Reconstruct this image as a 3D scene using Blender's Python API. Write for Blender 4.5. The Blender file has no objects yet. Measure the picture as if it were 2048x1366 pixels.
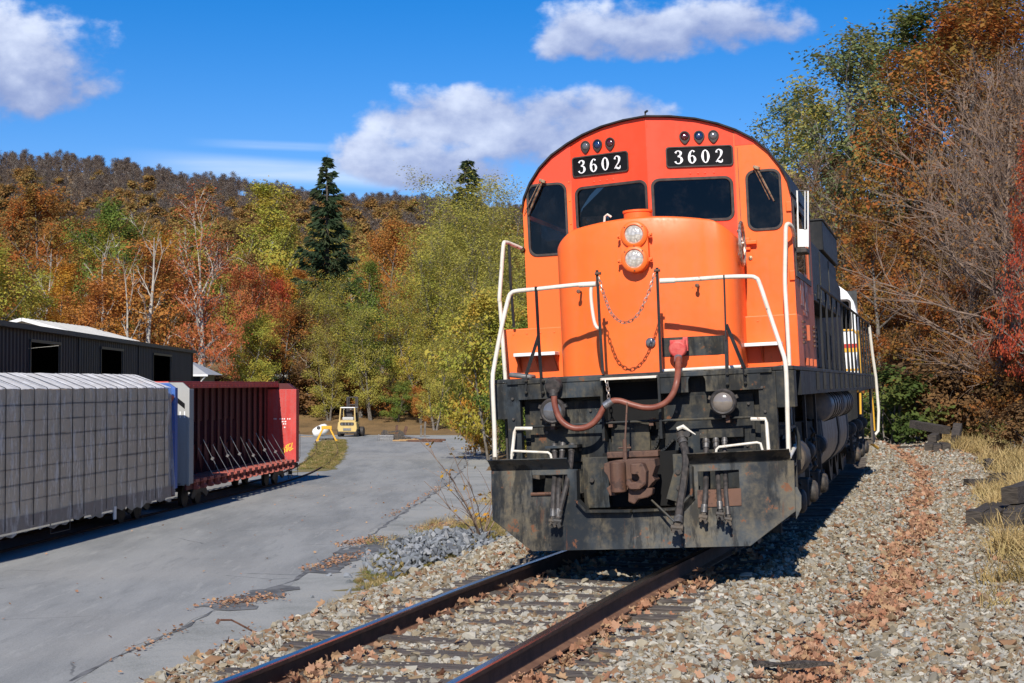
import bpy, bmesh, math, random
import numpy as np
from mathutils import Vector, Matrix
from mathutils.geometry import tessellate_polygon
R_ = math.radians
random.seed(7)
rng = np.random.default_rng(11)
SC = bpy.context.scene
COL = SC.collection

# ------------------------------------------------------------------ camera
FPX, CAM_H = 3400.0, 1.85                    # focal length in photo pixels (2048 wide), eye height above the rail
PITCH = math.atan((765 - 683) / FPX)
cam_d = bpy.data.cameras.new('camera')
cam_d.sensor_width = 36.0
cam_d.lens = FPX / 2048 * 36.0
cam_d.clip_start, cam_d.clip_end = 0.1, 6000
cam = bpy.data.objects.new('camera', cam_d)
cam.location = (0, 0, CAM_H)
cam.rotation_euler = (R_(90) + PITCH, 0, 0)
COL.objects.link(cam)
SC.camera = cam

# ------------------------------------------------------------------ sun, sky, exposure
SUN_AZ, SUN_EL = R_(9.5), R_(37)            # light travels towards +sin(az), +cos(az)
to_sun = Vector((-math.sin(SUN_AZ) * math.cos(SUN_EL), -math.cos(SUN_AZ) * math.cos(SUN_EL), math.sin(SUN_EL)))
sun_d = bpy.data.lights.new('sun', 'SUN')
sun_d.energy = 5.0
sun_d.angle = R_(0.53)
sun_d.color = (1.0, 0.94, 0.85)
sun = bpy.data.objects.new('sun', sun_d)
sun.rotation_euler = to_sun.to_track_quat('Z', 'Y').to_euler()
sun.location = (-20, -60, 60)
COL.objects.link(sun)

SC.view_settings.view_transform = 'Standard'
SC.view_settings.look = 'None'
SC.view_settings.gamma = 1.0
SC.view_settings.exposure = 0.2
SC.view_settings.use_curve_mapping = False

class N:
    """small helper round a node tree"""
    def __init__(s, nt):
        s.t = nt
    def n(s, typ, **kw):
        nd = s.t.nodes.new(typ)
        for k, v in kw.items():
            setattr(nd, k, v)
        return nd
    def set(s, sock, v):
        if isinstance(v, bpy.types.NodeSocket):
            s.t.links.new(v, sock)
        elif v is not None:
            sock.default_value = v
    def m(s, op, a, b=None, c=None, clamp=False):
        nd = s.n('ShaderNodeMath', operation=op, use_clamp=clamp)
        s.set(nd.inputs[0], a)
        if b is not None: s.set(nd.inputs[1], b)
        if c is not None: s.set(nd.inputs[2], c)
        return nd.outputs[0]
    def sstep(s, x, lo, hi):
        nd = s.n('ShaderNodeMapRange', interpolation_type='SMOOTHSTEP')
        s.set(nd.inputs[0], x); s.set(nd.inputs[1], lo); s.set(nd.inputs[2], hi)
        return nd.outputs[0]
    def noise(s, vec, scale, detail=3.0, rough=0.55, out=0):
        nd = s.n('ShaderNodeTexNoise')
        s.set(nd.inputs['Vector'], vec)
        nd.inputs['Scale'].default_value = scale
        nd.inputs['Detail'].default_value = detail
        nd.inputs['Roughness'].default_value = rough
        return nd.outputs[out]
    def mix(s, f, a, b, blend='MIX'):
        nd = s.n('ShaderNodeMix', data_type='RGBA', blend_type=blend)
        s.set(nd.inputs[0], f)
        for k, v in ((6, a), (7, b)):
            if not isinstance(v, bpy.types.NodeSocket) and len(v) == 3:
                v = (*v, 1)
            s.set(nd.inputs[k], v)
        return nd.outputs[2]
    def comb(s, x, y, z):
        nd = s.n('ShaderNodeCombineXYZ')
        for i, v in enumerate((x, y, z)): s.set(nd.inputs[i], v)
        return nd.outputs[0]
    def ramp(s, x, stops, interp='LINEAR'):
        nd = s.n('ShaderNodeValToRGB')
        s.set(nd.inputs[0], x)
        e = nd.color_ramp.elements
        nd.color_ramp.interpolation = interp
        while len(e) < len(stops): e.new(0.5)
        for el, (p, c) in zip(e, stops):
            el.position = p
            el.color = (*c, 1)
        return nd.outputs[0]

world = bpy.data.worlds.new('World')
SC.world = world
world.use_nodes = True
wn = N(world.node_tree)
world.node_tree.nodes.clear()
w_out = wn.n('ShaderNodeOutputWorld')
w_bg = wn.n('ShaderNodeBackground')
SKY_STRENGTH = 0.101
w_bg.inputs[1].default_value = SKY_STRENGTH
sky = wn.n('ShaderNodeTexSky', sky_type='NISHITA', sun_disc=False)
sky.sun_elevation = SUN_EL
sky.sun_rotation = math.pi + SUN_AZ
sky.altitude = 1500.0
sky.air_density, sky.dust_density, sky.ozone_density = 1.0, 0.15, 3.0
hs = wn.n('ShaderNodeHueSaturation')
hs.inputs['Saturation'].default_value = 1.47
hs.inputs['Value'].default_value = 1.0
wn.t.links.new(sky.outputs[0], hs.inputs['Color'])
tc = wn.n('ShaderNodeTexCoord')
sep = wn.n('ShaderNodeSeparateXYZ')
wn.t.links.new(tc.outputs['Generated'], sep.inputs[0])
dx, dy, dz = sep.outputs
hor = wn.m('SQRT', wn.m('ADD', wn.m('MULTIPLY', dx, dx), wn.m('MULTIPLY', dy, dy)))
az = wn.m('ARCTAN2', dx, dy)                 # bearing from the track's general direction
el = wn.m('ARCTAN2', dz, hor)                # elevation
# cumulus banks: (bearing, elevation, half width, half height) in radians, plus others all round the sky
banks = [(-.300, .180, .066, .036), (-.285, .168, .060, .026), (.075, .203, .058, .020), (.118, .206, .060, .020), (.040, .198, .030, .014),
         (-.036, .155, .055, .022), (.040, .158, .055, .020), (-.075, .134, .036, .018), (-.045, .128, .050, .018), (.02, .14, .06, .02),
         (.62, .20, .16, .05), (-.75, .16, .2, .05), (1.2, .25, .25, .06), (-1.4, .3, .3, .07), (2.0, .2, .3, .06), (-2.2, .22, .3, .06), (2.8, .28, .3, .07)]
warp = wn.noise(wn.comb(az, el, 0.0), 26.0, 4.0, 0.6, out=1)
wsep = wn.n('ShaderNodeSeparateXYZ'); wn.t.links.new(warp, wsep.inputs[0])
azw = wn.m('ADD', az, wn.m('MULTIPLY', wn.m('SUBTRACT', wsep.outputs[0], 0.5), 0.045))
elw = wn.m('ADD', el, wn.m('MULTIPLY', wn.m('SUBTRACT', wsep.outputs[1], 0.5), 0.026))
field = None; lsum = None; wsum = None
for (ca, ce, ra, re) in banks:
    u = wn.m('DIVIDE', wn.m('SUBTRACT', azw, ca), ra)
    v = wn.m('DIVIDE', wn.m('SUBTRACT', elw, ce), re)
    # flatter base: squeeze the part below the centre
    vb = wn.m('MULTIPLY', v, wn.m('ADD', 1.0, wn.m('MULTIPLY', wn.m('LESS_THAN', v, 0.0), 0.25)))
    d2 = wn.m('ADD', wn.m('MULTIPLY', u, u), wn.m('MULTIPLY', vb, vb))
    f = wn.m('MAXIMUM', wn.m('SUBTRACT', 1.0, d2), -3.0)
    lt = wn.m('ADD', wn.m('MULTIPLY', v, 0.6), wn.m('MULTIPLY', u, -0.12))
    w = wn.m('EXPONENT', wn.m('MULTIPLY', f, 2.2))
    lw = wn.m('MULTIPLY', lt, w)
    field = f if field is None else wn.m('SMOOTH_MAX', field, f, 0.6)
    lsum = lw if lsum is None else wn.m('ADD', lsum, lw)
    wsum = w if wsum is None else wn.m('ADD', wsum, w)
light = wn.m('DIVIDE', lsum, wsum)
puff = wn.noise(wn.comb(az, wn.m('MULTIPLY', el, 1.5), 3.1), 38.0, 7.0, 0.56)
big = wn.noise(wn.comb(az, wn.m('MULTIPLY', el, 1.7), 8.0), 15.0, 4.0, 0.5)
dens = wn.m('ADD', field, wn.m('MULTIPLY', wn.m('SUBTRACT', puff, 0.5), 2.3))
dens = wn.m('ADD', dens, wn.m('MULTIPLY', wn.m('SUBTRACT', big, 0.5), 1.0))
mask = wn.sstep(dens, -0.15, 0.75)
# thin streaks low over the ridge
st_n = wn.noise(wn.comb(wn.m('MULTIPLY', az, 5.0), wn.m('MULTIPLY', el, 60.0), 1.0), 3.0, 3.0)
def streak(ca, ra, ce, re, tilt):
    e0 = wn.m('ADD', ce, wn.m('MULTIPLY', wn.m('SUBTRACT', az, ca), tilt))
    a = wn.sstep(wn.m('ABSOLUTE', wn.m('SUBTRACT', az, ca)), ra, ra * 0.2)
    b = wn.sstep(wn.m('ABSOLUTE', wn.m('SUBTRACT', el, e0)), re, re * 0.2)
    return wn.m('MULTIPLY', a, b)
s1 = streak(-.135, .06, .1375, .0035, -.02)
s2 = streak(-.115, .13, .122, .009, -.05)
st = wn.m('MULTIPLY', wn.m('MAXIMUM', wn.m('MULTIPLY', s1, 0.3), wn.m('MULTIPLY', s2, 0.8)), wn.m('ADD', 0.35, st_n), clamp=True)
lsh = wn.m('ADD', light, wn.m('MULTIPLY', wn.m('SUBTRACT', puff, 0.5), 1.7))
lsh = wn.m('ADD', lsh, wn.m('MULTIPLY', wn.m('SUBTRACT', big, 0.5), 1.4))
lit = wn.sstep(lsh, -0.55, 1.05)
ccol = wn.mix(lit, (2.5, 3.2, 5.6), (7.6, 8.3, 9.8))
tint = wn.mix(1.0, hs.outputs[0], (1.02, 0.86, 1.03), 'MULTIPLY')
skyc = wn.mix(st, tint, (5.6, 7.0, 9.2))
out_c = wn.mix(wn.m('MULTIPLY', mask, 0.94), skyc, ccol)
wn.t.links.new(out_c, w_bg.inputs[0])
wn.t.links.new(w_bg.outputs[0], w_out.inputs[0])

# ------------------------------------------------------------------ measuring: a bearing in the photo and a distance give a place
def ray(px, py):
    c, s = math.cos(PITCH), math.sin(PITCH)
    x, y = (px - 1024) / FPX, -(py - 683) / FPX
    return Vector((x, c - y * s, s + y * c))
def on_plane(px, py, z):
    d = ray(px, py); t = (z - CAM_H) / d.z
    return Vector((d.x * t, d.y * t, z))
def at_dist(px, py, Y):
    d = ray(px, py); t = Y / d.y
    return Vector((d.x * t, Y, CAM_H + d.z * t))

# ------------------------------------------------------------------ materials
def new_mat(name):
    m = bpy.data.materials.new(name)
    m.use_nodes = True
    m.node_tree.nodes.clear()
    k = N(m.node_tree)
    o = k.n('ShaderNodeOutputMaterial')
    return m, k, o
def principled(k, o, col, rough=0.5, metal=0.0, spec=0.5, bump=None, bstr=0.3, bdist=0.01, coat=0.0):
    p = k.n('ShaderNodeBsdfPrincipled')
    k.set(p.inputs['Base Color'], (*col, 1) if not isinstance(col, bpy.types.NodeSocket) else col)
    k.set(p.inputs['Roughness'], rough)
    k.set(p.inputs['Metallic'], metal)
    p.inputs['Specular IOR Level'].default_value = spec
    p.inputs['Coat Weight'].default_value = coat
    if bump is not None:
        b = k.n('ShaderNodeBump')
        b.inputs['Strength'].default_value = bstr
        b.inputs['Distance'].default_value = bdist
        k.set(b.inputs['Height'], bump)
        k.t.links.new(b.outputs[0], p.inputs['Normal'])
    k.t.links.new(p.outputs[0], o.inputs[0])
    return p
def objc(k, scale=(1, 1, 1)):
    t = k.n('ShaderNodeTexCoord')
    mp = k.n('ShaderNodeMapping')
    mp.inputs['Scale'].default_value = scale
    k.t.links.new(t.outputs['Object'], mp.inputs[0])
    return mp.outputs[0]
def simple(name, a, b=None, rough=0.55, metal=0.0, scale=6.0, detail=5.0, bstr=0.0, bscale=None, spec=0.4, stretch=(1, 1, 1), lo=0.35, hi=0.65, bdist=0.01):
    m, k, o = new_mat(name)
    v = objc(k, stretch)
    n1 = k.noise(v, scale, detail)
    col = k.mix(k.sstep(n1, lo, hi), a, b if b else tuple(c * 0.8 for c in a))
    bp = k.noise(v, bscale or scale * 4, 4.0) if bstr else None
    principled(k, o, col, rough, metal, spec, bp, bstr, bdist)
    return m
def painted(name, base, dust=(0.16, 0.12, 0.08), dust_amt=0.25, rust=0.08, rough=0.38, vertical=True, base2=None, rust_col=(0.11, 0.04, 0.018), spec=0.45, specks=0.0, coat=0.0, bstr=0.06, streak=9.0, patchy=0.0):
    """weathered paint: faded patches, rain streaks, rust freckles, splashes"""
    m, k, o = new_mat(name)
    v = objc(k)
    vs = objc(k, (streak, streak, 0.55))
    big = k.noise(v, 1.1, 4.0)
    fine = k.noise(v, 14.0, 6.0, 0.65)
    stre = k.noise(vs, 1.0, 5.0, 0.6)
    col = k.mix(k.sstep(big, 0.35 + patchy, 0.7 - patchy), base, base2 if base2 else tuple(c * 0.93 + 0.01 for c in base))
    dmask = k.m('MULTIPLY', k.sstep(k.m('ADD', k.m('MULTIPLY', stre, 0.6), k.m('MULTIPLY', fine, 0.4)), 0.42, 0.72), dust_amt)
    col = k.mix(dmask, col, dust)
    if patchy:
        vz = objc(k, (3.2, 3.2, 0.8))
        pm = k.sstep(k.noise(vz, 1.6, 6.0, 0.7), 0.50, 0.60)
        col = k.mix(k.m('MULTIPLY', pm, 0.75), col, tuple(c * 0.45 for c in base))
        rs = k.sstep(k.noise(objc(k, (7.0, 7.0, 0.9)), 1.3, 7.0, 0.72), 0.60, 0.70)
        col = k.mix(k.m('MULTIPLY', rs, 0.55), col, tuple(0.7 * c for c in rust_col))
    rn = k.noise(v, 7.0, 8.0, 0.7)
    rmask = k.sstep(rn, 0.72 - rust, 0.76 - rust * 0.9)
    col = k.mix(k.m('MULTIPLY', rmask, 0.85), col, rust_col)
    if specks:
        vo = k.n('ShaderNodeTexVoronoi'); vo.inputs['Scale'].default_value = 55.0
        k.t.links.new(v, vo.inputs['Vector'])
        sm = k.m('MULTIPLY', k.m('LESS_THAN', vo.outputs['Distance'], k.m('MULTIPLY', k.sstep(k.noise(v, 60.0, 1.0), 0.5, 0.72), 0.24)), k.sstep(k.noise(v, 2.0, 3.0), 0.62 - specks * 0.06, 0.70))
        col = k.mix(k.m('MULTIPLY', sm, 0.8), col, (0.42, 0.40, 0.36))
    ro = k.m('ADD', rough, k.m('ADD', k.m('MULTIPLY', dmask, 0.5), k.m('MULTIPLY', k.m('SUBTRACT', fine, 0.5), 0.2)))
    principled(k, o, col, ro, 0.0, spec, k.m('ADD', k.m('MULTIPLY', fine, 0.3), k.noise(v, 2.0, 2.0)), bstr, 0.02, coat)
    return m
M = {}
M['orange'] = painted('orange_paint', (0.90, 0.132, 0.016), dust=(0.55, 0.13, 0.05), dust_amt=0.30, rust=0.05, rough=0.4, base2=(0.92, 0.16, 0.022), rust_col=(0.25, 0.06, 0.02))
M['red_orange'] = painted('red_orange_paint', (0.84, 0.052, 0.012), dust=(0.58, 0.085, 0.04), dust_amt=0.26, rust=0.035, rough=0.42, base2=(0.86, 0.065, 0.018), rust_col=(0.25, 0.05, 0.02))
M['side_orange'] = painted('shaded_side_orange', (0.50, 0.095, 0.025), dust=(0.32, 0.15, 0.09), dust_amt=0.5, rust=0.05, rough=0.55, rust_col=(0.18, 0.05, 0.02))  # orange darkened to paint in the side's dim light, plus dust and rust
M['steel'] = painted('dirty_black_steel', (0.020, 0.022, 0.023), dust=(0.17, 0.14, 0.085), dust_amt=0.62, rust=0.10, rough=0.5, base2=(0.034, 0.045, 0.055), rust_col=(0.16, 0.065, 0.03), specks=0.4, bstr=0.2, streak=5.0, patchy=0.08, spec=0.2)
M['plow'] = painted('scuffed_plow_paint', (0.022, 0.026, 0.030), dust=(0.21, 0.17, 0.105), dust_amt=0.68, rust=0.12, rough=0.45, base2=(0.062, 0.072, 0.078), rust_col=(0.17, 0.07, 0.035), specks=1.1, bstr=0.2, streak=2.2, patchy=0.08, spec=0.22)
M['black'] = painted('black_hood_paint', (0.012, 0.013, 0.014), dust=(0.075, 0.07, 0.065), dust_amt=0.4, rust=0.06, rough=0.5, base2=(0.022, 0.023, 0.025), spec=0.2)
M['gunk'] = painted('greasy_underframe', (0.028, 0.026, 0.024), dust=(0.20, 0.15, 0.10), dust_amt=0.8, rust=0.12, rough=0.6, rust_col=(0.13, 0.07, 0.045), bstr=0.35)
M['tank'] = painted('dusty_tank_paint', (0.11, 0.115, 0.12), dust=(0.34, 0.26, 0.19), dust_amt=0.75, rust=0.05, rough=0.4, bstr=0.1, streak=3.0)
M['rail_white'] = painted('old_white_paint', (0.74, 0.69, 0.58), dust=(0.38, 0.29, 0.2), dust_amt=0.55, rust=0.11, rough=0.45, rust_col=(0.2, 0.09, 0.05))
M['white'] = painted('white_paint', (0.80, 0.80, 0.78), dust=(0.45, 0.4, 0.33), dust_amt=0.25, rust=0.01, rough=0.4)
M['yellow'] = painted('yellow_paint', (0.80, 0.42, 0.03), dust=(0.3, 0.2, 0.1), dust_amt=0.3, rust=0.04, rough=0.45)
M['pale_yellow'] = painted('pale_yellow_paint', (0.62, 0.45, 0.16), dust=(0.25, 0.19, 0.12), dust_amt=0.45, rust=0.03, rough=0.45)
M['stripe_red'] = simple('red_stripe', (0.45, 0.03, 0.02), (0.5, 0.05, 0.03), 0.4)
M['rubber'] = simple('black_rubber', (0.025, 0.023, 0.022), (0.06, 0.05, 0.045), 0.65, scale=20, bstr=0.1)
M['gasket'] = simple('window_gasket', (0.035, 0.026, 0.022), (0.06, 0.045, 0.038), 0.6, scale=15)
M['red_hose'] = simple('red_brown_rubber', (0.17, 0.045, 0.028), (0.24, 0.085, 0.055), 0.45, scale=9, bstr=0.08)
M['red_cap'] = simple('red_plug_paint', (0.55, 0.05, 0.05), (0.62, 0.12, 0.1), 0.5, scale=14, bstr=0.3)
M['rust'] = painted('rusty_cast_steel', (0.085, 0.042, 0.027), dust=(0.19, 0.11, 0.07), dust_amt=0.55, rust=0.2, rough=0.62, base2=(0.14, 0.062, 0.036), rust_col=(0.05, 0.027, 0.02), bstr=0.3)
M['metal'] = simple('galvanised_metal', (0.42, 0.42, 0.42), (0.25, 0.24, 0.23), 0.38, metal=0.8, scale=18)
M['fitting'] = simple('dull_fitting', (0.16, 0.155, 0.15), (0.08, 0.07, 0.06), 0.45, metal=0.5, scale=18)
M['chain'] = simple('worn_chain_steel', (0.6, 0.52, 0.45), (0.3, 0.2, 0.14), 0.4, metal=0.7, scale=25)
M['brass'] = simple('wiper_bronze', (0.42, 0.30, 0.18), (0.16, 0.10, 0.06), 0.4, metal=0.6, scale=30)
M['interior'] = simple('cab_interior', (0.05, 0.055, 0.055), (0.03, 0.03, 0.03), 0.7)
M['seat_grey'] = simple('cab_seat_vinyl', (0.05, 0.05, 0.055), (0.03, 0.03, 0.03), 0.6)
M['board'] = simple('number_board_black', (0.006, 0.006, 0.007), (0.010, 0.010, 0.011), 0.5, spec=0.12)
M['numeral'] = simple('numeral_white', (0.86, 0.86, 0.86), (0.8, 0.8, 0.8), 0.5)
def glass(name, tint=(0.55, 0.6, 0.6), rough=0.02):
    m, k, o = new_mat(name)
    tr = k.n('ShaderNodeBsdfTransparent'); tr.inputs[0].default_value = (*tint, 1)
    gl = k.n('ShaderNodeBsdfGlossy'); gl.inputs['Roughness'].default_value = rough
    gl.inputs[0].default_value = (0.9, 0.9, 0.9, 1)
    fr = k.n('ShaderNodeFresnel'); fr.inputs[0].default_value = 1.4
    v = objc(k)
    grime = k.m('MULTIPLY', k.sstep(k.noise(v, 5.0, 6.0, 0.7), 0.45, 0.8), 0.03)
    df = k.n('ShaderNodeBsdfDiffuse'); df.inputs[0].default_value = (0.35, 0.33, 0.3, 1)
    mx = k.n('ShaderNodeMixShader'); k.set(mx.inputs[0], fr.outputs[0])
    k.t.links.new(tr.outputs[0], mx.inputs[1]); k.t.links.new(gl.outputs[0], mx.inputs[2])
    m2 = k.n('ShaderNodeMixShader'); k.set(m2.inputs[0], grime)
    k.t.links.new(mx.outputs[0], m2.inputs[1]); k.t.links.new(df.outputs[0], m2.inputs[2])
    k.t.links.new(m2.outputs[0], o.inputs[0])
    return m
M['glass'] = glass('cab_glass', (0.94, 0.96, 0.95))
M['glass_dark'] = glass('dark_cab_glass', (0.10, 0.10, 0.10))
def lens(name, col, rough=0.15):
    m, k, o = new_mat(name)
    v = objc(k)
    b = k.noise(v, 60.0, 2.0)
    principled(k, o, col, rough, 0.0, 0.8, b, 0.3, 0.004, coat=1.0)
    return m
M['lens_clear'] = lens('lamp_lens_grey', (0.11, 0.11, 0.115))
M['lens_blue'] = lens('lamp_lens_blue', (0.01, 0.03, 0.10))
M['lens_red'] = lens('lamp_lens_red', (0.07, 0.008, 0.01))
M['lens_grey'] = lens('ditch_lens', (0.20, 0.17, 0.14))
def lamp_mat(name, strength):
    m, k, o = new_mat(name)
    v = objc(k)
    vo = k.n('ShaderNodeTexVoronoi'); vo.inputs['Scale'].default_value = 38.0
    k.t.links.new(v, vo.inputs['Vector'])
    col = k.mix(vo.outputs['Distance'], (0.62, 0.58, 0.52), (0.16, 0.15, 0.14))
    p = principled(k, o, col, 0.12, 0.25, 0.8, vo.outputs['Distance'], 0.4, 0.01, coat=1.0)
    k.set(p.inputs['Emission Color'], (1.0, 0.86, 0.68, 1))
    p.inputs['Emission Strength'].default_value = strength
    return m
M['lamp_on'] = lamp_mat('headlight_glass_lit', 0.2)
# ground and structures
def ground_mix(name, cols, scale=0.35, fine=9.0, rough=0.95, bstr=0.5, bdist=0.03):
    m, k, o = new_mat(name)
    v = objc(k)
    a = k.noise(v, scale, 5.0, 0.6)
    b = k.noise(v, fine, 5.0, 0.7)
    f = k.m('ADD', k.m('MULTIPLY', a, 0.55), k.m('MULTIPLY', b, 0.45))
    stops = [(0.32 + 0.36 * i / (len(cols) - 1), c) for i, c in enumerate(cols)]
    principled(k, o, k.ramp(f, stops), rough, 0, 0.15, b, bstr, bdist)
    return m
M['litter'] = ground_mix('leaf_litter_ground', [(0.05, 0.04, 0.02), (0.16, 0.105, 0.05), (0.24, 0.15, 0.07), (0.12, 0.12, 0.045)])
M['ballast'] = ground_mix('ballast_bed', [(0.07, 0.06, 0.05), (0.16, 0.14, 0.11), (0.24, 0.22, 0.19), (0.15, 0.11, 0.075)], 1.5, 22.0)
def asphalt():
    m, k, o = new_mat('worn_asphalt')
    v = objc(k)
    va = objc(k, (0.55, 0.10, 1.0))
    sw = k.noise(va, 1.3, 5.0, 0.6)
    fine = k.noise(v, 38.0, 4.0, 0.8)
    big = k.noise(v, 0.12, 4.0, 0.55)
    base = k.mix(k.sstep(sw, 0.32, 0.66), (0.20, 0.205, 0.20), (0.30, 0.302, 0.29))
    base = k.mix(k.m('MULTIPLY', k.sstep(big, 0.45, 0.7), 0.5), base, (0.345, 0.33, 0.30))
    base = k.mix(k.m('MULTIPLY', k.sstep(fine, 0.45, 0.65), 0.45), base, (0.36, 0.36, 0.35))
    base = k.mix(k.m('MULTIPLY', k.sstep(fine, 0.5, 0.32), 0.45), base, (0.11, 0.115, 0.12))
    smear = k.noise(objc(k, (1.3, 0.16, 1.0)), 2.6, 7.0, 0.75)
    base = k.mix(k.m('MULTIPLY', k.sstep(smear, 0.54, 0.66), 0.28), base, (0.12, 0.125, 0.125))
    base = k.mix(k.m('MULTIPLY', k.sstep(smear, 0.44, 0.34), 0.35), base, (0.40, 0.395, 0.37))
    spots = k.noise(v, 3.3, 8.0, 0.8)
    base = k.mix(k.m('MULTIPLY', k.sstep(spots, 0.64, 0.70), 0.5), base, (0.09, 0.092, 0.092))
    ck = k.n('ShaderNodeTexVoronoi', feature='DISTANCE_TO_EDGE'); ck.inputs['Scale'].default_value = 0.22
    wv = k.noise(v, 1.1, 3.0, 0.6, out=1)
    vv = k.n('ShaderNodeMix', data_type='VECTOR'); k.set(vv.inputs[0], 0.25); k.set(vv.inputs[4], v); k.set(vv.inputs[5], wv)
    k.t.links.new(vv.outputs[1], ck.inputs['Vector'])
    crack = k.m('MULTIPLY', k.sstep(ck.outputs['Distance'], 0.006, 0.0015), k.sstep(k.noise(v, 0.3, 2.0), 0.55, 0.64))
    base = k.mix(k.m('MULTIPLY', crack, 0.6), base, (0.05, 0.052, 0.055))
    principled(k, o, base, 0.85, 0, 0.3, fine, 0.25, 0.01)
    return m
M['asphalt'] = asphalt()
M['patch'] = simple('dark_asphalt', (0.085, 0.085, 0.085), (0.17, 0.17, 0.168), 0.85, scale=2.5, detail=7.0, bstr=0.3, bscale=40)  # darker asphalt for the patches and the road edge
M['verge'] = ground_mix('grey_gravel_verge', [(0.17, 0.175, 0.165), (0.27, 0.275, 0.26), (0.35, 0.35, 0.335), (0.27, 0.245, 0.17)], 0.5, 24.0)
M['turf'] = ground_mix('patchy_dry_turf', [(0.09, 0.10, 0.03), (0.17, 0.16, 0.06), (0.22, 0.17, 0.08), (0.16, 0.16, 0.15)], 0.9, 14.0)
M['rail_side'] = simple('rail_web_rust', (0.050, 0.024, 0.014), (0.085, 0.042, 0.026), 0.75, scale=8, bstr=0.2)
M['rail_foot'] = simple('rail_foot_rust', (0.14, 0.07, 0.042), (0.20, 0.105, 0.062), 0.8, scale=8, bstr=0.2)
M['rail_head'] = simple('polished_rail_head', (0.40, 0.36, 0.34), (0.25, 0.19, 0.16), 0.23, metal=1.0, scale=1.5, stretch=(1, 0.2, 1))
M['tie'] = simple('weathered_tie_wood', (0.15, 0.125, 0.105), (0.055, 0.045, 0.038), 0.85, scale=4, stretch=(1.2, 14, 14), bstr=0.9, bscale=7, bdist=0.02)
M['old_tie'] = simple('creosoted_old_tie', (0.030, 0.025, 0.021), (0.085, 0.07, 0.058), 0.8, scale=4, stretch=(1.2, 12, 12), bstr=0.9, bscale=7, bdist=0.02)
M['plank'] = simple('fresh_wood', (0.42, 0.27, 0.13), (0.32, 0.19, 0.08), 0.7, scale=5)
M['black_siding'] = simple('black_corrugated_steel', (0.013, 0.013, 0.015), (0.019, 0.019, 0.021), 0.5, scale=1.5)
M['trim_dark'] = simple('dark_trim', (0.05, 0.052, 0.055), (0.04, 0.04, 0.043), 0.4)
M['eave'] = simple('brown_eave_trim', (0.06, 0.052, 0.04), (0.045, 0.04, 0.03), 0.5)
M['roof_grey'] = simple('pale_metal_roof', (0.40, 0.40, 0.38), (0.46, 0.45, 0.43), 0.45, scale=1)
M['cream_wall'] = simple('cream_wall_panel', (0.62, 0.60, 0.52), (0.55, 0.53, 0.46), 0.6, scale=1)
M['house_white'] = simple('white_siding', (0.75, 0.75, 0.74), (0.68, 0.68, 0.67), 0.6)
M['house_green'] = simple('dark_green_roof', (0.02, 0.07, 0.055), (0.03, 0.09, 0.07), 0.6)
M['void'] = simple('recess_shade_black', (0.004, 0.004, 0.004), (0.006, 0.006, 0.006), 0.9)  # near-black colour standing for the shade inside recesses
M['car_red'] = painted('freight_car_red', (0.52, 0.042, 0.034), dust=(0.36, 0.16, 0.15), dust_amt=0.55, rust=0.06, rough=0.5, base2=(0.62, 0.07, 0.06), rust_col=(0.16, 0.06, 0.05))
M['car_red_dark'] = painted('freight_car_red_shaded', (0.085, 0.010, 0.010), dust=(0.09, 0.028, 0.025), dust_amt=0.4, rust=0.09, rough=0.6, rust_col=(0.06, 0.025, 0.02))  # red darkened to paint in the shade on the car, plus dirt and rust
M['car_floor'] = painted('freight_deck_red', (0.33, 0.075, 0.055), dust=(0.4, 0.17, 0.12), dust_amt=0.5, rust=0.1, rough=0.7)
M['car_blue'] = painted('freight_car_blue', (0.025, 0.12, 0.42), dust=(0.35, 0.2, 0.18), dust_amt=0.5, rust=0.08, rough=0.5, rust_col=(0.35, 0.15, 0.12))
M['car_grey'] = painted('freight_car_grey', (0.36, 0.36, 0.34), dust=(0.3, 0.27, 0.23), dust_amt=0.4, rust=0.03, rough=0.6)
M['lumber'] = simple('sawn_lumber', (0.86, 0.68, 0.46), (0.76, 0.59, 0.40), 0.8, scale=3, stretch=(0.3, 3, 8), bstr=0.3)
M['strap'] = simple('black_strap', (0.02, 0.02, 0.024), (0.03, 0.03, 0.035), 0.5)
M['graffiti'] = simple('yellow_spray_paint', (0.85, 0.55, 0.05), (0.8, 0.5, 0.04), 0.5)
M['grime_wheel'] = simple('wheel_steel', (0.03, 0.025, 0.022), (0.06, 0.05, 0.04), 0.6)
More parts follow.
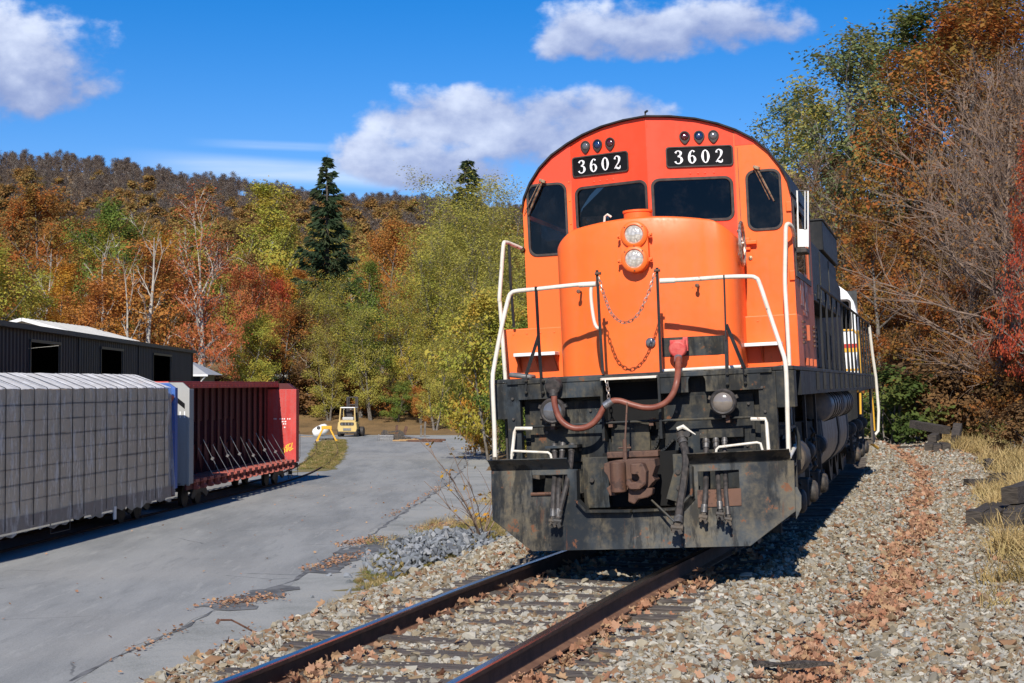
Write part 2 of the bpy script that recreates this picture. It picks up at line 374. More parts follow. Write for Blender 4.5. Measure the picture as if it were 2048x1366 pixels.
def plastic():
    m, k, o = new_mat('wrap_plastic_sheet')
    v = objc(k)
    vs = objc(k, (1.0, 1.2, 0.5))
    fold = k.noise(vs, 2.6, 6.0, 0.65)
    df = k.n('ShaderNodeBsdfDiffuse'); k.set(df.inputs[0], k.mix(k.sstep(fold, 0.3, 0.7), (0.80, 0.75, 0.68), (0.93, 0.90, 0.85)))
    gl = k.n('ShaderNodeBsdfGlossy'); gl.inputs['Roughness'].default_value = 0.28; gl.inputs[0].default_value = (0.9, 0.9, 0.9, 1)
    tr = k.n('ShaderNodeBsdfTransparent'); tr.inputs[0].default_value = (0.93, 0.92, 0.90, 1)
    bp = k.n('ShaderNodeBump'); bp.inputs['Strength'].default_value = 0.35; bp.inputs['Distance'].default_value = 0.03
    k.set(bp.inputs['Height'], fold)
    for s in (df, gl): k.t.links.new(bp.outputs[0], s.inputs['Normal'])
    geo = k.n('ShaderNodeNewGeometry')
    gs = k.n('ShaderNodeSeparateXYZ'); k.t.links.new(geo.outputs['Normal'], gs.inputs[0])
    up = k.sstep(k.m('ABSOLUTE', gs.outputs[2]), 0.25, 0.7)       # upward faces whitened to paint in the sunlit top
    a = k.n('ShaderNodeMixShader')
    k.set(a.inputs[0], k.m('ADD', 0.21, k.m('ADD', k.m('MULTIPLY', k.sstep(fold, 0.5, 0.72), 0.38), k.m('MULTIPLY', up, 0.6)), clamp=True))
    k.t.links.new(tr.outputs[0], a.inputs[1]); k.t.links.new(df.outputs[0], a.inputs[2])
    b = k.n('ShaderNodeMixShader'); b.inputs[0].default_value = 0.10
    k.t.links.new(a.outputs[0], b.inputs[1]); k.t.links.new(gl.outputs[0], b.inputs[2])
    k.t.links.new(b.outputs[0], o.inputs[0])
    return m
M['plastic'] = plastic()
def leaf_mat(name, cols, trans=0.45, inst=False):
    """each leaf clump (a loose island) takes its own hue from the list; a wide noise gives whole boughs a cast of their own"""
    m, k, o = new_mat(name)
    geo = k.n('ShaderNodeNewGeometry')
    oi = k.n('ShaderNodeObjectInfo')
    t = k.n('ShaderNodeTexCoord')
    n1 = k.noise(t.outputs['Object'], 0.45, 3.0)
    f = k.m('ADD', k.m('MULTIPLY', geo.outputs['Random Per Island'], 0.34), k.m('MULTIPLY', k.sstep(n1, 0.32, 0.68), 0.52 if not inst else 0.16))
    f = k.m('ADD', f, k.m('MULTIPLY', oi.outputs['Random'], 0.14 if not inst else 0.4))
    stops = [(0.08 + 0.84 * i / max(1, len(cols) - 1), c) for i, c in enumerate(cols)]
    col = k.ramp(f, stops)
    br = k.m('ADD', 1.26, k.m('MULTIPLY', k.m('FRACT', k.m('MULTIPLY', geo.outputs['Random Per Island'], 17.3)), 0.36))
    mulc = k.mix(1.0, col, k.comb(br, br, br), 'MULTIPLY')
    df = k.n('ShaderNodeBsdfDiffuse'); k.set(df.inputs[0], mulc)
    tl = k.n('ShaderNodeBsdfTranslucent'); k.set(tl.inputs[0], mulc)
    a = k.n('ShaderNodeMixShader'); a.inputs[0].default_value = trans
    k.t.links.new(df.outputs[0], a.inputs[1]); k.t.links.new(tl.outputs[0], a.inputs[2])
    k.t.links.new(a.outputs[0], o.inputs[0])
    return m
LEAF = {
 'olive': [(0.20, 0.205, 0.05), (0.29, 0.275, 0.06), (0.34, 0.30, 0.07), (0.36, 0.27, 0.075)],
 'shade_green': [(0.045, 0.07, 0.022), (0.07, 0.10, 0.028), (0.10, 0.12, 0.034), (0.13, 0.12, 0.036)],  # greens darkened to paint in the shade of the right woods
 'yellow_green': [(0.19, 0.225, 0.045), (0.27, 0.27, 0.05), (0.35, 0.29, 0.055), (0.40, 0.26, 0.055)],
 'green': [(0.075, 0.12, 0.028), (0.115, 0.165, 0.036), (0.17, 0.195, 0.042), (0.24, 0.215, 0.05)],
 'gold': [(0.27, 0.19, 0.035), (0.38, 0.225, 0.035), (0.42, 0.20, 0.035), (0.31, 0.14, 0.035)],
 'orange': [(0.25, 0.135, 0.042), (0.34, 0.165, 0.043), (0.37, 0.155, 0.043), (0.29, 0.115, 0.04)],
 'russet': [(0.14, 0.10, 0.034), (0.22, 0.115, 0.036), (0.28, 0.115, 0.036), (0.19, 0.075, 0.032)],
 'red': [(0.36, 0.13, 0.04), (0.38, 0.09, 0.038), (0.36, 0.06, 0.036), (0.26, 0.08, 0.036)],
 'rosy': [(0.30, 0.15, 0.05), (0.36, 0.13, 0.05), (0.37, 0.10, 0.045), (0.28, 0.12, 0.05)],
 'brown': [(0.10, 0.068, 0.038), (0.15, 0.088, 0.042), (0.19, 0.105, 0.045), (0.13, 0.095, 0.046)],
 'bluegreen': [(0.10, 0.14, 0.07), (0.15, 0.19, 0.085), (0.22, 0.215, 0.075), (0.31, 0.21, 0.06)],
 'oak_mix': [(0.12, 0.115, 0.032), (0.20, 0.125, 0.034), (0.29, 0.115, 0.032), (0.31, 0.095, 0.030)],
 'spruce': [(0.020, 0.038, 0.020), (0.032, 0.054, 0.028), (0.046, 0.068, 0.034), (0.066, 0.068, 0.036)],
}
for kk, cc in LEAF.items():
    M['leaf_' + kk] = leaf_mat('leaves_' + kk, cc)
M['leaf_hill'] = leaf_mat('leaves_hill', [(0.16, 0.135, 0.055), (0.25, 0.16, 0.058), (0.30, 0.155, 0.055), (0.21, 0.175, 0.056), (0.24, 0.125, 0.052), (0.17, 0.17, 0.062)], inst=True)
M['leaf_ridge'] = leaf_mat('leaves_ridge_hazed', [(0.125, 0.10, 0.085), (0.145, 0.108, 0.082), (0.12, 0.103, 0.094), (0.18, 0.12, 0.07)], inst=True)  # lighter greyish brown paints distance haze into the foliage
M['bark'] = simple('grey_brown_bark', (0.10, 0.085, 0.07), (0.20, 0.18, 0.155), 0.9, scale=3, stretch=(3, 3, 0.7), bstr=0.5)
M['bark_pale'] = simple('pale_birch_bark', (0.46, 0.42, 0.36), (0.26, 0.235, 0.20), 0.85, scale=2.5, stretch=(2, 2, 1), bstr=0.3)
M['bark_dark'] = simple('dark_bark', (0.05, 0.042, 0.034), (0.10, 0.085, 0.07), 0.9, scale=3, stretch=(3, 3, 0.7))
M['twig'] = simple('bare_twig', (0.24, 0.17, 0.125), (0.15, 0.105, 0.08), 0.85, scale=3)

# ------------------------------------------------------------------ mesh builder
def finish(me, smooth=True, ang=38):
    if smooth:
        me.shade_smooth()
        me.set_sharp_from_angle(angle=R_(ang))
def link(name, me, parent=None):
    o = bpy.data.objects.new(name, me)
    COL.objects.link(o)
    if parent is not None:
        o.parent = parent
    return o
class MB:
    def __init__(s):
        s.v = []; s.f = []
    def add(s, vs, fs):
        b = len(s.v)
        s.v += [tuple(p) for p in vs]
        s.f += [tuple(i + b for i in f) for f in fs]
        return s
    def box(s, x0, x1, y0, y1, z0, z1):
        vs = [(x, y, z) for z in (z0, z1) for y in (y0, y1) for x in (x0, x1)]
        return s.add(vs, [(0, 2, 3, 1), (4, 5, 7, 6), (0, 1, 5, 4), (2, 6, 7, 3), (0, 4, 6, 2), (1, 3, 7, 5)])
    def obox(s, c, size, rot):
        h = [q / 2 for q in size]
        vs = [Vector(c) + rot @ Vector((x, y, z)) for z in (-h[2], h[2]) for y in (-h[1], h[1]) for x in (-h[0], h[0])]
        return s.add(vs, [(0, 2, 3, 1), (4, 5, 7, 6), (0, 1, 5, 4), (2, 6, 7, 3), (0, 4, 6, 2), (1, 3, 7, 5)])
    def tube(s, pts, r, n=8, cap=True, closed=False):
        P = [Vector(p) for p in pts]
        k = len(P)
        rs = r if isinstance(r, (list, tuple)) else [r] * k
        tang = []
        for i in range(k):
            a = P[(i - 1) % k] if (closed or i > 0) else P[i]
            b = P[(i + 1) % k] if (closed or i < k - 1) else P[i]
            tang.append((b - a).normalized())
        up = Vector((0, 0, 1)) if abs(tang[0].z) < 0.9 else Vector((1, 0, 0))
        u = tang[0].cross(up).normalized()
        vs = []
        for i in range(k):
            t = tang[i]
            u = (u - t * u.dot(t)).normalized()
            w = t.cross(u)
            for j in range(n):
                a = 2 * math.pi * j / n
                vs.append(P[i] + (u * math.cos(a) + w * math.sin(a)) * rs[i])
        fs = []
        for i in range(k if closed else k - 1):
            i2 = (i + 1) % k
            for j in range(n):
                fs.append((i * n + j, i * n + (j + 1) % n, i2 * n + (j + 1) % n, i2 * n + j))
        if cap and not closed:
            fs.append(tuple(reversed(range(n))))
            fs.append(tuple(range((k - 1) * n, k * n)))
        return s.add(vs, fs)
    def cyl(s, a, b, r, n=16, r2=None):
        return s.tube([a, b], [r, r if r2 is None else r2], n)
    def lathe(s, prof, org, axis, n=24):
        """prof: (radius, distance along axis)"""
        ax = Vector(axis).normalized()
        up = Vector((0, 0, 1)) if abs(ax.z) < 0.9 else Vector((1, 0, 0))
        u = ax.cross(up).normalized(); w = ax.cross(u)
        vs = []
        for (r, h) in prof:
            for j in range(n):
                a = 2 * math.pi * j / n
                vs.append(Vector(org) + ax * h + (u * math.cos(a) + w * math.sin(a)) * max(r, 1e-4))
        fs = []
        for i in range(len(prof) - 1):
            for j in range(n):
                fs.append((i * n + j, i * n + (j + 1) % n, (i + 1) * n + (j + 1) % n, (i + 1) * n + j))
        return s.add(vs, fs)
    def plate(s, outer, to3, holes=(), depth=(0, 0.02, 0)):
        """2D outline with holes mapped to 3D by to3, thickened along depth"""
        loops = [outer] + list(holes)
        tri = tessellate_polygon([[Vector((p[0], p[1], 0)) for p in L] for L in loops])
        flat = [p for L in loops for p in L]
        d = Vector(depth)
        A = [Vector(to3(*p)) for p in flat]
        B = [a + d for a in A]
        n = len(flat)
        fs = [tuple(t) for t in tri] + [tuple(reversed([i + n for i in t])) for t in tri]
        k = 0
        for L in loops:
            m = len(L)
            for i in range(m):
                a, b = k + i, k + (i + 1) % m
                fs.append((a, b, b + n, a + n))
            k += m
        return s.add(A + B, fs)
    def mesh(s, name, mats, smooth=True, ang=38, recalc=True):
        me = bpy.data.meshes.new(name)
        me.from_pydata(s.v, [], s.f)
        for m in (mats if isinstance(mats, (list, tuple)) else [mats]):
            me.materials.append(m)
        if recalc:
            bm = bmesh.new(); bm.from_mesh(me)
            bmesh.ops.recalc_face_normals(bm, faces=bm.faces)
            bm.to_mesh(me); bm.free()
        finish(me, smooth, ang)
        return me
    def build(s, name, mats, parent=None, smooth=True, bevel=0.0, ang=38):
        o = link(name, s.mesh(name, mats, smooth, ang), parent)
        if bevel:
            b = o.modifiers.new('bevel', 'BEVEL')
            b.width = bevel; b.segments = 2; b.limit_method = 'ANGLE'; b.angle_limit = R_(35)
        return o
def thing(name, label, cat, loc=(0, 0, 0), rotz=0.0, group=None):
    o = bpy.data.objects.new(name, None)
    o.empty_display_size = 0.3
    COL.objects.link(o)
    o.location = loc; o.rotation_euler = (0, 0, rotz)
    return tag(o, label, cat, group)
def tag(o, label, cat, group=None):
    o['label'] = label; o['category'] = cat
    if group: o['group'] = group
    return o
def kind(o, k, label=None):
    o['kind'] = k
    if label: o['label'] = label
    return o
def rrect(x0, x1, z0, z1, r, n=5):
    out = []
    for cx, cz, a0 in ((x1 - r, z1 - r, 0), (x0 + r, z1 - r, 90), (x0 + r, z0 + r, 180), (x1 - r, z0 + r, 270)):
        for i in range(n + 1):
            a = R_(a0 + 90 * i / n)
            out.append((cx + r * math.cos(a), cz + r * math.sin(a)))
    return out
def catmull(pts, n=6):
    P = [np.array(p, float) for p in pts]
    P = [2 * P[0] - P[1]] + P + [2 * P[-1] - P[-2]]
    out = []
    for i in range(1, len(P) - 2):
        for j in range(n):
            t = j / n
            out.append(0.5 * ((2 * P[i]) + (P[i + 1] - P[i - 1]) * t + (2 * P[i - 1] - 5 * P[i] + 4 * P[i + 1] - P[i + 2]) * t * t
                              + (3 * P[i] - P[i - 1] - 3 * P[i + 1] + P[i + 2]) * t ** 3))
    out.append(P[-2])
    return [tuple(p) for p in out]
def ribbon(mb, pts, to3, depth, n=6):
    """a flat brush stroke: pts are (u, v, width)"""
    S = catmull(pts, n)
    L, Rr = [], []
    for i, (u, v, w) in enumerate(S):
        a = S[max(0, i - 1)]; b = S[min(len(S) - 1, i + 1)]
        t = Vector((b[0] - a[0], b[1] - a[1])); t = t.normalized() if t.length > 1e-6 else Vector((1, 0))
        nn = Vector((-t.y, t.x)) * (w / 2)
        L.append((u + nn.x, v + nn.y)); Rr.append((u - nn.x, v - nn.y))
    for i in range(len(S) - 1):
        q = [L[i], L[i + 1], Rr[i + 1], Rr[i]]
        A = [Vector(to3(*p)) for p in q]
        B = [a + Vector(depth) for a in A]
        mb.add(A + B, [(0, 1, 2, 3), (7, 6, 5, 4), (0, 4, 5, 1), (1, 5, 6, 2), (2, 6, 7, 3), (3, 7, 4, 0)])
def np_mesh(name, V, F, mats):
    """fast mesh from numpy: V (n,3), F (m,k) all of one size"""
    me = bpy.data.meshes.new(name)
    k = F.shape[1]
    me.vertices.add(len(V)); me.vertices.foreach_set('co', np.asarray(V, np.float32).ravel())
    me.loops.add(F.size); me.loops.foreach_set('vertex_index', F.astype(np.int32).ravel())
    me.polygons.add(len(F))
    me.polygons.foreach_set('loop_start', np.arange(0, F.size, k, dtype=np.int32))
    for m in (mats if isinstance(mats, (list, tuple)) else [mats]): me.materials.append(m)
    me.update(calc_edges=True)
    return me
HIDDEN = bpy.data.collections.new('sources')
def scatter(name, pts, rot, scl, idx, sources, knd='stuff', label=None):
    """instances of source meshes on given points (a stuff object)"""
    me = bpy.data.meshes.new(name)
    n = len(pts)
    me.vertices.add(n); me.vertices.foreach_set('co', np.asarray(pts, np.float32).ravel())
    a = me.attributes.new('rot', 'FLOAT_VECTOR', 'POINT'); a.data.foreach_set('vector', np.asarray(rot, np.float32).ravel())
    a = me.attributes.new('scl', 'FLOAT_VECTOR', 'POINT'); a.data.foreach_set('vector', np.asarray(scl, np.float32).ravel())
    a = me.attributes.new('idx', 'INT', 'POINT'); a.data.foreach_set('value', np.asarray(idx, np.int32))
    me.update()
    o = link(name, me)
    kind(o, knd, label)
    c = bpy.data.collections.new(name + '_source')
    for i, sm in enumerate(sources):
        so = bpy.data.objects.new('%s_%02d' % (name, i), sm)
        c.objects.link(so)
    g = bpy.data.node_groups.new(name, 'GeometryNodeTree')
    g.interface.new_socket('Geometry', in_out='INPUT', socket_type='NodeSocketGeometry')
    g.interface.new_socket('Geometry', in_out='OUTPUT', socket_type='NodeSocketGeometry')
    gi = g.nodes.new('NodeGroupInput'); go = g.nodes.new('NodeGroupOutput')
    ci = g.nodes.new('GeometryNodeCollectionInfo')
    ci.inputs['Collection'].default_value = c
    ci.inputs['Separate Children'].default_value = True
    ci.inputs['Reset Children'].default_value = True
    ip = g.nodes.new('GeometryNodeInstanceOnPoints')
    ip.inputs['Pick Instance'].default_value = True
    def na(nm, t):
        q = g.nodes.new('GeometryNodeInputNamedAttribute'); q.data_type = t; q.inputs['Name'].default_value = nm
        return q.outputs[0]
    e2r = g.nodes.new('FunctionNodeEulerToRotation')
    L = g.links.new
    L(gi.outputs[0], ip.inputs['Points']); L(ci.outputs[0], ip.inputs['Instance'])
    L(na('idx', 'INT'), ip.inputs['Instance Index'])
    L(na('rot', 'FLOAT_VECTOR'), e2r.inputs[0]); L(e2r.outputs[0], ip.inputs['Rotation'])
    L(na('scl', 'FLOAT_VECTOR'), ip.inputs['Scale'])
    L(ip.outputs[0], go.inputs[0])
    md = o.modifiers.new('scatter', 'NODES'); md.node_group = g
    return o
# ================================================================== TERRAIN
YARD = -2.95
_pc = catmull([(-60, -23.5), (0, -4.43), (5, -2.86), (10.52, -1.09), (14.2, 0.09), (17.6, 1.20), (21.4, 2.34), (26, 3.60), (36, 6.08), (45, 8.05), (60, 10.6), (80, 12.7), (110, 13.8), (160, 12.0), (260, 3.0), (400, -15.0)], 12)
_pz = np.array([p[0] for p in _pc]); _px = np.array([p[1] for p in _pc])
def cx(Z): return np.interp(Z, _pz, _px)
def chead(Z): return np.arctan((cx(np.asarray(Z) + 0.5) - cx(np.asarray(Z) - 0.5)) / 1.0)
def dist(X, Z): return (X - cx(Z)) * np.cos(chead(Z))
_ridx = np.array([-900, -500, -240, -215, -130, -75, -40, 60, 200, 400, 900.0])
_ridz = np.array([135, 125, 103, 99, 89, 84, 80, 68, 52, 40, 30.0])
def hz(X, Z):
    t = np.clip((Z - 230) / 590.0, 0, 1.6)
    r = np.interp(X, _ridx, _ridz)
    tt = np.minimum(t, 1.0)
    bump = 2.0 * np.sin(X * 0.031 + 1.3) * np.sin(Z * 0.017) + 1.2 * np.sin(X * 0.083 + Z * 0.03)
    return 3.0 + r * (0.42 * tt + 0.58 * tt ** 1.7) - np.maximum(t - 1.0, 0) * 60 + bump * np.clip(t * 4, 0, 1) - 8 * np.clip(0.03 - t, 0, 1) / 0.03
def crest(Z): return np.interp(Z, [5, 11, 16, 22, 30, 60, 120, 160], [1.6, 1.62, 1.95, 2.35, 2.2, 2.1, 2.4, 3.0])
def smooth(x, a, b):
    t = np.clip((x - a) / (b - a), 0, 1); return t * t * (3 - 2 * t)
def lift(Z): return 0.10 * smooth(np.asarray(Z, float), 9.0, 17.0)      # the line climbs a little here
def slope_run(Z): return np.interp(Z, [20, 34, 48, 62, 97, 150], [1.3, 1.4, 1.9, 2.8, 4.3, 5.0])
def gz(X, Z):
    X = np.asarray(X, float); Z = np.asarray(Z, float)
    d = dist(X, Z)
    c = crest(Z)
    emb = -0.23 + lift(Z) - np.maximum(-d - c, 0) / slope_run(Z)
    yard = YARD + 0 * X
    # wooded slope rising behind the yard and along its far left
    back = smooth(Z + 0.15 * (X + 15), 156, 175) * 1.6 + np.maximum(Z - 172, 0) * 0.085
    back = back + smooth(-X, 34, 50) * 1.0 + np.maximum(-X - 48, 0) * 0.05
    left = np.maximum(emb, yard + back)
    rz = np.interp(d, [-9, 1.5, 2.0, 2.6, 3.4, 4.6, 8, 14, 22, 60, 200], [-.2, -.2, -.27, -.47, -.42, -.30, -.05, .25, .9, 3.5, 8])
    mid = np.where(np.abs(d) < 0.70, -0.215, -0.220)
    out = np.where(d < -1.0, left, np.where(d < 1.2, mid + lift(Z), rz + lift(Z)))
    return out
# ground sheet, following the line of the track
gzs = np.concatenate([np.arange(-40, 8, 4), np.arange(8, 90, 1.25), np.arange(90, 180, 2.5), np.arange(180, 300, 10), np.arange(300, 1600, 60)])
gds = np.concatenate([[-1200, -700, -400, -250, -160, -110], np.arange(-80, -20, 4), np.arange(-20, -6, 1.0), np.arange(-6, 6.1, 0.35), np.arange(7, 20, 1.5), [24, 30, 40, 60, 90, 140, 220, 400, 800, 1200]])
ZZ, DD = np.meshgrid(gzs, gds, indexing='ij')
XX = cx(ZZ) + DD / np.cos(chead(ZZ))
HH = gz(XX, ZZ) + np.where(np.abs(DD) > 8, 0.05 * np.sin(XX * 0.9) * np.sin(ZZ * 0.7), 0) * ((HHm := (gz(XX, ZZ) > YARD + 0.02)).astype(float))
nr, nc = ZZ.shape
def gridF(nr, nc):
    i, j = np.meshgrid(np.arange(nr - 1), np.arange(nc - 1), indexing='ij')
    a = (i * nc + j).ravel()
    return np.stack([a, a + 1, a + nc + 1, a + nc], 1)
o = link('ground', np_mesh('ground', np.stack([XX, ZZ, HH], -1).reshape(-1, 3), gridF(nr, nc), M['litter'])); kind(o, 'structure', 'brown leaf litter ground of the woods and banks')
# the far wooded ridge
hx = np.linspace(-1100, 900, 90); hy = np.linspace(225, 1250, 70)
HY, HX = np.meshgrid(hy, hx, indexing='ij')
o = link('hill', np_mesh('hill', np.stack([HX, HY, hz(HX, HY)], -1).reshape(-1, 3), gridF(70, 90), M['litter'])); kind(o, 'structure', 'long wooded ridge behind the yard')
# ballast bed over the ground
bz = np.concatenate([np.arange(-10, 40, 0.8), np.arange(40, 170, 2.0)])
bd = np.concatenate([np.concatenate([[-5.3], np.linspace(-4.6, -1.0, 15)]), np.linspace(-0.8, 0.8, 5), np.linspace(1.0, 4.5, 16)])
BZ, BD = np.meshgrid(bz, bd, indexing='ij')
BX = cx(BZ) + BD / np.cos(chead(BZ))
BH = gz(BX, BZ) + 0.012 - np.where((BD < -crest(BZ) - 1.3) | (BD > 4.4), 0.08, 0)
o = link('ballast_bed', np_mesh('ballast_bed', np.stack([BX, BZ, BH], -1).reshape(-1, 3), gridF(len(bz), len(bd)), M['ballast'])); kind(o, 'structure', 'stone ballast embankment under the main track')
# yard surfaces as stacked sheets
vz = np.arange(-5, 160, 3.0); vt = np.linspace(0, 1, 24)
VZ, VT = np.meshgrid(vz, vt, indexing='ij')
VR = cx(VZ) - (crest(VZ) + slope_run(VZ) * (2.72 + lift(VZ))) / np.cos(chead(VZ)) + 0.25
VX = -75 + (VR + 75) * VT
o = link('gravel_verge', np_mesh('gravel_verge', np.stack([VX, VZ, np.full_like(VX, YARD + 0.005)], -1).reshape(-1, 3), gridF(len(vz), 24), M['verge'])); kind(o, 'structure', 'grey gravel verge between the road and the embankment')
def sheet(name, pts, z, mat, thick=0.0):
    mb = MB()
    mb.plate([(p[0], p[1]) for p in pts], lambda x, y: (x, y, z), depth=(0, 0, -max(thick, 0.002)))
    return mb.build(name, mat, smooth=False)
def rough_edge(pts, amp, seed, step=0.5):
    r = np.random.default_rng(seed); out = []
    for a, b in zip(pts[:-1], pts[1:]):
        n = max(2, int((Vector(b[:2]) - Vector(a[:2])).length / step))
        for i in range(min(n, 60)):
            t = i / min(n, 60)
            out.append((a[0] + (b[0] - a[0]) * t + r.normal() * amp, a[1] + (b[1] - a[1]) * t + r.normal() * amp))
    return out
edge_px = [(130, 1360), (240, 1315), (370, 1252), (425, 1222), (520, 1190), (590, 1160), (630, 1130), (740, 1070), (800, 1030), (885, 975), (915, 950), (935, 928), (925, 905), (890, 886), (830, 877), (760, 872), (690, 868), (600, 866)]
edge = [on_plane(px, py, YARD + 0.01) for px, py in edge_px]
near = Vector((edge[0].x - 2.6, 10, 0))
road_pts = [(near.x, near.y)] + rough_edge([(p.x, p.y) for p in edge], 0.10, 3, 0.8) + [(edge[-1].x, edge[-1].y), (-30, 156), (-60, 150), (-60, 10)]
o = sheet('asphalt_road', road_pts, YARD + 0.010, M['asphalt'], 0.004); kind(o, 'structure', 'worn grey asphalt road running through the yard')
lip = rough_edge([(p.x, p.y) for p in edge[:13]], 0.05, 3, 0.6)
lr = np.random.default_rng(12); lv = []; 
for i, q in enumerate(lip):
    w_ = lr.uniform(.01, .09); lv += [(q[0] - w_ * .6, q[1], YARD + .0135), (q[0] + w_, q[1] + w_ * .3, YARD + .0135)]
mbl = MB(); mbl.add(lv, [(2 * i, 2 * i + 1, 2 * i + 3, 2 * i + 2) for i in range(len(lip) - 1)])
kind(mbl.build('road_edge', M['patch'], None, False), 'structure', 'dark broken lip along the edge of the asphalt')
def patch(name, pxs, mat, z, seed, lab, amp=0.12):
    P = [on_plane(px, py, z) for px, py in pxs]
    P.append(P[0])
    o = sheet(name, rough_edge([(p.x, p.y) for p in P], amp, seed, 0.35), z, mat)
    return kind(o, 'structure', lab)
patch('road_patch', [(400, 1212), (470, 1196), (560, 1170), (600, 1172), (590, 1180), (560, 1192), (500, 1203), (520, 1212), (460, 1222)], M['patch'], YARD + 0.018, 4, 'dark patch at the edge of the road')
patch('road_patch', [(610, 1142), (700, 1098), (760, 1072), (800, 1078), (770, 1095), (720, 1120), (660, 1148)], M['patch'], YARD + 0.018, 5, 'dark broken edge of the asphalt beside the gravel')
patch('turf', [(705, 1185), (730, 1140), (790, 1092), (850, 1070), (940, 1045), (990, 1035), (1010, 1075), (960, 1085), (880, 1150), (800, 1180), (740, 1190)], M['turf'], YARD + 0.014, 6, 'patchy grass round the heap of grey rock', 0.2)
patch('turf', [(590, 945), (600, 932), (634, 884), (655, 876), (690, 878), (694, 895), (686, 918), (668, 940), (640, 942)], M['turf'], YARD + 0.018, 8, 'grass strip round the end of the siding', 0.15)

# ================================================================== MAIN TRACK
track = thing('railway_track', 'rusty main line track with weathered wooden ties in pale ballast', 'railway track', (float(cx(9.0)), 9.0, -0.2))
tinv = Matrix.Translation(track.location).inverted()
def in_track(o):
    o.parent = track; o.matrix_parent_inverse = tinv
    return o
SUPER = 0.0
def rail_profile():
    # (across, up, slot) 132 lb section, head top at 0
    half = [(0.0, 0.0), (0.026, -0.001), (0.0365, -0.008), (0.0365, -0.034), (0.011, -0.046), (0.009, -0.11), (0.018, -0.148), (0.076, -0.162), (0.076, -0.175)]
    return half
def sweep_rail(name, off, zs, mats, dz=0.0, cxf=cx, chf=chead, ztop=0.0):
    half = rail_profile()
    prof = [(-a, b) for a, b in reversed(half[1:])] + half
    V = []; 
    for Z in zs:
        h = float(chf(Z)); c = Vector((float(cxf(Z)), float(Z), ztop + dz + (float(lift(Z)) if cxf is cx else 0.0)))
        r = Vector((math.cos(h), -math.sin(h), 0))
        for a, b in prof:
            V.append(c + r * (off + a) + Vector((0, 0, b)))
    k = len(prof); F = []; mi = []
    for i in range(len(zs) - 1):
        for j in range(k):
            j2 = (j + 1) % k
            F.append((i * k + j, i * k + j2, (i + 1) * k + j2, (i + 1) * k + j))
            zz = (prof[j][1] + prof[j2][1]) / 2
            mi.append(0 if zz > -0.006 else (1 if zz > -0.13 else 2))
    me = bpy.data.meshes.new(name)
    me.from_pydata([tuple(v) for v in V], [], F)
    for m in mats: me.materials.append(m)
    me.polygons.foreach_set('material_index', mi)
    finish(me, True, 30)
    return link(name, me)
rz_ = np.concatenate([np.arange(-8, 40, 0.75), np.arange(40, 150, 2)])
RM = [M['rail_head'], M['rail_side'], M['rail_foot']]
in_track(sweep_rail('rail', -0.7525, rz_, RM, -0.03))
in_track(sweep_rail('rail', 0.7525, rz_, RM, 0.03))
tie_vars = []
for s in range(4):
    mb = MB(); rr = random.Random(s)
    L_, W_, H_ = 1.29, 0.112, 0.09
    xs = [-L_ - rr.uniform(0, .03), -0.9, -0.3, 0.3, 0.9, L_ + rr.uniform(0, .03)]
    vs = []; fs = []
    for x in xs:
        for (y, z) in ((-W_, -H_), (W_, -H_), (W_ + rr.uniform(-.008, .004), H_ - .01), (W_ * .86, H_ + rr.uniform(-.004, .004)), (-W_ * .86, H_ + rr.uniform(-.004, .004)), (-W_ + rr.uniform(-.004, .008), H_ - .01)):
            vs.append((x + rr.uniform(-.01, .01), y, z))
    for i in range(5):
        for j in range(6):
            fs.append((i * 6 + j, i * 6 + (j + 1) % 6, (i + 1) * 6 + (j + 1) % 6, (i + 1) * 6 + j))
    fs += [tuple(reversed(range(6))), tuple(range(30, 36))]
    mb.add(vs, fs)
    tie_vars.append(mb.mesh('crosstie', M['tie'], smooth=False))
zt = 6.0
tie_z = []
i = 0
while zt < 44:
    h = float(chead(zt)); rr = random.Random(i)
    o = link('crosstie', tie_vars[i % 4]); tie_z.append(zt)
    o.location = (float(cx(zt)) + rr.uniform(-.04, .04) * math.cos(h), zt, -0.166 - 0.09 + float(lift(zt)) + rr.uniform(-0.022, 0.006))
    o.rotation_euler = (rr.uniform(-.02, .02), rr.uniform(-.012, .012), -h + rr.uniform(-.03, .03))
    in_track(o)
    zt += 0.50 + rr.uniform(-.03, .03); i += 1

# ================================================================== LOOSE STONES, LEAVES, GRASS
def stone_mesh(seed, mat, flat=0.62):
    r = np.random.default_rng(seed)
    bm = bmesh.new()
    for p in r.normal(size=(13, 3)):
        p = p / np.linalg.norm(p) * r.uniform(0.75, 1.1)
        bm.verts.new((p[0] * 0.5 * r.uniform(.8, 1.2), p[1] * 0.42, p[2] * 0.5 * flat))
    ch = bmesh.ops.convex_hull(bm, input=bm.verts)
    bmesh.ops.delete(bm, geom=[e for e in ch['geom_interior'] if isinstance(e, bmesh.types.BMVert)], context='VERTS')
    me = bpy.data.meshes.new('stone'); bm.to_mesh(me); bm.free()
    me.materials.append(mat)
    return me
def stone_mat(name, cols, rough=0.85):
    m, k, o = new_mat(name)
    oi = k.n('ShaderNodeObjectInfo')
    v = objc(k)
    n1 = k.noise(v, 2.5, 5.0, 0.7)
    c = k.ramp(oi.outputs['Random'], [(i / len(cols), q) for i, q in enumerate(cols)], 'CONSTANT')
    br = k.m('ADD', 0.72, k.m('MULTIPLY', n1, 0.56))
    col = k.mix(1.0, c, k.comb(br, br, br), 'MULTIPLY')
    principled(k, o, col, rough, 0, 0.3)
    return m
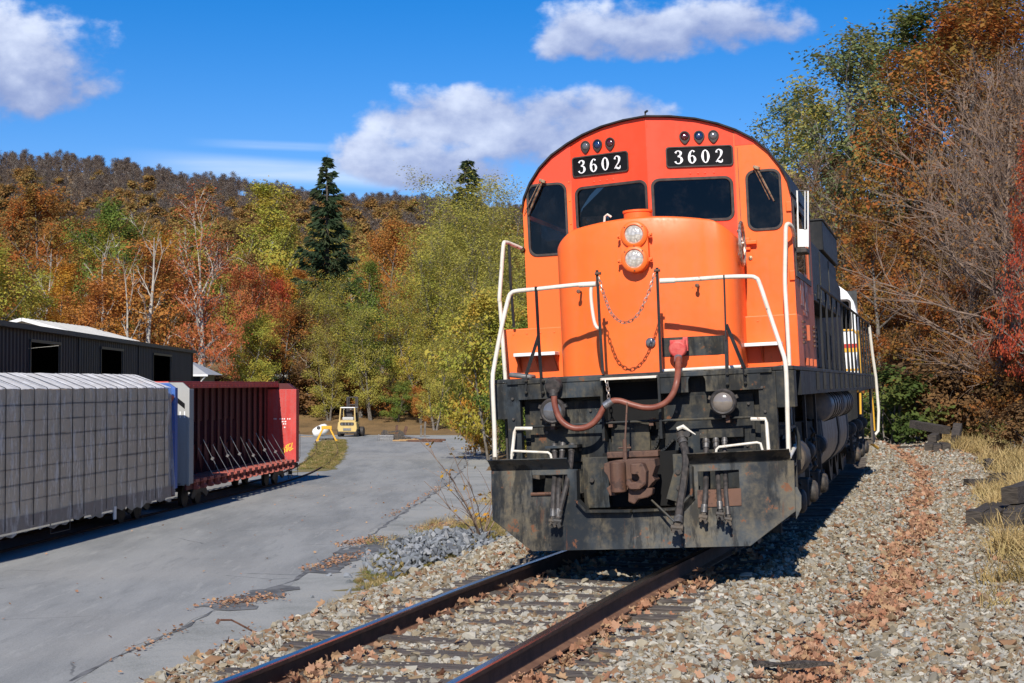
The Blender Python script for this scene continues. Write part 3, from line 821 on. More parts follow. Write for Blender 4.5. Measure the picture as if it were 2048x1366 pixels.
M['stones'] = stone_mat('ballast_stone', [(0.330, 0.309, 0.255), (0.250, 0.233, 0.191), (0.200, 0.180, 0.140), (0.360, 0.328, 0.264), (0.190, 0.128, 0.072), (0.300, 0.261, 0.187), (0.240, 0.171, 0.098), (0.160, 0.133, 0.093), (0.320, 0.309, 0.272), (0.210, 0.119, 0.064), (0.270, 0.228, 0.157), (0.440, 0.408, 0.336), (0.220, 0.180, 0.119), (0.290, 0.275, 0.234)])
M['bluestone'] = stone_mat('blue_grey_rock', [(0.15, 0.165, 0.18), (0.20, 0.215, 0.235), (0.11, 0.12, 0.135), (0.26, 0.27, 0.28)])
stone_src = [stone_mesh(100 + i, M['stones'], 0.5 + 0.07 * (i % 5)) for i in range(9)]
def ballast_points(n, z0, z1, power=2.0):
    # denser close by, where single stones can be told apart
    u = rng.random(n)
    a = 1 - power
    Z = (z0 ** a + u * (z1 ** a - z0 ** a)) ** (1 / a)
    d = rng.uniform(-crest(Z) - 0.75, 4.3, n)
    X = cx(Z) + d / np.cos(chead(Z))
    half = Z * 0.315 + 0.5
    ok = (np.abs(X) < half) & (np.abs(np.abs(d) - 0.7525) > 0.095)
    return X[ok], Z[ok], d[ok]
X, Z, d = ballast_points(230000, 8.4, 75.0, 1.75)
tz = np.array(tie_z)
near_tie = np.min(np.abs(Z[:, None] - tz[None, :]), axis=1) if len(Z) < 400000 else np.zeros(len(Z))
ontie = (np.abs(d) < 1.32) & (near_tie < 0.13) & (rng.random(len(Z)) > 0.56)
X, Z, d = X[~ontie], Z[~ontie], d[~ontie]
under = (np.abs(d) < 1.3) & (Z > 24)                   # hidden below the engine
X, Z, d = X[~under], Z[~under], d[~under]
n = len(X)
sz = rng.lognormal(math.log(0.052), 0.30, n) * np.interp(Z, [8, 30, 75], [1.0, 1.12, 1.7])
hgt = gz(X, Z) + 0.012 + sz * rng.uniform(-0.05, 0.28, n) + np.where((d > 1.3) & (d < 1.9), 0.02, 0)
scatter('ballast_stones', np.stack([X, Z, hgt], 1), np.stack([rng.normal(0, .45, n), rng.normal(0, .45, n), rng.uniform(0, 6.28, n)], 1),
        np.stack([sz * rng.uniform(.85, 1.35, n), sz, sz * rng.uniform(.7, 1.2, n)], 1), rng.integers(0, 9, n), stone_src, 'stuff', 'loose grey and brown ballast stones')
# rock heap by the road
P0 = on_plane(880, 1108, YARD)
heap_n = 900
u = rng.normal(0, 1, (heap_n, 2))
hxp = P0.x + u[:, 0] * 0.85 + 0.22 * u[:, 1]; hzp = P0.y + u[:, 1] * 3.4
rad = np.sqrt((u[:, 0]) ** 2 + (u[:, 1]) ** 2)
hh = np.maximum(0, 0.42 * (1 - (rad / 2.3) ** 2)) * rng.uniform(.4, 1.0, heap_n)
sz = rng.lognormal(math.log(0.20), 0.32, heap_n)
blue_src = [stone_mesh(300 + i, M['bluestone'], 0.6) for i in range(5)]
scatter('rock_heap', np.stack([hxp, hzp, YARD + 0.03 + hh], 1), rng.normal(0, .8, (heap_n, 3)), np.stack([sz, sz * .9, sz * .8], 1), rng.integers(0, 5, heap_n), blue_src, 'stuff', 'spread heap of broken blue grey rock beside the road')
# fallen leaves
def leaf_mesh(seed, mat):
    r = np.random.default_rng(seed)
    lob = [(0, -.5), (.16, -.34), (.42, -.3), (.3, -.08), (.5, .16), (.22, .18), (.12, .5), (-.1, .42), (-.26, .2), (-.5, .12), (-.3, -.1), (-.4, -.32), (-.14, -.36)]
    curl = r.uniform(0.3, 1.1); tw = r.uniform(-.6, .6)
    vs = [(x * r.uniform(.85, 1.15), y * r.uniform(.85, 1.15), curl * (x * x * 0.9 + y * y * 0.35) + tw * x * y + r.uniform(0, .06)) for x, y in lob] + [(0, 0, 0.0)]
    c = len(vs) - 1
    fs = [(i, (i + 1) % c, c) for i in range(c)]
    me = bpy.data.meshes.new('leaf'); me.from_pydata(vs, [], fs); me.materials.append(mat); me.update()
    return me
def inst_leaf_mat(name, cols):
    m, k, o = new_mat(name)
    oi = k.n('ShaderNodeObjectInfo')
    c = k.ramp(oi.outputs['Random'], [(i / len(cols), q) for i, q in enumerate(cols)])
    df = k.n('ShaderNodeBsdfDiffuse'); k.set(df.inputs[0], c)
    tl = k.n('ShaderNodeBsdfTranslucent'); k.set(tl.inputs[0], c)
    a = k.n('ShaderNodeMixShader'); a.inputs[0].default_value = 0.2
    k.t.links.new(df.outputs[0], a.inputs[1]); k.t.links.new(tl.outputs[0], a.inputs[2])
    k.t.links.new(a.outputs[0], o.inputs[0])
    return m
M['fallen'] = inst_leaf_mat('fallen_leaf', [(0.39, 0.205, 0.125), (0.46, 0.27, 0.17), (0.31, 0.16, 0.10), (0.52, 0.33, 0.21), (0.40, 0.19, 0.11), (0.27, 0.145, 0.09), (0.45, 0.29, 0.165)])
leaf_src = [leaf_mesh(i, M['fallen']) for i in range(7)]
LX, LZ = [], []
def drift(n, dc, sd, z0, z1, power=1.8):
    u = rng.random(n); a = 1 - power
    Zq = (z0 ** a + u * (z1 ** a - z0 ** a)) ** (1 / a)
    keep = (np.sin(Zq * 2.3 + dc) + np.sin(Zq * 0.9 + 1.7 * dc) + rng.normal(0, .7, n)) > -0.9
    Zq = Zq[keep]
    wob = 0.10 * np.sin(Zq * 0.8) + 0.05 * np.sin(Zq * 2.1)
    dd = dc + wob + rng.normal(0, sd, len(Zq))
    LX.append(cx(Zq) + dd / np.cos(chead(Zq))); LZ.append(Zq)
drift(5200, 2.52, 0.12, 9, 75, 1.4)        # along the toe of the ballast
drift(900, 2.45, 0.40, 9, 60, 1.4)
drift(800, 0.92, 0.07, 8.4, 19, 1.8)      # caught outside the right rail
drift(400, 0.60, 0.06, 8.4, 20, 1.6)
drift(600, -0.56, 0.09, 8.4, 22, 1.6)     # inside the left rail
drift(350, -0.92, 0.08, 8.4, 24, 1.6)
drift(350, -1.6, 0.25, 9, 40, 1.6)
drift(550, 1.5, 1.3, 8.4, 40, 1.6)
drift(800, 4.0, 0.9, 9, 60, 1.5)
X = np.concatenate(LX); Z = np.concatenate(LZ)
ok = (np.abs(X) < Z * 0.315 + .5) & (np.abs(np.abs(dist(X, Z)) - 0.7525) > 0.06) & ~((np.abs(dist(X, Z)) < 1.3) & (Z > 22))
X, Z = X[ok], Z[ok]
dd = dist(X, Z)
n = len(X)
ls = rng.uniform(0.045, 0.095, n) * np.interp(Z, [8, 30, 75], [1.0, 1.15, 1.6])
foot = np.where(np.abs(np.abs(dd) - .7525) < 0.2, 0.05, 0.03)
scatter('fallen_leaves', np.stack([X, Z, gz(X, Z) + foot + rng.uniform(0, .05, n)], 1), np.stack([rng.normal(0, .7, n), rng.normal(0, .7, n), rng.uniform(0, 6.28, n)], 1),
        np.stack([ls, ls, ls], 1), rng.integers(0, 7, n), leaf_src, 'stuff', 'dry orange brown leaves drifted along the rails and ballast')
# leaves lying in drifts on the road edge
LX, LZ = [], []
for px0, py0, px1, py1, cnt, w in ((420, 1212, 540, 1198, 230, .24), (625, 1140, 720, 1110, 260, .22), (690, 1092, 760, 1078, 260, .25), (840, 1058, 910, 1048, 300, .25), (560, 1255, 420, 1330, 60, .3), (380, 1250, 240, 1318, 50, .12), (880, 975, 780, 1035, 120, .1)):
    a, b = on_plane(px0, py0, YARD), on_plane(px1, py1, YARD)
    t = rng.random(cnt)
    LX.append(a.x + (b.x - a.x) * t + rng.normal(0, w, cnt)); LZ.append(a.y + (b.y - a.y) * t + rng.normal(0, w * 2.2, cnt))
X = np.concatenate(LX); Z = np.concatenate(LZ)
extra = 160
X = np.concatenate([X, rng.uniform(-14, -1, extra)]); Z = np.concatenate([Z, rng.uniform(26, 95, extra)])
n = len(X); ls = rng.uniform(.05, .10, n)
scatter('road_leaves', np.stack([X, Z, np.full(n, YARD + 0.045)], 1), np.stack([rng.normal(0, .4, n), rng.normal(0, .4, n), rng.uniform(0, 6.28, n)], 1), np.stack([ls] * 3, 1), rng.integers(0, 7, n), leaf_src, 'stuff', 'brown leaves gathered along the broken edge of the road')
# grass tufts
def tuft_mesh(seed, mat, blades=34, h=0.42, spread=0.16, lean=0.95):
    r = np.random.default_rng(seed); V = []; F = []
    for b in range(blades):
        a = r.uniform(0, 6.28); bx, by = r.normal(0, spread * .5, 2); ln = h * r.uniform(.5, 1.15); le = r.uniform(.1, lean); w = r.uniform(.004, .009)
        dr = np.array([math.cos(a), math.sin(a)]); pr = np.array([-dr[1], dr[0]]) * w
        k = len(V)
        for t, ww in ((0, 1), (.45, .8), (.8, .5)):
            q = dr * le * ln * t * t * 1.3
            V.append((bx + q[0] + pr[0] * ww, by + q[1] + pr[1] * ww, ln * t * (1 - .25 * le * t))); V.append((bx + q[0] - pr[0] * ww, by + q[1] - pr[1] * ww, ln * t * (1 - .25 * le * t)))
        q = dr * le * ln * 1.3
        V.append((bx + q[0], by + q[1], ln * (1 - .35 * le)))
        F += [(k, k + 1, k + 3), (k, k + 3, k + 2), (k + 2, k + 3, k + 5), (k + 2, k + 5, k + 4), (k + 4, k + 5, k + 6)]
    me = bpy.data.meshes.new('tuft'); me.from_pydata(V, [], F); me.materials.append(mat); me.update()
    return me
M['straw'] = inst_leaf_mat('straw_grass', [(0.44, 0.32, 0.14), (0.54, 0.42, 0.21), (0.36, 0.25, 0.11), (0.50, 0.36, 0.16), (0.28, 0.20, 0.08), (0.44, 0.34, 0.15)])
M['weed'] = inst_leaf_mat('green_weed', [(0.14, 0.17, 0.04), (0.22, 0.23, 0.06), (0.30, 0.24, 0.08), (0.17, 0.15, 0.05)])
M['sedge'] = inst_leaf_mat('russet_grass', [(0.26, 0.13, 0.06), (0.33, 0.17, 0.08), (0.22, 0.12, 0.06)])
straw_src = [tuft_mesh(i, M['straw'], 40, .40, .22) for i in range(5)]
weed_src = [tuft_mesh(20 + i, M['weed'], 40, .38, .25) for i in range(4)]
sedge_src = [tuft_mesh(40 + i, M['sedge'], 40, .7, .22, .3) for i in range(3)]
def grass(name, zone, n, src, lab, s0=.8, s1=1.5, seed=0):
    r = np.random.default_rng(seed)
    Z = r.uniform(zone[2], zone[3], n); d = r.uniform(zone[0], zone[1], n)
    nz = np.sin(Z * .55 + d * .9) + np.sin(d * 1.7 - Z * .23 + seed) + r.normal(0, .55, n)
    k = nz > -0.3; Z, d = Z[k], d[k]
    X = cx(Z) + d / np.cos(chead(Z))
    k = np.abs(X) < Z * .33 + 1; X, Z = X[k], Z[k]
    m = len(X); s = r.uniform(s0, s1, m)
    scatter(name, np.stack([X, Z, gz(X, Z) - .01], 1), np.stack([r.normal(0, .28, m), r.normal(0, .28, m), r.uniform(0, 6.28, m)], 1), np.stack([s * 1.15, s * 1.15, s * r.uniform(.55, 1.1, m)], 1), r.integers(0, len(src), m), src, 'stuff', lab)
grass('dry_grass', (3.6, 7.5, 9, 34), 1150, straw_src, 'dry straw grass at the right edge of the ballast', .5, 1.1, 1)
grass('dry_grass', (4.3, 10.0, 34, 78), 5200, straw_src, 'pale dry grass strip in front of the woods', .7, 1.25, 2)
grass('dry_grass', (7.0, 16, 9, 50), 2200, straw_src, 'dry grass on the open ground at the far right', .5, 1.1, 11)
grass('green_weeds', (5.5, 12.5, 48, 80), 2000, weed_src, 'green weeds along the foot of the woods', .9, 1.9, 3)
grass('russet_grass', (6.0, 10.0, 36, 50), 700, sedge_src, 'reddish brown sedge beside the dry grass', .8, 1.3, 5)
grass('bank_grass', (-13, -3.5, 50, 150)[0:4], 2600, straw_src + weed_src[:1], 'dry brown grass on the embankment beside the road', .5, 1.0, 9)
# yard grass, on the turf sheets
def turf(name, poly, n, src, lab, seed, s0=.35, s1=.8):
    r = np.random.default_rng(seed)
    P = [on_plane(px, py, YARD) for px, py in poly]
    X = []; 
    xs = [p.x for p in P]; ys = [p.y for p in P]
    while len(X) < n:
        x, y = r.uniform(min(xs), max(xs)), r.uniform(min(ys), max(ys)); ins = False
        for i in range(len(P)):
            a, b = P[i], P[i - 1]
            if (a.y > y) != (b.y > y) and x < (b.x - a.x) * (y - a.y) / (b.y - a.y) + a.x: ins = not ins
        if ins: X.append((x, y, YARD + .01))
    s = r.uniform(s0, s1, n)
    scatter(name, np.array(X), np.stack([r.normal(0, .1, n), r.normal(0, .1, n), r.uniform(0, 6.28, n)], 1), np.stack([s, s, s * .6], 1), r.integers(0, len(src), n), src, 'stuff', lab)
turf('short_grass', [(705, 1185), (730, 1140), (790, 1092), (850, 1070), (940, 1045), (990, 1035), (1010, 1075), (960, 1085), (880, 1150), (800, 1180)], 900, straw_src[:2] + weed_src[:2], 'short dry grass by the heap of grey rock', 6)
turf('short_grass', [(596, 940), (610, 925), (636, 886), (690, 880), (692, 895), (684, 918), (666, 938)], 1200, straw_src[:2] + weed_src[:3], 'short grass between the siding rails at the buffer stop', 7)
turf('short_grass', [(560, 1290), (700, 1200), (740, 1190), (640, 1260)], 90, straw_src[:3], 'thin dry grass on the gravel verge', 8, .4, .9)
# ================================================================== ORANGE LOCOMOTIVE
TH, ROLL = R_(14.2), R_(2.7)                # heading off the view line, lean of the superelevated track
LO = Vector((1.27, 16.35, 0.0))
LMAT = Matrix.Translation(LO) @ Matrix.Rotation(-TH, 4, 'Z') @ Matrix.Rotation(-ROLL, 4, 'Y')
LINV = LMAT.inverted()
def P(px, py, y):
    """point of the engine, seen at that bearing, y metres behind the plow"""
    o = LINV @ Vector((0, 0, CAM_H)); d = LINV.to_3x3() @ ray(px, py)
    t = (y - o.y) / d.y
    return o + d * t
loco = bpy.data.objects.new('locomotive', None)
COL.objects.link(loco)
loco.matrix_world = LMAT
tag(loco, 'orange diesel locomotive numbered 3602 with black snowplow and white handrails', 'locomotive')
CA, TV, XB = 1.4, math.tan(R_(17)), 0.88     # veed cab front
YO = CA + XB * TV
def vy(x): return CA + min(abs(x), XB) * TV
arc_half = [(0, 4.635), (0.25, 4.625), (0.5, 4.59), (0.72, 4.53), (0.9, 4.455), (1.08, 4.345), (1.22, 4.215), (1.33, 4.06), (1.405, 3.90), (1.435, 3.75)]
def arc_z(x):
    x = abs(x)
    for (a, za), (b, zb) in zip(arc_half[:-1], arc_half[1:]):
        if a <= x <= b: return za + (zb - za) * (x - a) / (b - a)
    return 3.75
# --- deck, frame and pilot
mb = MB(); mb.box(-1.50, 1.50, 0.16, 20.2, 1.905, 1.945); mb.build('deck', M['steel'], loco, False, 0.006)
for s in (-1, 1):
    mb = MB(); mb.box(min(s * 1.5, s * 1.45), max(s * 1.5, s * 1.45), 1.0, 20.2, 1.66, 1.902)
    for k in range(15):
        y = 3.2 + k * 1.15
        x0 = 1.503 * s
        mb.box(min(x0, x0 + .03 * s), max(x0, x0 + .03 * s), y - .06, y + .06, 1.70, 1.90)
    mb.build('side_sill', M['black'], loco, False)
mb = MB(); mb.box(-0.62, 0.62, 0.5, 20.0, 0.95, 1.90); mb.build('frame', M['gunk'], loco, False)
# front end plates (one plate to a child)
def fplate(name, x0, x1, z0, z1, y, t=0.02, mat='steel', holes=(), bevel=0.004):
    mb = MB(); mb.plate([(x0, z0), (x1, z0), (x1, z1), (x0, z1)], lambda u, v: (u, y, v), holes, (0, t, 0))
    return mb.build(name, M[mat], loco, False, bevel)
fplate('sill_plate', -1.19, -0.355, 1.735, 1.885, 0.10, 0.06)
mb = MB()
arch = [(0.58 + .085 * math.cos(R_(a)), 1.74 + .09 + .085 * math.sin(R_(a))) for a in range(0, 181, 20)]
mb.plate([(0.22, 1.735), (0.495, 1.735)] + list(reversed(arch)) + [(0.665, 1.735), (1.19, 1.735), (1.19, 1.885), (0.22, 1.885)], lambda u, v: (u + .16 * 0, 0.10, v), (), (0, .06, 0))
mb.build('sill_plate', M['steel'], loco, False, 0.004)
mb = MB(); mb.box(-1.3, 1.3, 0.09, 0.20, 1.888, 1.93); mb.build('deck_edge', M['steel'], loco, False, 0.005)
# main bulkhead with the lamp plates standing proud of it
fplate('pilot_bulkhead', -1.18, 1.16, 1.02, 1.90, 0.30, 0.03)
fplate('lower_bulkhead', -1.3, 1.3, 0.35, 1.02, 0.31, 0.03)
fplate('pilot_plate', -1.12, -0.34, 1.10, 1.70, 0.255, 0.03)
fplate('pilot_plate', 0.22, 1.10, 1.10, 1.70, 0.255, 0.03)
fplate('pilot_plate', -0.30, 0.08, 1.17, 1.47, 0.22, 0.03)
fplate('corner_post', -1.315, -1.18, 0.98, 1.90, 0.12, 0.10)
fplate('corner_post', 1.165, 1.33, 0.98, 1.90, 0.12, 0.10)
mb = MB(); mb.box(-.345, .205, .285, .295, 1.33, 1.86); mb.build('drop_step_recess_shade', M['void'], loco, False)  # near-black panel paints in the shade of the recess
mb = MB(); mb.obox((-0.07, 0.12, 1.905), (.55, .22, .02), Matrix.Rotation(R_(4), 3, 'X')); mb.build('drop_step', M['rail_white'], loco, False, .003)
for s, x in ((-1, -.35), (1, .215)):
    mb = MB(); mb.box(x - .012, x + .012, .08, .30, 1.30, 1.90); mb.build('step_bracket', M['steel'], loco, False)
# curved uncoupling bracket right of the opening
mb = MB()
cv = catmull([(.205, .16, 1.62), (.20, .14, 1.40), (.16, .12, 1.24), (.10, .12, 1.17), (.22, .14, 1.19), (.32, .16, 1.28)], 5)
for a, b in zip(cv[:-1], cv[1:]): mb.obox(((a[0] + b[0]) / 2, .17, (a[2] + b[2]) / 2), (.02, .13, (Vector(b) - Vector(a)).length + .015), Matrix.Rotation(math.atan2(b[0] - a[0], b[2] - a[2]), 3, 'Y'))
mb.build('coupler_yoke', M['steel'], loco, False)
# bolts over the pilot
bolt_me = MB().cyl((0, 0, 0), (0, -.018, 0), .014, 6).mesh('bolt', M['fitting'])
def piece(name, me, loc, parent, rot=None, scale=None):
    o = link(name, me, parent); o.location = loc
    if rot: o.rotation_euler = rot
    if scale: o.scale = scale
    return o
for (x, z, y) in [(-1.25, 1.55, .115), (-1.25, 1.20, .115), (-1.0, 1.55, .25), (-.93, 1.54, .25), (-.95, 1.40, .25), (-.95, 1.50, .25), (-.62, 1.22, .25), (1.22, 1.52, .115), (1.24, 1.19, .115), (1.05, 1.60, .25), (1.02, 1.20, .25), (.35, 1.55, .25), (-.5, 1.6, .25), (1.2, 1.75, .115), (-1.25, 1.75, .115)]:
    piece('bolt', bolt_me, (x, y, z), loco)
# --- snowplow: two swept wings with a notch for the coupler
PLX = 1.475
def ply(x, z): return -0.42 + abs(x) * 0.285 - (1.05 - z) * 0.10
def pl3(u, v): return (u, ply(u, v), v)
def wing(s):
    out = [(0.0, 0.30), (1.05, 0.275), (1.47, 0.575), (1.475, 1.05), (0.55, 1.05), (0.55, 0.76), (0.45, 0.645), (0.0, 0.645)]
    # subdivide so the plate follows the sweep
    if s < 0: out = [(-x, z) for x, z in out]
    hole = [(.60, .815), (.97, .815), (.97, .985), (.60, .985)] if s > 0 else [(-1.03, .825), (-.66, .825), (-.66, 1.0), (-1.03, 1.0)]
    mb = MB(); mb.plate(out, pl3, [hole], (0, .03, 0))
    return mb
wing(-1).build('plow_wing', M['plow'], loco, False, .006)
wing(1).build('plow_wing', M['plow'], loco, False, .006)
mb = MB(); mb.plate([(.59, .655), (.985, .655), (.985, .815), (.59, .815)], lambda u, v: (u, ply(u, v) - .012, v), (), (0, .01, 0)); mb.build('brown_patch_plate', M['rust'], loco, False)
mb = MB(); mb.tube([(-1.04, ply(-1.04, .82) - .01, .82), (-.65, ply(-.65, .82) - .01, .825)], .017, 8); mb.build('plow_rod', M['rust'], loco)
for s in (-1, 1):
    x0, x1 = ((-1.475, -.63) if s < 0 else (.525, 1.445))
    mb = MB(); n = 7; vs = []; fs = []
    for i in range(2):
        x = (x0, x1)[i]
        for j in range(n):
            t = j / (n - 1)
            vs.append((x, ply(x, 1.05) + .02 - .15 * t ** 1.6, 1.035 + .125 * t))
    m0 = len(vs)
    vs += [(x, y + .018, z + .006) for x, y, z in vs]
    for j in range(n - 1):
        fs.append((j, j + 1, n + j + 1, n + j)); fs.append((m0 + n + j, m0 + n + j + 1, m0 + j + 1, m0 + j))
    fs += [(n - 1, m0 + n - 1, m0 + 2 * n - 1, 2 * n - 1), (0, n, m0 + n, m0)]
    for j in range(n - 1):
        fs.append((j, m0 + j, m0 + j + 1, j + 1)); fs.append((n + j, n + j + 1, m0 + n + j + 1, m0 + n + j))
    mb.add(vs, fs); mb.build('plow_flange', M['plow'], loco)
    # notch edge
    mb = MB(); q = [(s * .55, 1.04), (s * .55, .76), (s * .45, .655), (0.0, .655)]
    for a, b in zip(q[:-1], q[1:]):
        A = Vector(pl3(*a)); B = Vector(pl3(*b)); dv = B - A
        mid = (A + B) / 2 + Vector((0, -.03, 0))
        mb.obox(mid, (dv.length, .10, .022), Matrix.Rotation(math.atan2(dv.y, dv.x) * 0, 3, 'Z') @ Vector((1, 0, 0)).rotation_difference(dv.normalized()).to_matrix())
    mb.build('notch_edge', M['steel'], loco, False)
    mb = MB(); mb.box(min(s * .6, s * .9), max(s * .6, s * .9), -.15, .28, .75, .80); mb.box(min(s * 1.0, s * 1.3), max(s * 1.0, s * 1.3), .05, .3, .95, 1.02)
    mb.build('plow_brace', M['gunk'], loco, False)
# broken paint at the right corner
mb = MB(); mb.plate([(1.47, .50), (1.52, .60), (1.525, .72), (1.49, .80), (1.47, .8)], lambda u, v: (u, ply(u, v) + .03, v), (), (0, .015, 0)); mb.build('plow_corner', M['plow'], loco, False)
# coupler box, knuckle coupler
mb = MB(); mb.box(-.55, -.30, -.02, .05, .66, 1.15); mb.build('coupler_cheek', M['steel'], loco, False, .006)
mb = MB(); mb.box(.33, .53, -.02, .05, .66, 1.15); mb.build('coupler_cheek', M['steel'], loco, False, .006)
mb = MB(); mb.box(-.36, .36, .04, .30, .66, 1.18); mb.build('coupler_pocket_shade', M['void'], loco, False)  # near-black block paints in the shade within the pocket
mb = MB()
mb.box(-.30, .20, -.06, .10, 1.135, 1.195)
mb.build('striker_plate', M['rust'], loco, False, .008)
mb = MB(); mb.box(-.14, .14, -.25, .3, .86, 1.10)
mb.plate([(-.255, 1.10), (-.255, 1.03), (-.225, .99), (-.20, .90), (-.24, .87), (-.21, .80), (-.16, .80), (-.15, .845), (-.02, .85), (-.01, .90), (.05, .91), (.06, .86), (.155, .86), (.19, .90), (.225, .93), (.20, .97), (.235, 1.06), (.23, 1.13), (.05, 1.135), (-.10, 1.13), (-.2, 1.12)], lambda u, v: (u, -.46, v), (), (0, .28, 0))
mb.build('coupler_head', M['rust'], loco, False, .018)
mb = MB(); mb.cyl((-.115, -.50, .83), (-.115, -.50, 1.115), .075, 18); mb.build('coupler_guard', M['rust'], loco, True, .01)
mb = MB()
mb.plate([(.02, 1.10), (.02, 1.00), (.085, .995), (.10, .965), (.085, .93), (.03, .925), (.015, .955), (-.02, .96), (-.03, .90), (.0, .86), (.10, .855), (.16, .90), (.17, 1.02), (.14, 1.10)], lambda u, v: (u, -.60, v), (), (0, .16, 0))
mb.build('knuckle', M['rust'], loco, False, .022)
mb = MB()
mb.plate([(-.02, .865), (-.03, .74), (.03, .715), (.07, .76), (.16, .775), (.20, .80), (.21, .86)], lambda u, v: (u, -.52, v), (), (0, .14, 0))
mb.build('lock_lifter', M['rust'], loco, False, .02)
mb = MB(); mb.tube([(-.06, -.40, 1.10), (-.06, -.38, 1.32)], .02, 8); mb.tube([(-.06, -.36, 1.30), (-.07, -.1, 1.66)], .009, 6); mb.tube([(-.12, -.38, 1.24), (0.0, -.38, 1.24)], .01, 6)
mb.build('lift_pin', M['rust'], loco)
mb = MB(); mb.obox((.415, -.03, .90), (.20, .02, .42), Matrix.Rotation(R_(18), 3, 'Y')); mb.build('cheek_gusset', M['steel'], loco, False)
for x, z, r_ in ((.38, .98, 1.8), (.38, .83, 1.8), (-.46, .93, 1.6)): piece('bolt', bolt_me, (x, -.02, z), loco, scale=(r_, 2, r_))
# --- uncoupling lever
mb = MB(); mb.tube([(-1.20, .13, 1.465), (-.30, .10, 1.475), (.10, .10, 1.475), (1.09, .13, 1.47)], .013, 8); mb.build('uncoupling_lever', M['steel'], loco)
for s in (-1, 1):
    mb = MB(); mb.tube([P(1065 if s < 0 else 1502, 857 if s < 0 else 838, .10), P(1031 if s < 0 else 1531, 857 if s < 0 else 838, .08), P(1029 if s < 0 else 1533, 865 if s < 0 else 846, .06), P(1024 if s < 0 else 1537, 912 if s < 0 else 900, -.02)], .018, 8)
    mb.build('lever_handle', M['rail_white'], loco)
lb = MB().box(-.02, .02, .10, .26, 1.43, 1.50).mesh('lever_bracket', M['rust'], False)
for x in (-.86, -.28, .12, .86): piece('lever_bracket', lb, (x, 0, 0), loco)
# white grab irons on the plow flange
for pts in ([(1023, 918), (1024, 905), (1028, 902), (1096, 905), (1101, 909), (1104, 923)], [(1432, 908), (1433, 899), (1438, 894), (1514, 885), (1521, 887), (1525, 901)]):
    mb = MB(); mb.tube([P(a, b, -.03) for a, b in pts], .0125, 8); mb.build('grab_iron', M['rail_white'], loco)
# --- train line hoses
mb = MB(); mb.box(-.92, -.60, .0, .25, 1.25, 1.275); mb.build('hose_shelf', M['steel'], loco, False)
mb = MB(); mb.box(.58, 1.0, .10, .26, 1.29, 1.37); mb.build('hose_shelf', M['steel'], loco, False)
def hose(pts, r, y0, y1, mat='rubber', name='air_hose', ys=None):
    pp = []
    for i, (a, b) in enumerate(pts):
        t = i / (len(pts) - 1); pp.append(tuple(P(a, b, ys[i] if ys else y0 + (y1 - y0) * t)))
    S = catmull(pp, 6)
    mb = MB(); mb.tube(S, r, 9); h = mb.build(name, M[mat], loco)
    a, b = Vector(S[0]), Vector(S[-1]); dv = (Vector(S[-1]) - Vector(S[-3])).normalized(); d0 = (Vector(S[2]) - a).normalized()
    mb = MB(); mb.cyl(a - d0 * .045, a + d0 * .05, r * 1.25, 10); mb.cyl(a - d0 * .02, a + d0 * .0, r * 1.5, 10); mb.build('hose_fitting', M['fitting'], h)
    mb = MB(); mb.cyl(b - dv * .06, b + dv * .015, r * 1.25, 10)
    mb.build('hose_fitting', M['fitting'], h)
    mb = MB(); c = b + dv * .05
    mb.obox(c, (r * 1.6, r * 2.0, .07), Matrix.Rotation(.2, 3, 'Y')); mb.cyl(c + Vector((-r * 1.6, -.01, .0)), c + Vector((r * 1.5, -.01, -.012)), r * .9, 8); mb.obox(c + Vector((r * .7, -.015, -.045)), (r, r * 1.4, .045), Matrix.Rotation(-.3, 3, 'Y')); mb.obox(c + Vector((-r * .9, -.012, -.03)), (r * .8, r * 1.4, .04), Matrix.Rotation(.4, 3, 'Y'))
    mb.build('gladhand', M['gunk'], h, False, .004)
    return h
for pts_, r_ in (([(1109, 897), (1110, 940), (1107, 985), (1106, 1030)], .024), ([(1125, 895), (1121, 945), (1117, 985), (1116, 1030)], .026), ([(1143, 897), (1141, 930), (1131, 978), (1117, 1032)], .027),
                 ([(1412, 887), (1412, 940), (1411, 985), (1408, 1022)], .027), ([(1432, 886), (1435, 940), (1438, 985), (1440, 1016)], .024), ([(1449, 885), (1450, 940), (1452, 985), (1456, 1026)], .022)):
    hose(pts_, r_, 0, 0, ys=[.06, -.08, -.30, -.36])
hose([(1365, 880), (1372, 915), (1368, 960), (1360, 1010), (1356, 1045)], .037, -.02, -.52, name='brake_pipe_hose')
mb = MB(); mb.cyl(P(1362, 858, .0), P(1364, 882, -.02), .045, 10); mb.obox(P(1368, 868, 0), (.09, .1, .05), Matrix.Identity(3)); mb.cyl(P(1378, 868, .03), P(1374, 868, -.06), .03, 10); mb.build('angle_cock', M['gunk'], loco)
mb = MB(); mb.tube([P(1355, 858, -.05), P(1366, 853, -.06), P(1380, 862, -.06), P(1391, 869, -.06)], [.02, .022, .008, .004], 7); mb.build('cock_handle', M['rail_white'], loco)
mb = MB(); mb.tube([P(1303, 1000, -.48), P(1340, 1035, -.52), P(1352, 1046, -.54)], [.010, .012, .008], 6); mb.build('release_rod', M['steel'], loco)
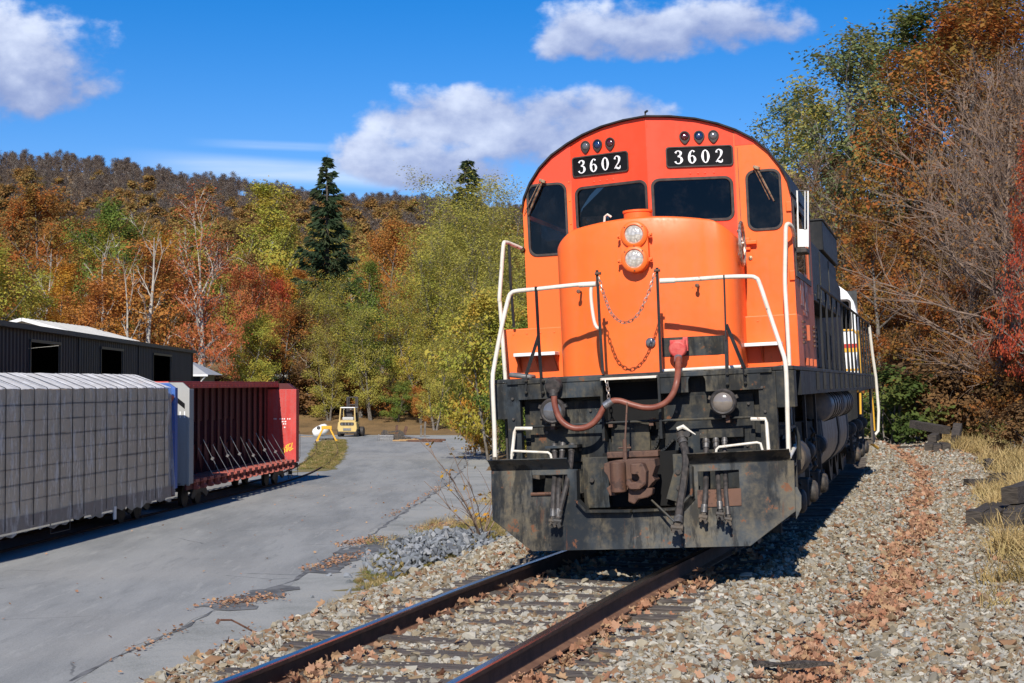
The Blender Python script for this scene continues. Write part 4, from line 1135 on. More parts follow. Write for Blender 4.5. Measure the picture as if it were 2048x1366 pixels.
# --- ditch lights
def ditch(px, py, r, left):
    c = P(px, py, 0.02)
    mb = MB(); mb.lathe([(r * .75, .30), (r * 1.05, .16), (r * 1.25, .09), (r * 1.28, .0), (r * 1.12, -.02), (r * .95, -.015)], c, (0, 1, 0), 28)
    h = mb.build('ditch_light', M['rubber'], loco)
    mb = MB(); mb.lathe([(r * .98, -.005), (r * .8, -.022), (r * .45, -.034), (.001, -.038)], c, (0, 1, 0), 28); mb.build('lens', M['lens_grey'] if not left else M['lens_clear'], h)
    mb = MB()
    for a in (20, 160, 270): mb.obox(c + Vector((r * 1.3 * math.cos(R_(a)), .03, r * 1.3 * math.sin(R_(a)))), (.035, .06, .035), Matrix.Rotation(R_(-a), 3, 'Y'))
    mb.build('clamp', M['gunk'], h, False)
    mb = MB(); mb.cyl(c + Vector((-.02, .16, r)), c + Vector((-.04, .18, r + .14)), r * .8, 14); mb.build('conduit', M['gunk'], h)
ditch(1105, 822, .100, True); ditch(1446, 804, .100, False)
# --- red jumper cable between the two sockets
cab_pts = [(1108, 792), (1110, 812), (1120, 838), (1138, 853), (1158, 857), (1180, 851), (1196, 836), (1208, 815), (1222, 803), (1240, 802), (1262, 809), (1287, 815), (1312, 814), (1334, 803), (1348, 783), (1355, 755), (1357, 718)]
pp = [tuple(P(a, b, (-.05, .0, .42)[max(0, i - 14)])) for i, (a, b) in enumerate(cab_pts)]
mb = MB(); mb.tube(catmull(pp, 4), .030, 12); jc = mb.build('jumper_cable', M['red_hose'], loco)
a, b = P(1209, 812, -.07), P(1224, 802, -.07); mb = MB(); mb.cyl(a, b, .040, 14); mb.build('cable_clamp', M['metal'], jc)
c = P(1108, 771, .06); mb = MB(); mb.lathe([(.001, -.075), (.07, -.07), (.082, -.05), (.082, .03), (.05, .06)], c, (0, 1, .25), 22); mb.cyl(c + Vector((0, -.03, -.05)), c + Vector((0, -.05, -.11)), .042, 12); mb.build('cable_plug', M['rubber'], jc)
c = P(1357, 697, .62)
mb = MB(); mb.lathe([(.001, -.085), (.075, -.08), (.088, -.06), (.088, .0), (.07, .05)], c, (0, 1, .12), 22); mb.obox(c + Vector((.0, -.03, .06)), (.15, .07, .05), Matrix.Identity(3)); mb.obox(c + Vector((.07, .02, .04)), (.05, .05, .14), Matrix.Identity(3)); mb.build('cable_plug', M['red_cap'], jc, True, .006)
mb = MB(); mb.cyl(P(1356, 714, .5), P(1356, 726, .45), .04, 14); mb.build('cable_collar', M['metal'], jc)
# hanging chain below the deck
def chain(pts, r, wire, name, parent, mat='chain', step=None):
    S = [Vector(p) for p in catmull(pts, 30)]
    Lc = [0]
    for a, b in zip(S[:-1], S[1:]): Lc.append(Lc[-1] + (b - a).length)
    st = step or r * 3.1
    k = int(Lc[-1] / st)
    mb = MB()
    for i in range(k + 1):
        s = min(i * st, Lc[-1] - 1e-4)
        j = max(q for q in range(len(Lc)) if Lc[q] <= s); j = min(j, len(S) - 2)
        c = S[j].lerp(S[j + 1], (s - Lc[j]) / max(1e-6, Lc[j + 1] - Lc[j])); t = (S[j + 1] - S[j]).normalized()
        q = Vector((0, 0, 1)).rotation_difference(t).to_matrix() @ Matrix.Rotation(R_(35 + 90 * (i % 2)), 3, 'Z')
        h = r * 1.05
        loop = [(r, -h), (r, h)] + [(r * math.cos(a), h + r * math.sin(a)) for a in (.8, 1.57, 2.34)] + [(-r, h), (-r, -h)] + [(r * math.cos(a), -h + r * math.sin(a)) for a in (3.94, 4.71, 5.48)]
        mb.tube([c + q @ Vector((x, 0, z)) for x, z in loop], wire, 5, closed=True)
    return mb.build(name, M[mat], parent)
chain([tuple(P(1213, 762, .02)), tuple(P(1216, 780, .0)), tuple(P(1218, 803, -.05))], .013, .004, 'support_chain', loco)
# --- nose
def nose_outline():
    pts = [(-.925, CA + .25), (-.925, 1.2)]
    rc = .22; cyc = 1.02
    for a in range(0, 91, 10):
        pts.append((-.925 + rc - rc * math.cos(R_(a)), cyc - rc * math.sin(R_(a)) * .9))
    x0 = -.925 + rc; y0 = cyc - rc * .9
    for i in range(1, 16):
        t = i / 16; x = x0 + (-2 * x0) * t
        pts.append((x, y0 - .13 * (1 - (x / x0) ** 2)))
    right = [(-x, y) for x, y in reversed(pts[:12])]
    return pts + right
no = nose_outline()
def ntop(x):
    x = abs(x)
    return 3.525 - .06 * (x / .7) ** 2 if x < .7 else 3.465 - .15 * ((x - .7) / .225) ** 1.5
mb = MB(); k = len(no); rows = []
levels = [1.945, 2.4, 2.9, 3.2]
for zl in levels: rows.append([(x, y, zl) for x, y in no])
cxm, cym = 0.0, CA + .25
for q, (ins, drop) in enumerate(((0, .05), (.012, .02), (.035, .004), (.07, 0))):
    row = []
    for (x, y) in no:
        dirv = Vector((0 - x, (CA + .2) - y)); L_ = max(dirv.length, 1e-6); f = min(ins / L_, 1)
        row.append((x + dirv.x * f, y + dirv.y * f, ntop(x) - drop))
    rows.append(row)
for f in (.35, .7, 1.0):
    row = []
    for (x, y, z) in rows[len(levels) + 3]:
        row.append((x, y + (CA + .25 - y) * f, z))
    rows.append(row)
vs = [p for r in rows for p in r]; fs = []
for i in range(len(rows) - 1):
    for j in range(k - 1):
        fs.append((i * k + j, i * k + j + 1, (i + 1) * k + j + 1, (i + 1) * k + j))
mb.add(vs, fs); mb.build('nose', M['orange'], loco, True, ang=30)
NY = min(y for x, y in no)
# black non-skid stripe
mb = MB()
for i in range(7):
    xa, xb = .17 + .63 * i / 7, .17 + .63 * (i + 1) / 7
    yf = lambda x: next(y0 + (y1 - y0) * (x - x0) / (x1 - x0) for (x0, y0), (x1, y1) in zip(no[:-1], no[1:]) if x0 <= x <= x1 and x1 > x0) - .006
    mb.add([(xa, yf(xa), 2.10), (xb, yf(xb), 2.10), (xb, yf(xb), 2.29), (xa, yf(xa), 2.29)], [(0, 1, 2, 3)])
mb.build('kick_panel', M['steel'], loco, False)
mb = MB(); mb.cyl(P(1322, 742, .55), P(1482, 733, .55), .017, 8); mb.build('step_bar', M['rail_white'], loco)
mb = MB(); c = P(1301, 685, NY - .02); mb.lathe([(.05, .03), (.05, .0), (.042, -.008)], c, (0, 1, 0), 20); g = mb.build('nose_lamp', M['metal'], loco); mb = MB(); mb.lathe([(.042, -.006), (.02, -.016), (.001, -.018)], c, (0, 1, 0), 20); mb.build('lens', M['lens_clear'], g)
# sand filler hatch on the nose top
mb = MB(); mb.lathe([(.145, 0), (.145, .10), (.155, .105), (.155, .125), (.001, .13)], (-.08, 1.08, 3.50), (0, 0, 1), 24); mb.build('sand_filler', M['orange'], loco)
mb = MB(); mb.tube([(-.42, 1.0, 3.50), (-.41, 1.0, 3.58), (-.38, .99, 3.60), (-.34, .99, 3.57)], .012, 7); mb.build('nose_grab', M['rail_white'], loco)
# --- twin headlight
hc1, hc2 = P(1268, 469, NY - .10), P(1269, 518, NY - .10)
mb = MB()
mid = (hc1 + hc2) / 2; R0 = .138
def stad(r, dz):
    pts = []
    for a in range(0, 181, 12): pts.append((mid.x + r * math.cos(R_(a)), hc1.z + r * math.sin(R_(a))))
    for a in range(180, 361, 12): pts.append((mid.x + r * math.cos(R_(a)), hc2.z + r * math.sin(R_(a))))
    return pts
mb.plate(stad(R0, 0), lambda u, v: (u, NY - .09, v), (), (0, .12, 0))
hl = mb.build('headlight', M['orange'], loco, True, .012)
for c in (hc1, hc2):
    cc = Vector((c.x, NY - .09, c.z))
    mb = MB(); mb.lathe([(.135, .0), (.135, -.022), (.118, -.038), (.100, -.040), (.092, -.028), (.092, -.01)], cc, (0, 1, 0), 32); mb.build('headlight_ring', M['orange'], hl)
    mb = MB(); mb.lathe([(.094, -.02), (.075, -.032), (.04, -.042), (.001, -.045)], cc, (0, 1, 0), 28); mb.build('headlight_lens', M['lamp_on'], hl)
    mb = MB()
    for a in (40, 140, 270): mb.cyl(cc + Vector((.117 * math.cos(R_(a)), -.035, .117 * math.sin(R_(a)))), cc + Vector((.117 * math.cos(R_(a)), -.046, .117 * math.sin(R_(a)))), .006, 6)
    mb.build('ring_screws', M['steel'], hl)
    mb = MB()
    for s in (-1, 1):
        mb.obox(cc + Vector((s * .155, .03, -.01)), (.04, .035, .035), Matrix.Identity(3)); mb.cyl(cc + Vector((s * .165, .0, -.01)), cc + Vector((s * .165, -.02, -.01)), .012, 6)
    mb.build('hinge_lugs', M['orange'], hl, False, .004)
# handrail stand-offs on the nose
for (a, b) in ((1157, 583), (1394, 571)):
    mb = MB(); c = P(a, b, NY - .03); mb.cyl(c, c + Vector((0, .12, 0)), .012, 8); mb.lathe([(.001, -.02), (.02, -.015), (.022, .01)], c, (0, 1, 0), 10); mb.build('standoff', M['rust'], loco)
# --- cab front: veed windscreens between flat outer panels
def vee(u, v): return (u, vy(u), v)
def vee_off(d): return lambda u, v: (u, vy(u) + d, v)
WIN = {'L': rrect(-.875, -.05, 3.46, 3.97, .075), 'R': rrect(.03, .835, 3.53, 3.97, .075)}
for s, key in ((-1, 'L'), (1, 'R')):
    top = [(s * x, arc_z(x) - .002) for x in (0, .15, .3, .45, .6, .75, XB)]
    out = [(0, 1.95), *top, (s * XB, 1.95)]
    WINk = rrect(-.835, -.035, 3.50, 3.97, .075) if s < 0 else rrect(.035, .835, 3.53, 3.97, .075)
    mb = MB(); mb.plate(out, vee, [WINk], (0, .03, 0))
    pnl = mb.build('cab_front_panel', M['red_orange'], loco, False)
    # rubber gasket and pane
    ring = rrect(min(p[0] for p in WINk) - .016, max(p[0] for p in WINk) + .016, min(p[1] for p in WINk) - .016, max(p[1] for p in WINk) + .016, .088)
    inner = rrect(min(p[0] for p in WINk) + .014, max(p[0] for p in WINk) - .014, min(p[1] for p in WINk) + .014, max(p[1] for p in WINk) - .014, .062)
    mb = MB(); mb.plate(ring, vee_off(-.012), [inner], (0, .035, 0)); wfr = mb.build('windscreen_gasket', M['gasket'], loco, False, .004)
    mb = MB(); mb.add([vee_off(.012)(*q) for q in WINk], [tuple(range(len(WINk)))]); mb.build('windscreen', M['glass_dark'], wfr, False)
    # number board
    x0, x1 = (.185, .865) if s > 0 else (-.865, -.215)
    nb_o = rrect(x0, x1, 4.09, 4.31, .035); nb_i = rrect(x0 + .014, x1 - .014, 4.104, 4.296, .025)
    mb = MB(); mb.plate(nb_o, vee_off(-.022), [nb_i], (0, .024, 0)); nb = mb.build('number_board', M['gasket'], loco, False, .004)
    mb = MB(); mb.plate(nb_i, vee_off(-.012), (), (0, .010, 0)); mb.build('board_glass', M['board'], nb, False)
    DIG = {'3': [[(.10, .80, .14), (.2, .92, .07), (.36, .95, .06), (.52, .83, .15), (.47, .65, .1), (.26, .55, .05)], [(.26, .55, .05), (.50, .48, .1), (.58, .27, .17), (.46, .08, .09), (.28, .03, .06), (.12, .1, .08), (.08, .2, .14)]],
           '6': [[(.52, .84, .14), (.44, .93, .06), (.32, .93, .06), (.18, .75, .13), (.11, .45, .16), (.15, .18, .14), (.3, .03, .06), (.46, .1, .09), (.56, .30, .15), (.48, .5, .1), (.34, .57, .05), (.2, .48, .05), (.15, .36, .05)]],
           '0': [[(.32, .96, .06), (.16, .82, .10), (.09, .5, .16), (.16, .18, .10), (.32, .04, .06), (.48, .18, .10), (.55, .5, .16), (.48, .82, .10), (.32, .96, .06)]],
           '2': [[(.12, .74, .15), (.16, .89, .07), (.32, .96, .06), (.50, .84, .15), (.51, .68, .15), (.42, .46, .09), (.22, .24, .06), (.08, .07, .05)], [(.06, .06, .05), (.2, .13, .11), (.40, .05, .13), (.54, .08, .09), (.58, .24, .05)]]}
    mb = MB(); H_ = .145; W_ = .17 * .76; n0 = .10
    tot = 3 * .137 + .62 * W_ / .8
    xs = (x0 + x1) / 2 - tot / 2
    for q, ch in enumerate('3602'):
        for st_ in DIG[ch]:
            ribbon(mb, [(xs + q * .137 + u * W_, 4.20 - H_ / 2 + v * H_, w * .155) for u, v, w in st_], vee_off(-.0155), (0, .002, 0), 5)
    mb.build('numerals', M['numeral'], nb, False)
    # class lamps
    cl = [('lens_clear', -.70), ('lens_blue', -.56), ('lens_red', -.415)] if s < 0 else [('lens_red', .385), ('lens_blue', .53), ('lens_clear', .675)]
    nrm = Vector((s * math.sin(R_(17)), -math.cos(R_(17)), 0))
    for mt, x in cl:
        c = Vector((x, vy(x), 4.415)); mb = MB()
        rim = [(.058 * math.cos(R_(a)), .058 * math.sin(R_(a)) - (.022 * max(0, -math.sin(R_(a))) ** 6)) for a in range(0, 360, 15)]
        rin = [(.044 * math.cos(R_(a)), .044 * math.sin(R_(a))) for a in range(0, 360, 15)]
        mb.plate(rim, lambda u, v: (c.x + u * math.cos(R_(17)), vy(c.x + u * math.cos(R_(17))) - .022, c.z + v), [rin], (0, .024, 0))
        cr_ = mb.build('class_lamp', M['gasket'], loco, False, .004)
        mb = MB(); mb.lathe([(.046, .0), (.04, .014), (.022, .024), (.001, .027)], c, nrm, 20); mb.build('lens', M[mt], cr_)
    # outer panel
    arcx = [XB, .95, 1.02, 1.08, 1.15, 1.22, 1.28, 1.33, 1.37, 1.405, 1.435]
    z0 = 2.50
    if s < 0:
        wn_ = rrect(-1.375, -.955, 3.285, 4.045, .085)
    else:
        wn_ = rrect(.99, 1.335, 3.40, 4.015, .085)
    out = [(s * XB, z0), *[(s * x, arc_z(x) - .002) for x in arcx], (s * 1.435, z0)]
    mb = MB(); mb.plate(out, lambda u, v: (u, YO + .001, v), [wn_], (0, .03, 0))
    if s < 0:
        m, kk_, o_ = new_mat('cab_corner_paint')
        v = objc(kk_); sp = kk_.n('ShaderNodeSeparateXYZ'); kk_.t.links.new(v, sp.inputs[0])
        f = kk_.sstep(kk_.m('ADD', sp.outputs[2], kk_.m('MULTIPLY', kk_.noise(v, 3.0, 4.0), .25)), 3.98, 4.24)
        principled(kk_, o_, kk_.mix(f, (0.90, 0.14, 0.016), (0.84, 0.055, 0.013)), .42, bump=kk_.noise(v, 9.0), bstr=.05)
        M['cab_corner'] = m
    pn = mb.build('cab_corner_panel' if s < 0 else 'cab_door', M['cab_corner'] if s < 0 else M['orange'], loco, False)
    xs_, zs_ = [p[0] for p in wn_], [p[1] for p in wn_]
    ring = rrect(min(xs_) - .014, max(xs_) + .014, min(zs_) - .014, max(zs_) + .014, .095); inner = rrect(min(xs_) + .012, max(xs_) - .012, min(zs_) + .012, max(zs_) - .012, .075)
    mb = MB(); mb.plate(ring, lambda u, v: (u, YO - .012, v), [inner], (0, .035, 0)); wf = mb.build('window_gasket', M['gasket'], pn, False, .004)
    mb = MB(); mb.add([(q[0], YO + .012, q[1]) for q in wn_], [tuple(range(len(wn_)))]); mb.build('window_glass', M['glass'] if s < 0 else M['glass_dark'], pn, False)
# welded seams down the cab front
for x in (-XB - .004, XB - .004, -.004):
    mb = MB(); z1 = arc_z(x) - .02; y_ = vy(x) - .004
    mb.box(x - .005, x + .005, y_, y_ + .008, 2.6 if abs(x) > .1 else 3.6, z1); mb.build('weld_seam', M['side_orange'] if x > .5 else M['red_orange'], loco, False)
rivet = MB().lathe([(.011, 0), (.009, -.006), (.001, -.008)], (0, 0, 0), (0, 1, 0), 8).mesh('rivet', M['red_orange'])
rivet_o = MB().lathe([(.010, 0), (.008, -.006), (.001, -.008)], (0, 0, 0), (0, 1, 0), 8).mesh('rivet', M['orange'])
for x in (-.62, -.55, -.47, -.40, .42, .50, .57, .66): piece('rivet', rivet, (x, vy(x), 4.025), loco)
for z in (2.62, 2.85, 3.1, 3.3, 3.6, 3.85, 4.05): piece('rivet', rivet_o, (-.912, YO, z), loco)
for x in (-1.55, -1.4, -1.25, -1.1): piece('rivet', rivet_o, (x, 1.45, 2.44), loco)
for x in (.9, 1.05, 1.2, 1.35): piece('rivet', rivet_o, (x, 1.5, 2.44), loco)
# door lines, latch, lock
mb = MB(); mb.plate([(.905, 2.505), (.912, 2.505), (.912, 4.28), (.905, 4.28)], lambda u, v: (u, YO - .003, v), (), (0, .003, 0)); mb.build('door_seam', M['rust'], loco, False)
mb = MB(); c = P(1497, 487, YO); mb.box(c.x - .09, c.x + .02, YO - .03, YO, c.z - .07, c.z + .06); mb.box(c.x - .02, c.x + .09, YO - .07, YO - .03, c.z - .015, c.z + .025); mb.build('door_latch', M['orange'], loco, False, .008)
mb = MB(); c = P(1501, 516, YO); mb.lathe([(.022, .0), (.022, -.01), (.001, -.014)], c, (0, 1, 0), 14); mb.build('door_lock', M['brass'], loco)
for z in (2.9, 3.62): MB().box(1.385, 1.44, YO - .025, YO, z - .05, z + .05).build('door_hinge', M['orange'], loco, False, .006)
# wipers
for a, b, c2, d2 in ((1085, 362, 1056, 430), (1513, 335, 1548, 402)):
    p, q = P(a, b, YO - .05), P(c2, d2, YO - .03)
    mb = MB(); mb.tube([p, p.lerp(q, .5) + Vector((0, -.01, 0)), q], [.010, .012, .008], 6); mb.tube([p + Vector((-.03, 0, .0)), q + Vector((-.045, 0, .02))], .005, 5); mb.obox(p, (.07, .05, .03), Matrix.Rotation(.4, 3, 'Y')); mb.cyl(p + Vector((0, .05, 0)), p, .014, 8)
    mb.build('wiper', M['brass'], loco)
# roof shell with dark rim, cab sides, rear wall, floor
mb = MB(); xsr = [-a for a, z in reversed(arc_half[1:])] + [a for a, z in arc_half]; k = len(xsr); vs = []; fs = []
for d0, y1 in ((0.004, None),):
    for x in xsr: vs.append((x * 1.002, vy(x) - .045, arc_z(x) + .0015))
    for x in xsr: vs.append((x * 1.004, 4.35, arc_z(x) + .002))
    for x in xsr: vs.append((x * 1.010, vy(x) - .045, arc_z(x) + .017))
    for x in xsr: vs.append((x * 1.010, 4.35, arc_z(x) + .017))
for j in range(k - 1):
    fs += [(j, j + 1, k + j + 1, k + j), (2 * k + j, 3 * k + j, 3 * k + j + 1, 2 * k + j + 1), (j, 2 * k + j, 2 * k + j + 1, j + 1), (k + j, k + j + 1, 3 * k + j + 1, 3 * k + j)]
mb.add(vs, fs); mb.build('cab_roof', M['black'], loco, True, ang=50)
mb = MB(); mb.tube([(0.0, 1.38, 4.645), (0, 1.38, 4.685)], .009, 6); mb.tube([(0.0, 1.38, 4.685), (.03, 1.34, 4.69)], .012, 6); mb.build('roof_horn', M['steel'], loco)
for s in (-1, 1):
    hole = [(1.85, 2.92), (3.85, 2.92), (3.85, 3.70), (1.85, 3.70)]
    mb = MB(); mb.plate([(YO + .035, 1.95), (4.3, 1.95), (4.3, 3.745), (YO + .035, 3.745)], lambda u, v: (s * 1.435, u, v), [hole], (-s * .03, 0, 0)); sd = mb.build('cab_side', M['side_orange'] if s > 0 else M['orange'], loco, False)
    mb = MB(); mb.plate([(p[0] - .0, p[1]) for p in [(1.83, 2.90), (3.87, 2.90), (3.87, 3.72), (1.83, 3.72)]], lambda u, v: (s * 1.438, u, v), [[(1.9, 2.96), (3.8, 2.96), (3.8, 3.66), (1.9, 3.66)]], (s * .012, 0, 0)); fr = mb.build('side_window_frame', M['gasket'], sd, False)
    mb = MB(); mb.box(min(s * 1.41, s * 1.415), max(s * 1.41, s * 1.415), 1.85, 3.85, 2.92, 3.70); mb.build('side_window_glass', M['glass'], sd, False)
mb = MB(); mb.plate([(-1.4, 2.45), (1.4, 2.45), (1.4, 3.74), (1.3, 4.05), (.9, 4.4), (0, 4.6), (-.9, 4.4), (-1.3, 4.05), (-1.4, 3.74)], lambda u, v: (u, 4.25, v), [[(-1.32, 3.05), (-.98, 3.05), (-.98, 3.95), (-1.32, 3.95)]], (0, .04, 0)); mb.build('cab_rear_wall', M['interior'], loco, False)
mb = MB(); mb.box(-1.4, 1.4, 1.72, 4.25, 2.40, 2.47); mb.build('cab_floor', M['interior'], loco, False)
mb = MB(); mb.box(-.9, -.45, 2.5, 2.95, 2.95, 3.06); mb.box(-.9, -.45, 2.93, 3.02, 3.06, 3.62); mb.box(-.72, -.62, 2.65, 2.75, 2.47, 2.95); mb.build('cab_seat', M['seat_grey'], loco, False, .03)
mb = MB(); mb.box(.1, .75, 2.0, 2.5, 2.47, 3.45); mb.box(-.25, .0, 1.95, 2.2, 2.47, 3.3); mb.build('control_stand', M['interior'], loco, False, .02)
# red paint strip at the top right above the door
mb = MB(); mb.plate([(XB + .004, 4.30), (1.14, 4.30), (1.06, 4.352), (.97, 4.41), (XB + .004, 4.455)], lambda u, v: (u, YO - .002, v), (), (0, .002, 0)); mb.build('upper_paint', M['red_orange'], loco, False)
# --- side lockers and steps below the cab
for s, x0, x1 in ((-1, -1.66, -.955), (1, .79, 1.455)):
    zt_ = 2.495
    yl = 1.5 if s > 0 else 1.45
    mb = MB(); mb.box(x0, x1, yl, YO + .5, 1.948, zt_)
    mb.build('step_locker', M['orange'], loco, False, .01)
    pa = [(1027, 707), (1110, 703)] if s < 0 else [(1480, 687), (1562, 683)]
    A, B = P(*pa[0], yl - .22), P(*pa[1], yl - .22)
    zc = (A.z + B.z) / 2
    mb = MB(); mb.box(A.x, B.x, yl - .23, yl, zc - .035, zc)
    st_ = mb.build('cab_step', M['white'], loco, False, .004)
    mb = MB()
    for x in (A.x + .02, (A.x + B.x) / 2, B.x - .02):
        mb.plate([(yl - .22, zc - .037), (yl - .002, zc - .037), (yl - .002, zc - .20)], lambda u, v: (x - .008, u, v), (), (.016, 0, 0))
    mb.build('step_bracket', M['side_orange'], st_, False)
# louvres, hinges, handles on the right side
lv = MB().box(1.456, 1.475, 2.05, 2.33, 0, .022).mesh('louvre', M['rust'], False)
lv2 = MB().box(1.44, 1.46, 3.85, 4.2, 0, .022).mesh('louvre', M['rust'], False)
for k in range(5): piece('louvre', lv, (0, 0, 2.20 + k * .055), loco); piece('louvre', lv2, (0, 0, 2.20 + k * .055), loco)
for (y0, y1, z0_, z1_) in ((2.9, 2.95, 2.25, 2.42), (2.5, 2.56, 1.97, 2.05), (3.1, 3.16, 1.97, 2.05), (3.7, 3.76, 1.97, 2.05)):
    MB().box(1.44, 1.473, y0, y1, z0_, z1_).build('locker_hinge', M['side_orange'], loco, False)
mb = MB()
for (y0, y1, z0_, z1_) in ((2.3, 2.75, 2.62, 2.98), (2.9, 3.3, 2.58, 3.0), (2.6, 3.2, 2.52, 2.57)):
    mb.box(1.4385, 1.4405, y0, y1, z0_, z1_)
mb.build('faded_lettering', simple('faded_white_lettering', (.42, .33, .29), (.62, .12, .03), .6, scale=9, lo=.45, hi=.55), loco, False)
# wind deflector mirror on the right
mb = MB()
q = [P(1594, 381, 2.3), P(1616, 382, 2.3), P(1616, 494, 2.3), P(1597, 494, 2.3)]
mb.tube(q, .010, 6, closed=True); mb.tube([P(1610, 382, 2.3), P(1610, 458, 2.3)], .006, 6); md_ = mb.build('wind_deflector', M['white'], loco)
q2 = [P(1597, 458, 2.31), P(1616, 459, 2.31), P(1616, 493, 2.31), P(1598, 493, 2.31)]
mb = MB(); mb.add([tuple(p) for p in q2] + [tuple(p + Vector((0, .015, 0))) for p in q2], [(0, 1, 2, 3), (7, 6, 5, 4), (0, 4, 5, 1), (1, 5, 6, 2), (2, 6, 7, 3), (3, 7, 4, 0)]); mb.build('deflector_panel', M['white'], md_, False)
q2 = [P(1599, 384, 2.31), P(1615, 384, 2.31), P(1615, 457, 2.31), P(1599, 457, 2.31)]
mb = MB(); mb.add([tuple(p) for p in q2], [(0, 1, 2, 3)]); mb.build('deflector_glass', M['glass'], md_, False)
mb = MB(); mb.obox(P(1606, 503, 2.4), (.12, .35, .05), Matrix.Identity(3)); mb.build('arm_rest', M['rubber'], loco, False, .01)
# brake wheel on the right of the nose
mb = MB(); c = Vector((.965, 1.16, 3.22)); ring = [(c.x + .02 * math.sin(a) * 0, c.y + .22 * math.cos(a), c.z + .22 * math.sin(a)) for a in np.linspace(0, 6.283, 28, endpoint=False)]
mb.tube(ring, .016, 7, closed=True)
for a in (0, 1.257, 2.513, 3.77, 5.027): mb.tube([c, (c.x - .02, c.y + .21 * math.cos(a), c.z + .21 * math.sin(a))], .011, 5)
mb.cyl(c + Vector((-.06, 0, 0)), c + Vector((.02, 0, 0)), .03, 10)
mb.build('hand_brake_wheel', M['chain'], loco)
# --- handrails
def rail(pts, name='handrail', r=.0215, mat='rail_white', n=5):
    pp = [tuple(P(a, b, y)) for a, b, y in pts]
    mb = MB(); mb.tube(catmull(pp, n), r, 10); return mb.build(name, M[mat], loco)
rail([(1190, 567, .15), (1150, 570, .15), (1075, 578, .15), (1034, 582, .15), (1022, 587, .15), (1016, 600, .14), (1002, 660, .1), (988, 735, .05), (985.5, 755, .03), (986, 790, .02), (988.5, 850, 0), (990, 914, -.02)])
for a, b, c, d in ((1192, 568, 1158, 570), (1320, 562, 1350, 561)): MB().cyl(P(a, b, .15), P(c, d, .15), .027, 10).build('rail_sleeve', M['rail_white'], loco)
rail([(1320, 562, .15), (1380, 559, .15), (1450, 554, .15), (1498, 553, .15), (1511, 556, .15), (1519, 567, .15), (1540, 630, .12), (1562, 695, .08), (1570, 722, .05), (1573, 760, .03), (1575, 830, .01), (1577, 905, -.02)])
rail([(1043, 497, YO - .02), (1022, 488, 1.45), (1012, 485, 1.35), (1007, 490, 1.3), (1003, 540, 1.28), (999, 596, 1.25), (1000.5, 612, 1.25), (1006, 690, 1.2), (1010, 745, 1.2), (1013.5, 800, 1.18), (1017, 850, 1.15), (1018, 900, 1.1)], 'step_handrail')
rail([(1588, 470, YO - .02), (1584, 455, 1.5), (1577, 448, 1.42), (1572, 455, 1.40), (1571, 490, 1.38), (1570, 566, 1.35), (1574, 640, 1.3), (1578, 715, 1.28), (1580, 780, 1.25), (1585, 840, 1.2), (1589.5, 888, 1.0), (1585, 902, .5), (1578, 915, .05)], 'step_handrail', .022)
mb = MB(); c = P(1045, 500, YO - .02); mb.lathe([(.02, -.03), (.03, 0), (.03, .03)], c, (0, 1, 0), 10); mb.tube([P(1018, 490, 1.4), P(1021, 560, 1.4), P(1028, 655, 1.4)], .016, 6); mb.build('rail_stanchion', M['black'], loco)
rail([(1185, 570, .16), (1182, 580, .16), (1183, 605, .17), (1188, 640, .17), (1194, 655, .16), (1202, 656, .15)], 'gate_handle', .017)
# flat bar stanchions
def bar(pts, w=.03, t=.012, name='stanchion', mat='black'):
    mb = MB()
    for a, b in zip(pts[:-1], pts[1:]):
        A, B = P(*a), P(*b); dv = B - A
        mb.obox((A + B) / 2, (w, t, dv.length + w * .3), Vector((0, 0, 1)).rotation_difference(dv.normalized()).to_matrix())
    return mb.build(name, M[mat], loco, False)
bar([(1194, 541, .14), (1199, 640, .14), (1206, 747, .14)], .026)
bar([(1314, 536, .14), (1318, 640, .14), (1322, 747, .14)], .026)
bar([(1072, 574, .13), (1078, 690, .12), (1085, 790, .08)], .032)
bar([(1077, 672, .13), (1053, 748, .10), (1051, 788, .08)], .032)
bar([(1448, 551, .13), (1452, 680, .12), (1455, 770, .08)], .032)
bar([(1453, 650, .13), (1488, 735, .10), (1491, 768, .08)], .032)
sbolt = MB().lathe([(.001, -.02), (.014, -.012), (.016, .01)], (0, 0, 0), (0, 1, 0), 8).mesh('bolt', M['steel'])
for a, b in ((1086, 762), (1086, 785), (1052, 762), (1052, 785), (1455, 748), (1455, 768), (1491, 748), (1491, 766)): piece('bolt', sbolt, P(a, b, .07), loco)
for a, b in ((1196, 547), (1314, 541)):
    c = P(a, b, .12); mb = MB(); mb.cyl(c + Vector((-.03, 0, 0)), c + Vector((.03, 0, 0)), .014, 8); mb.build('stanchion_eye', M['rust'], loco)
chain([tuple(P(1198, 558, .11)), tuple(P(1208, 590, .10)), tuple(P(1224, 628, .10)), tuple(P(1248, 645, .10)), tuple(P(1273, 632, .10)), tuple(P(1293, 595, .10)), tuple(P(1309, 549, .11))], .0135, .0042, 'safety_chain', loco)
# small items on deck
for c, a in ((P(1045, 752, .5), .15), (P(1548, 738, .5), -.1)): MB().obox(c, (.24, .2, .05), Matrix.Rotation(a, 3, 'Y')).build('grease_rag', M['tank'], loco, True, .02)
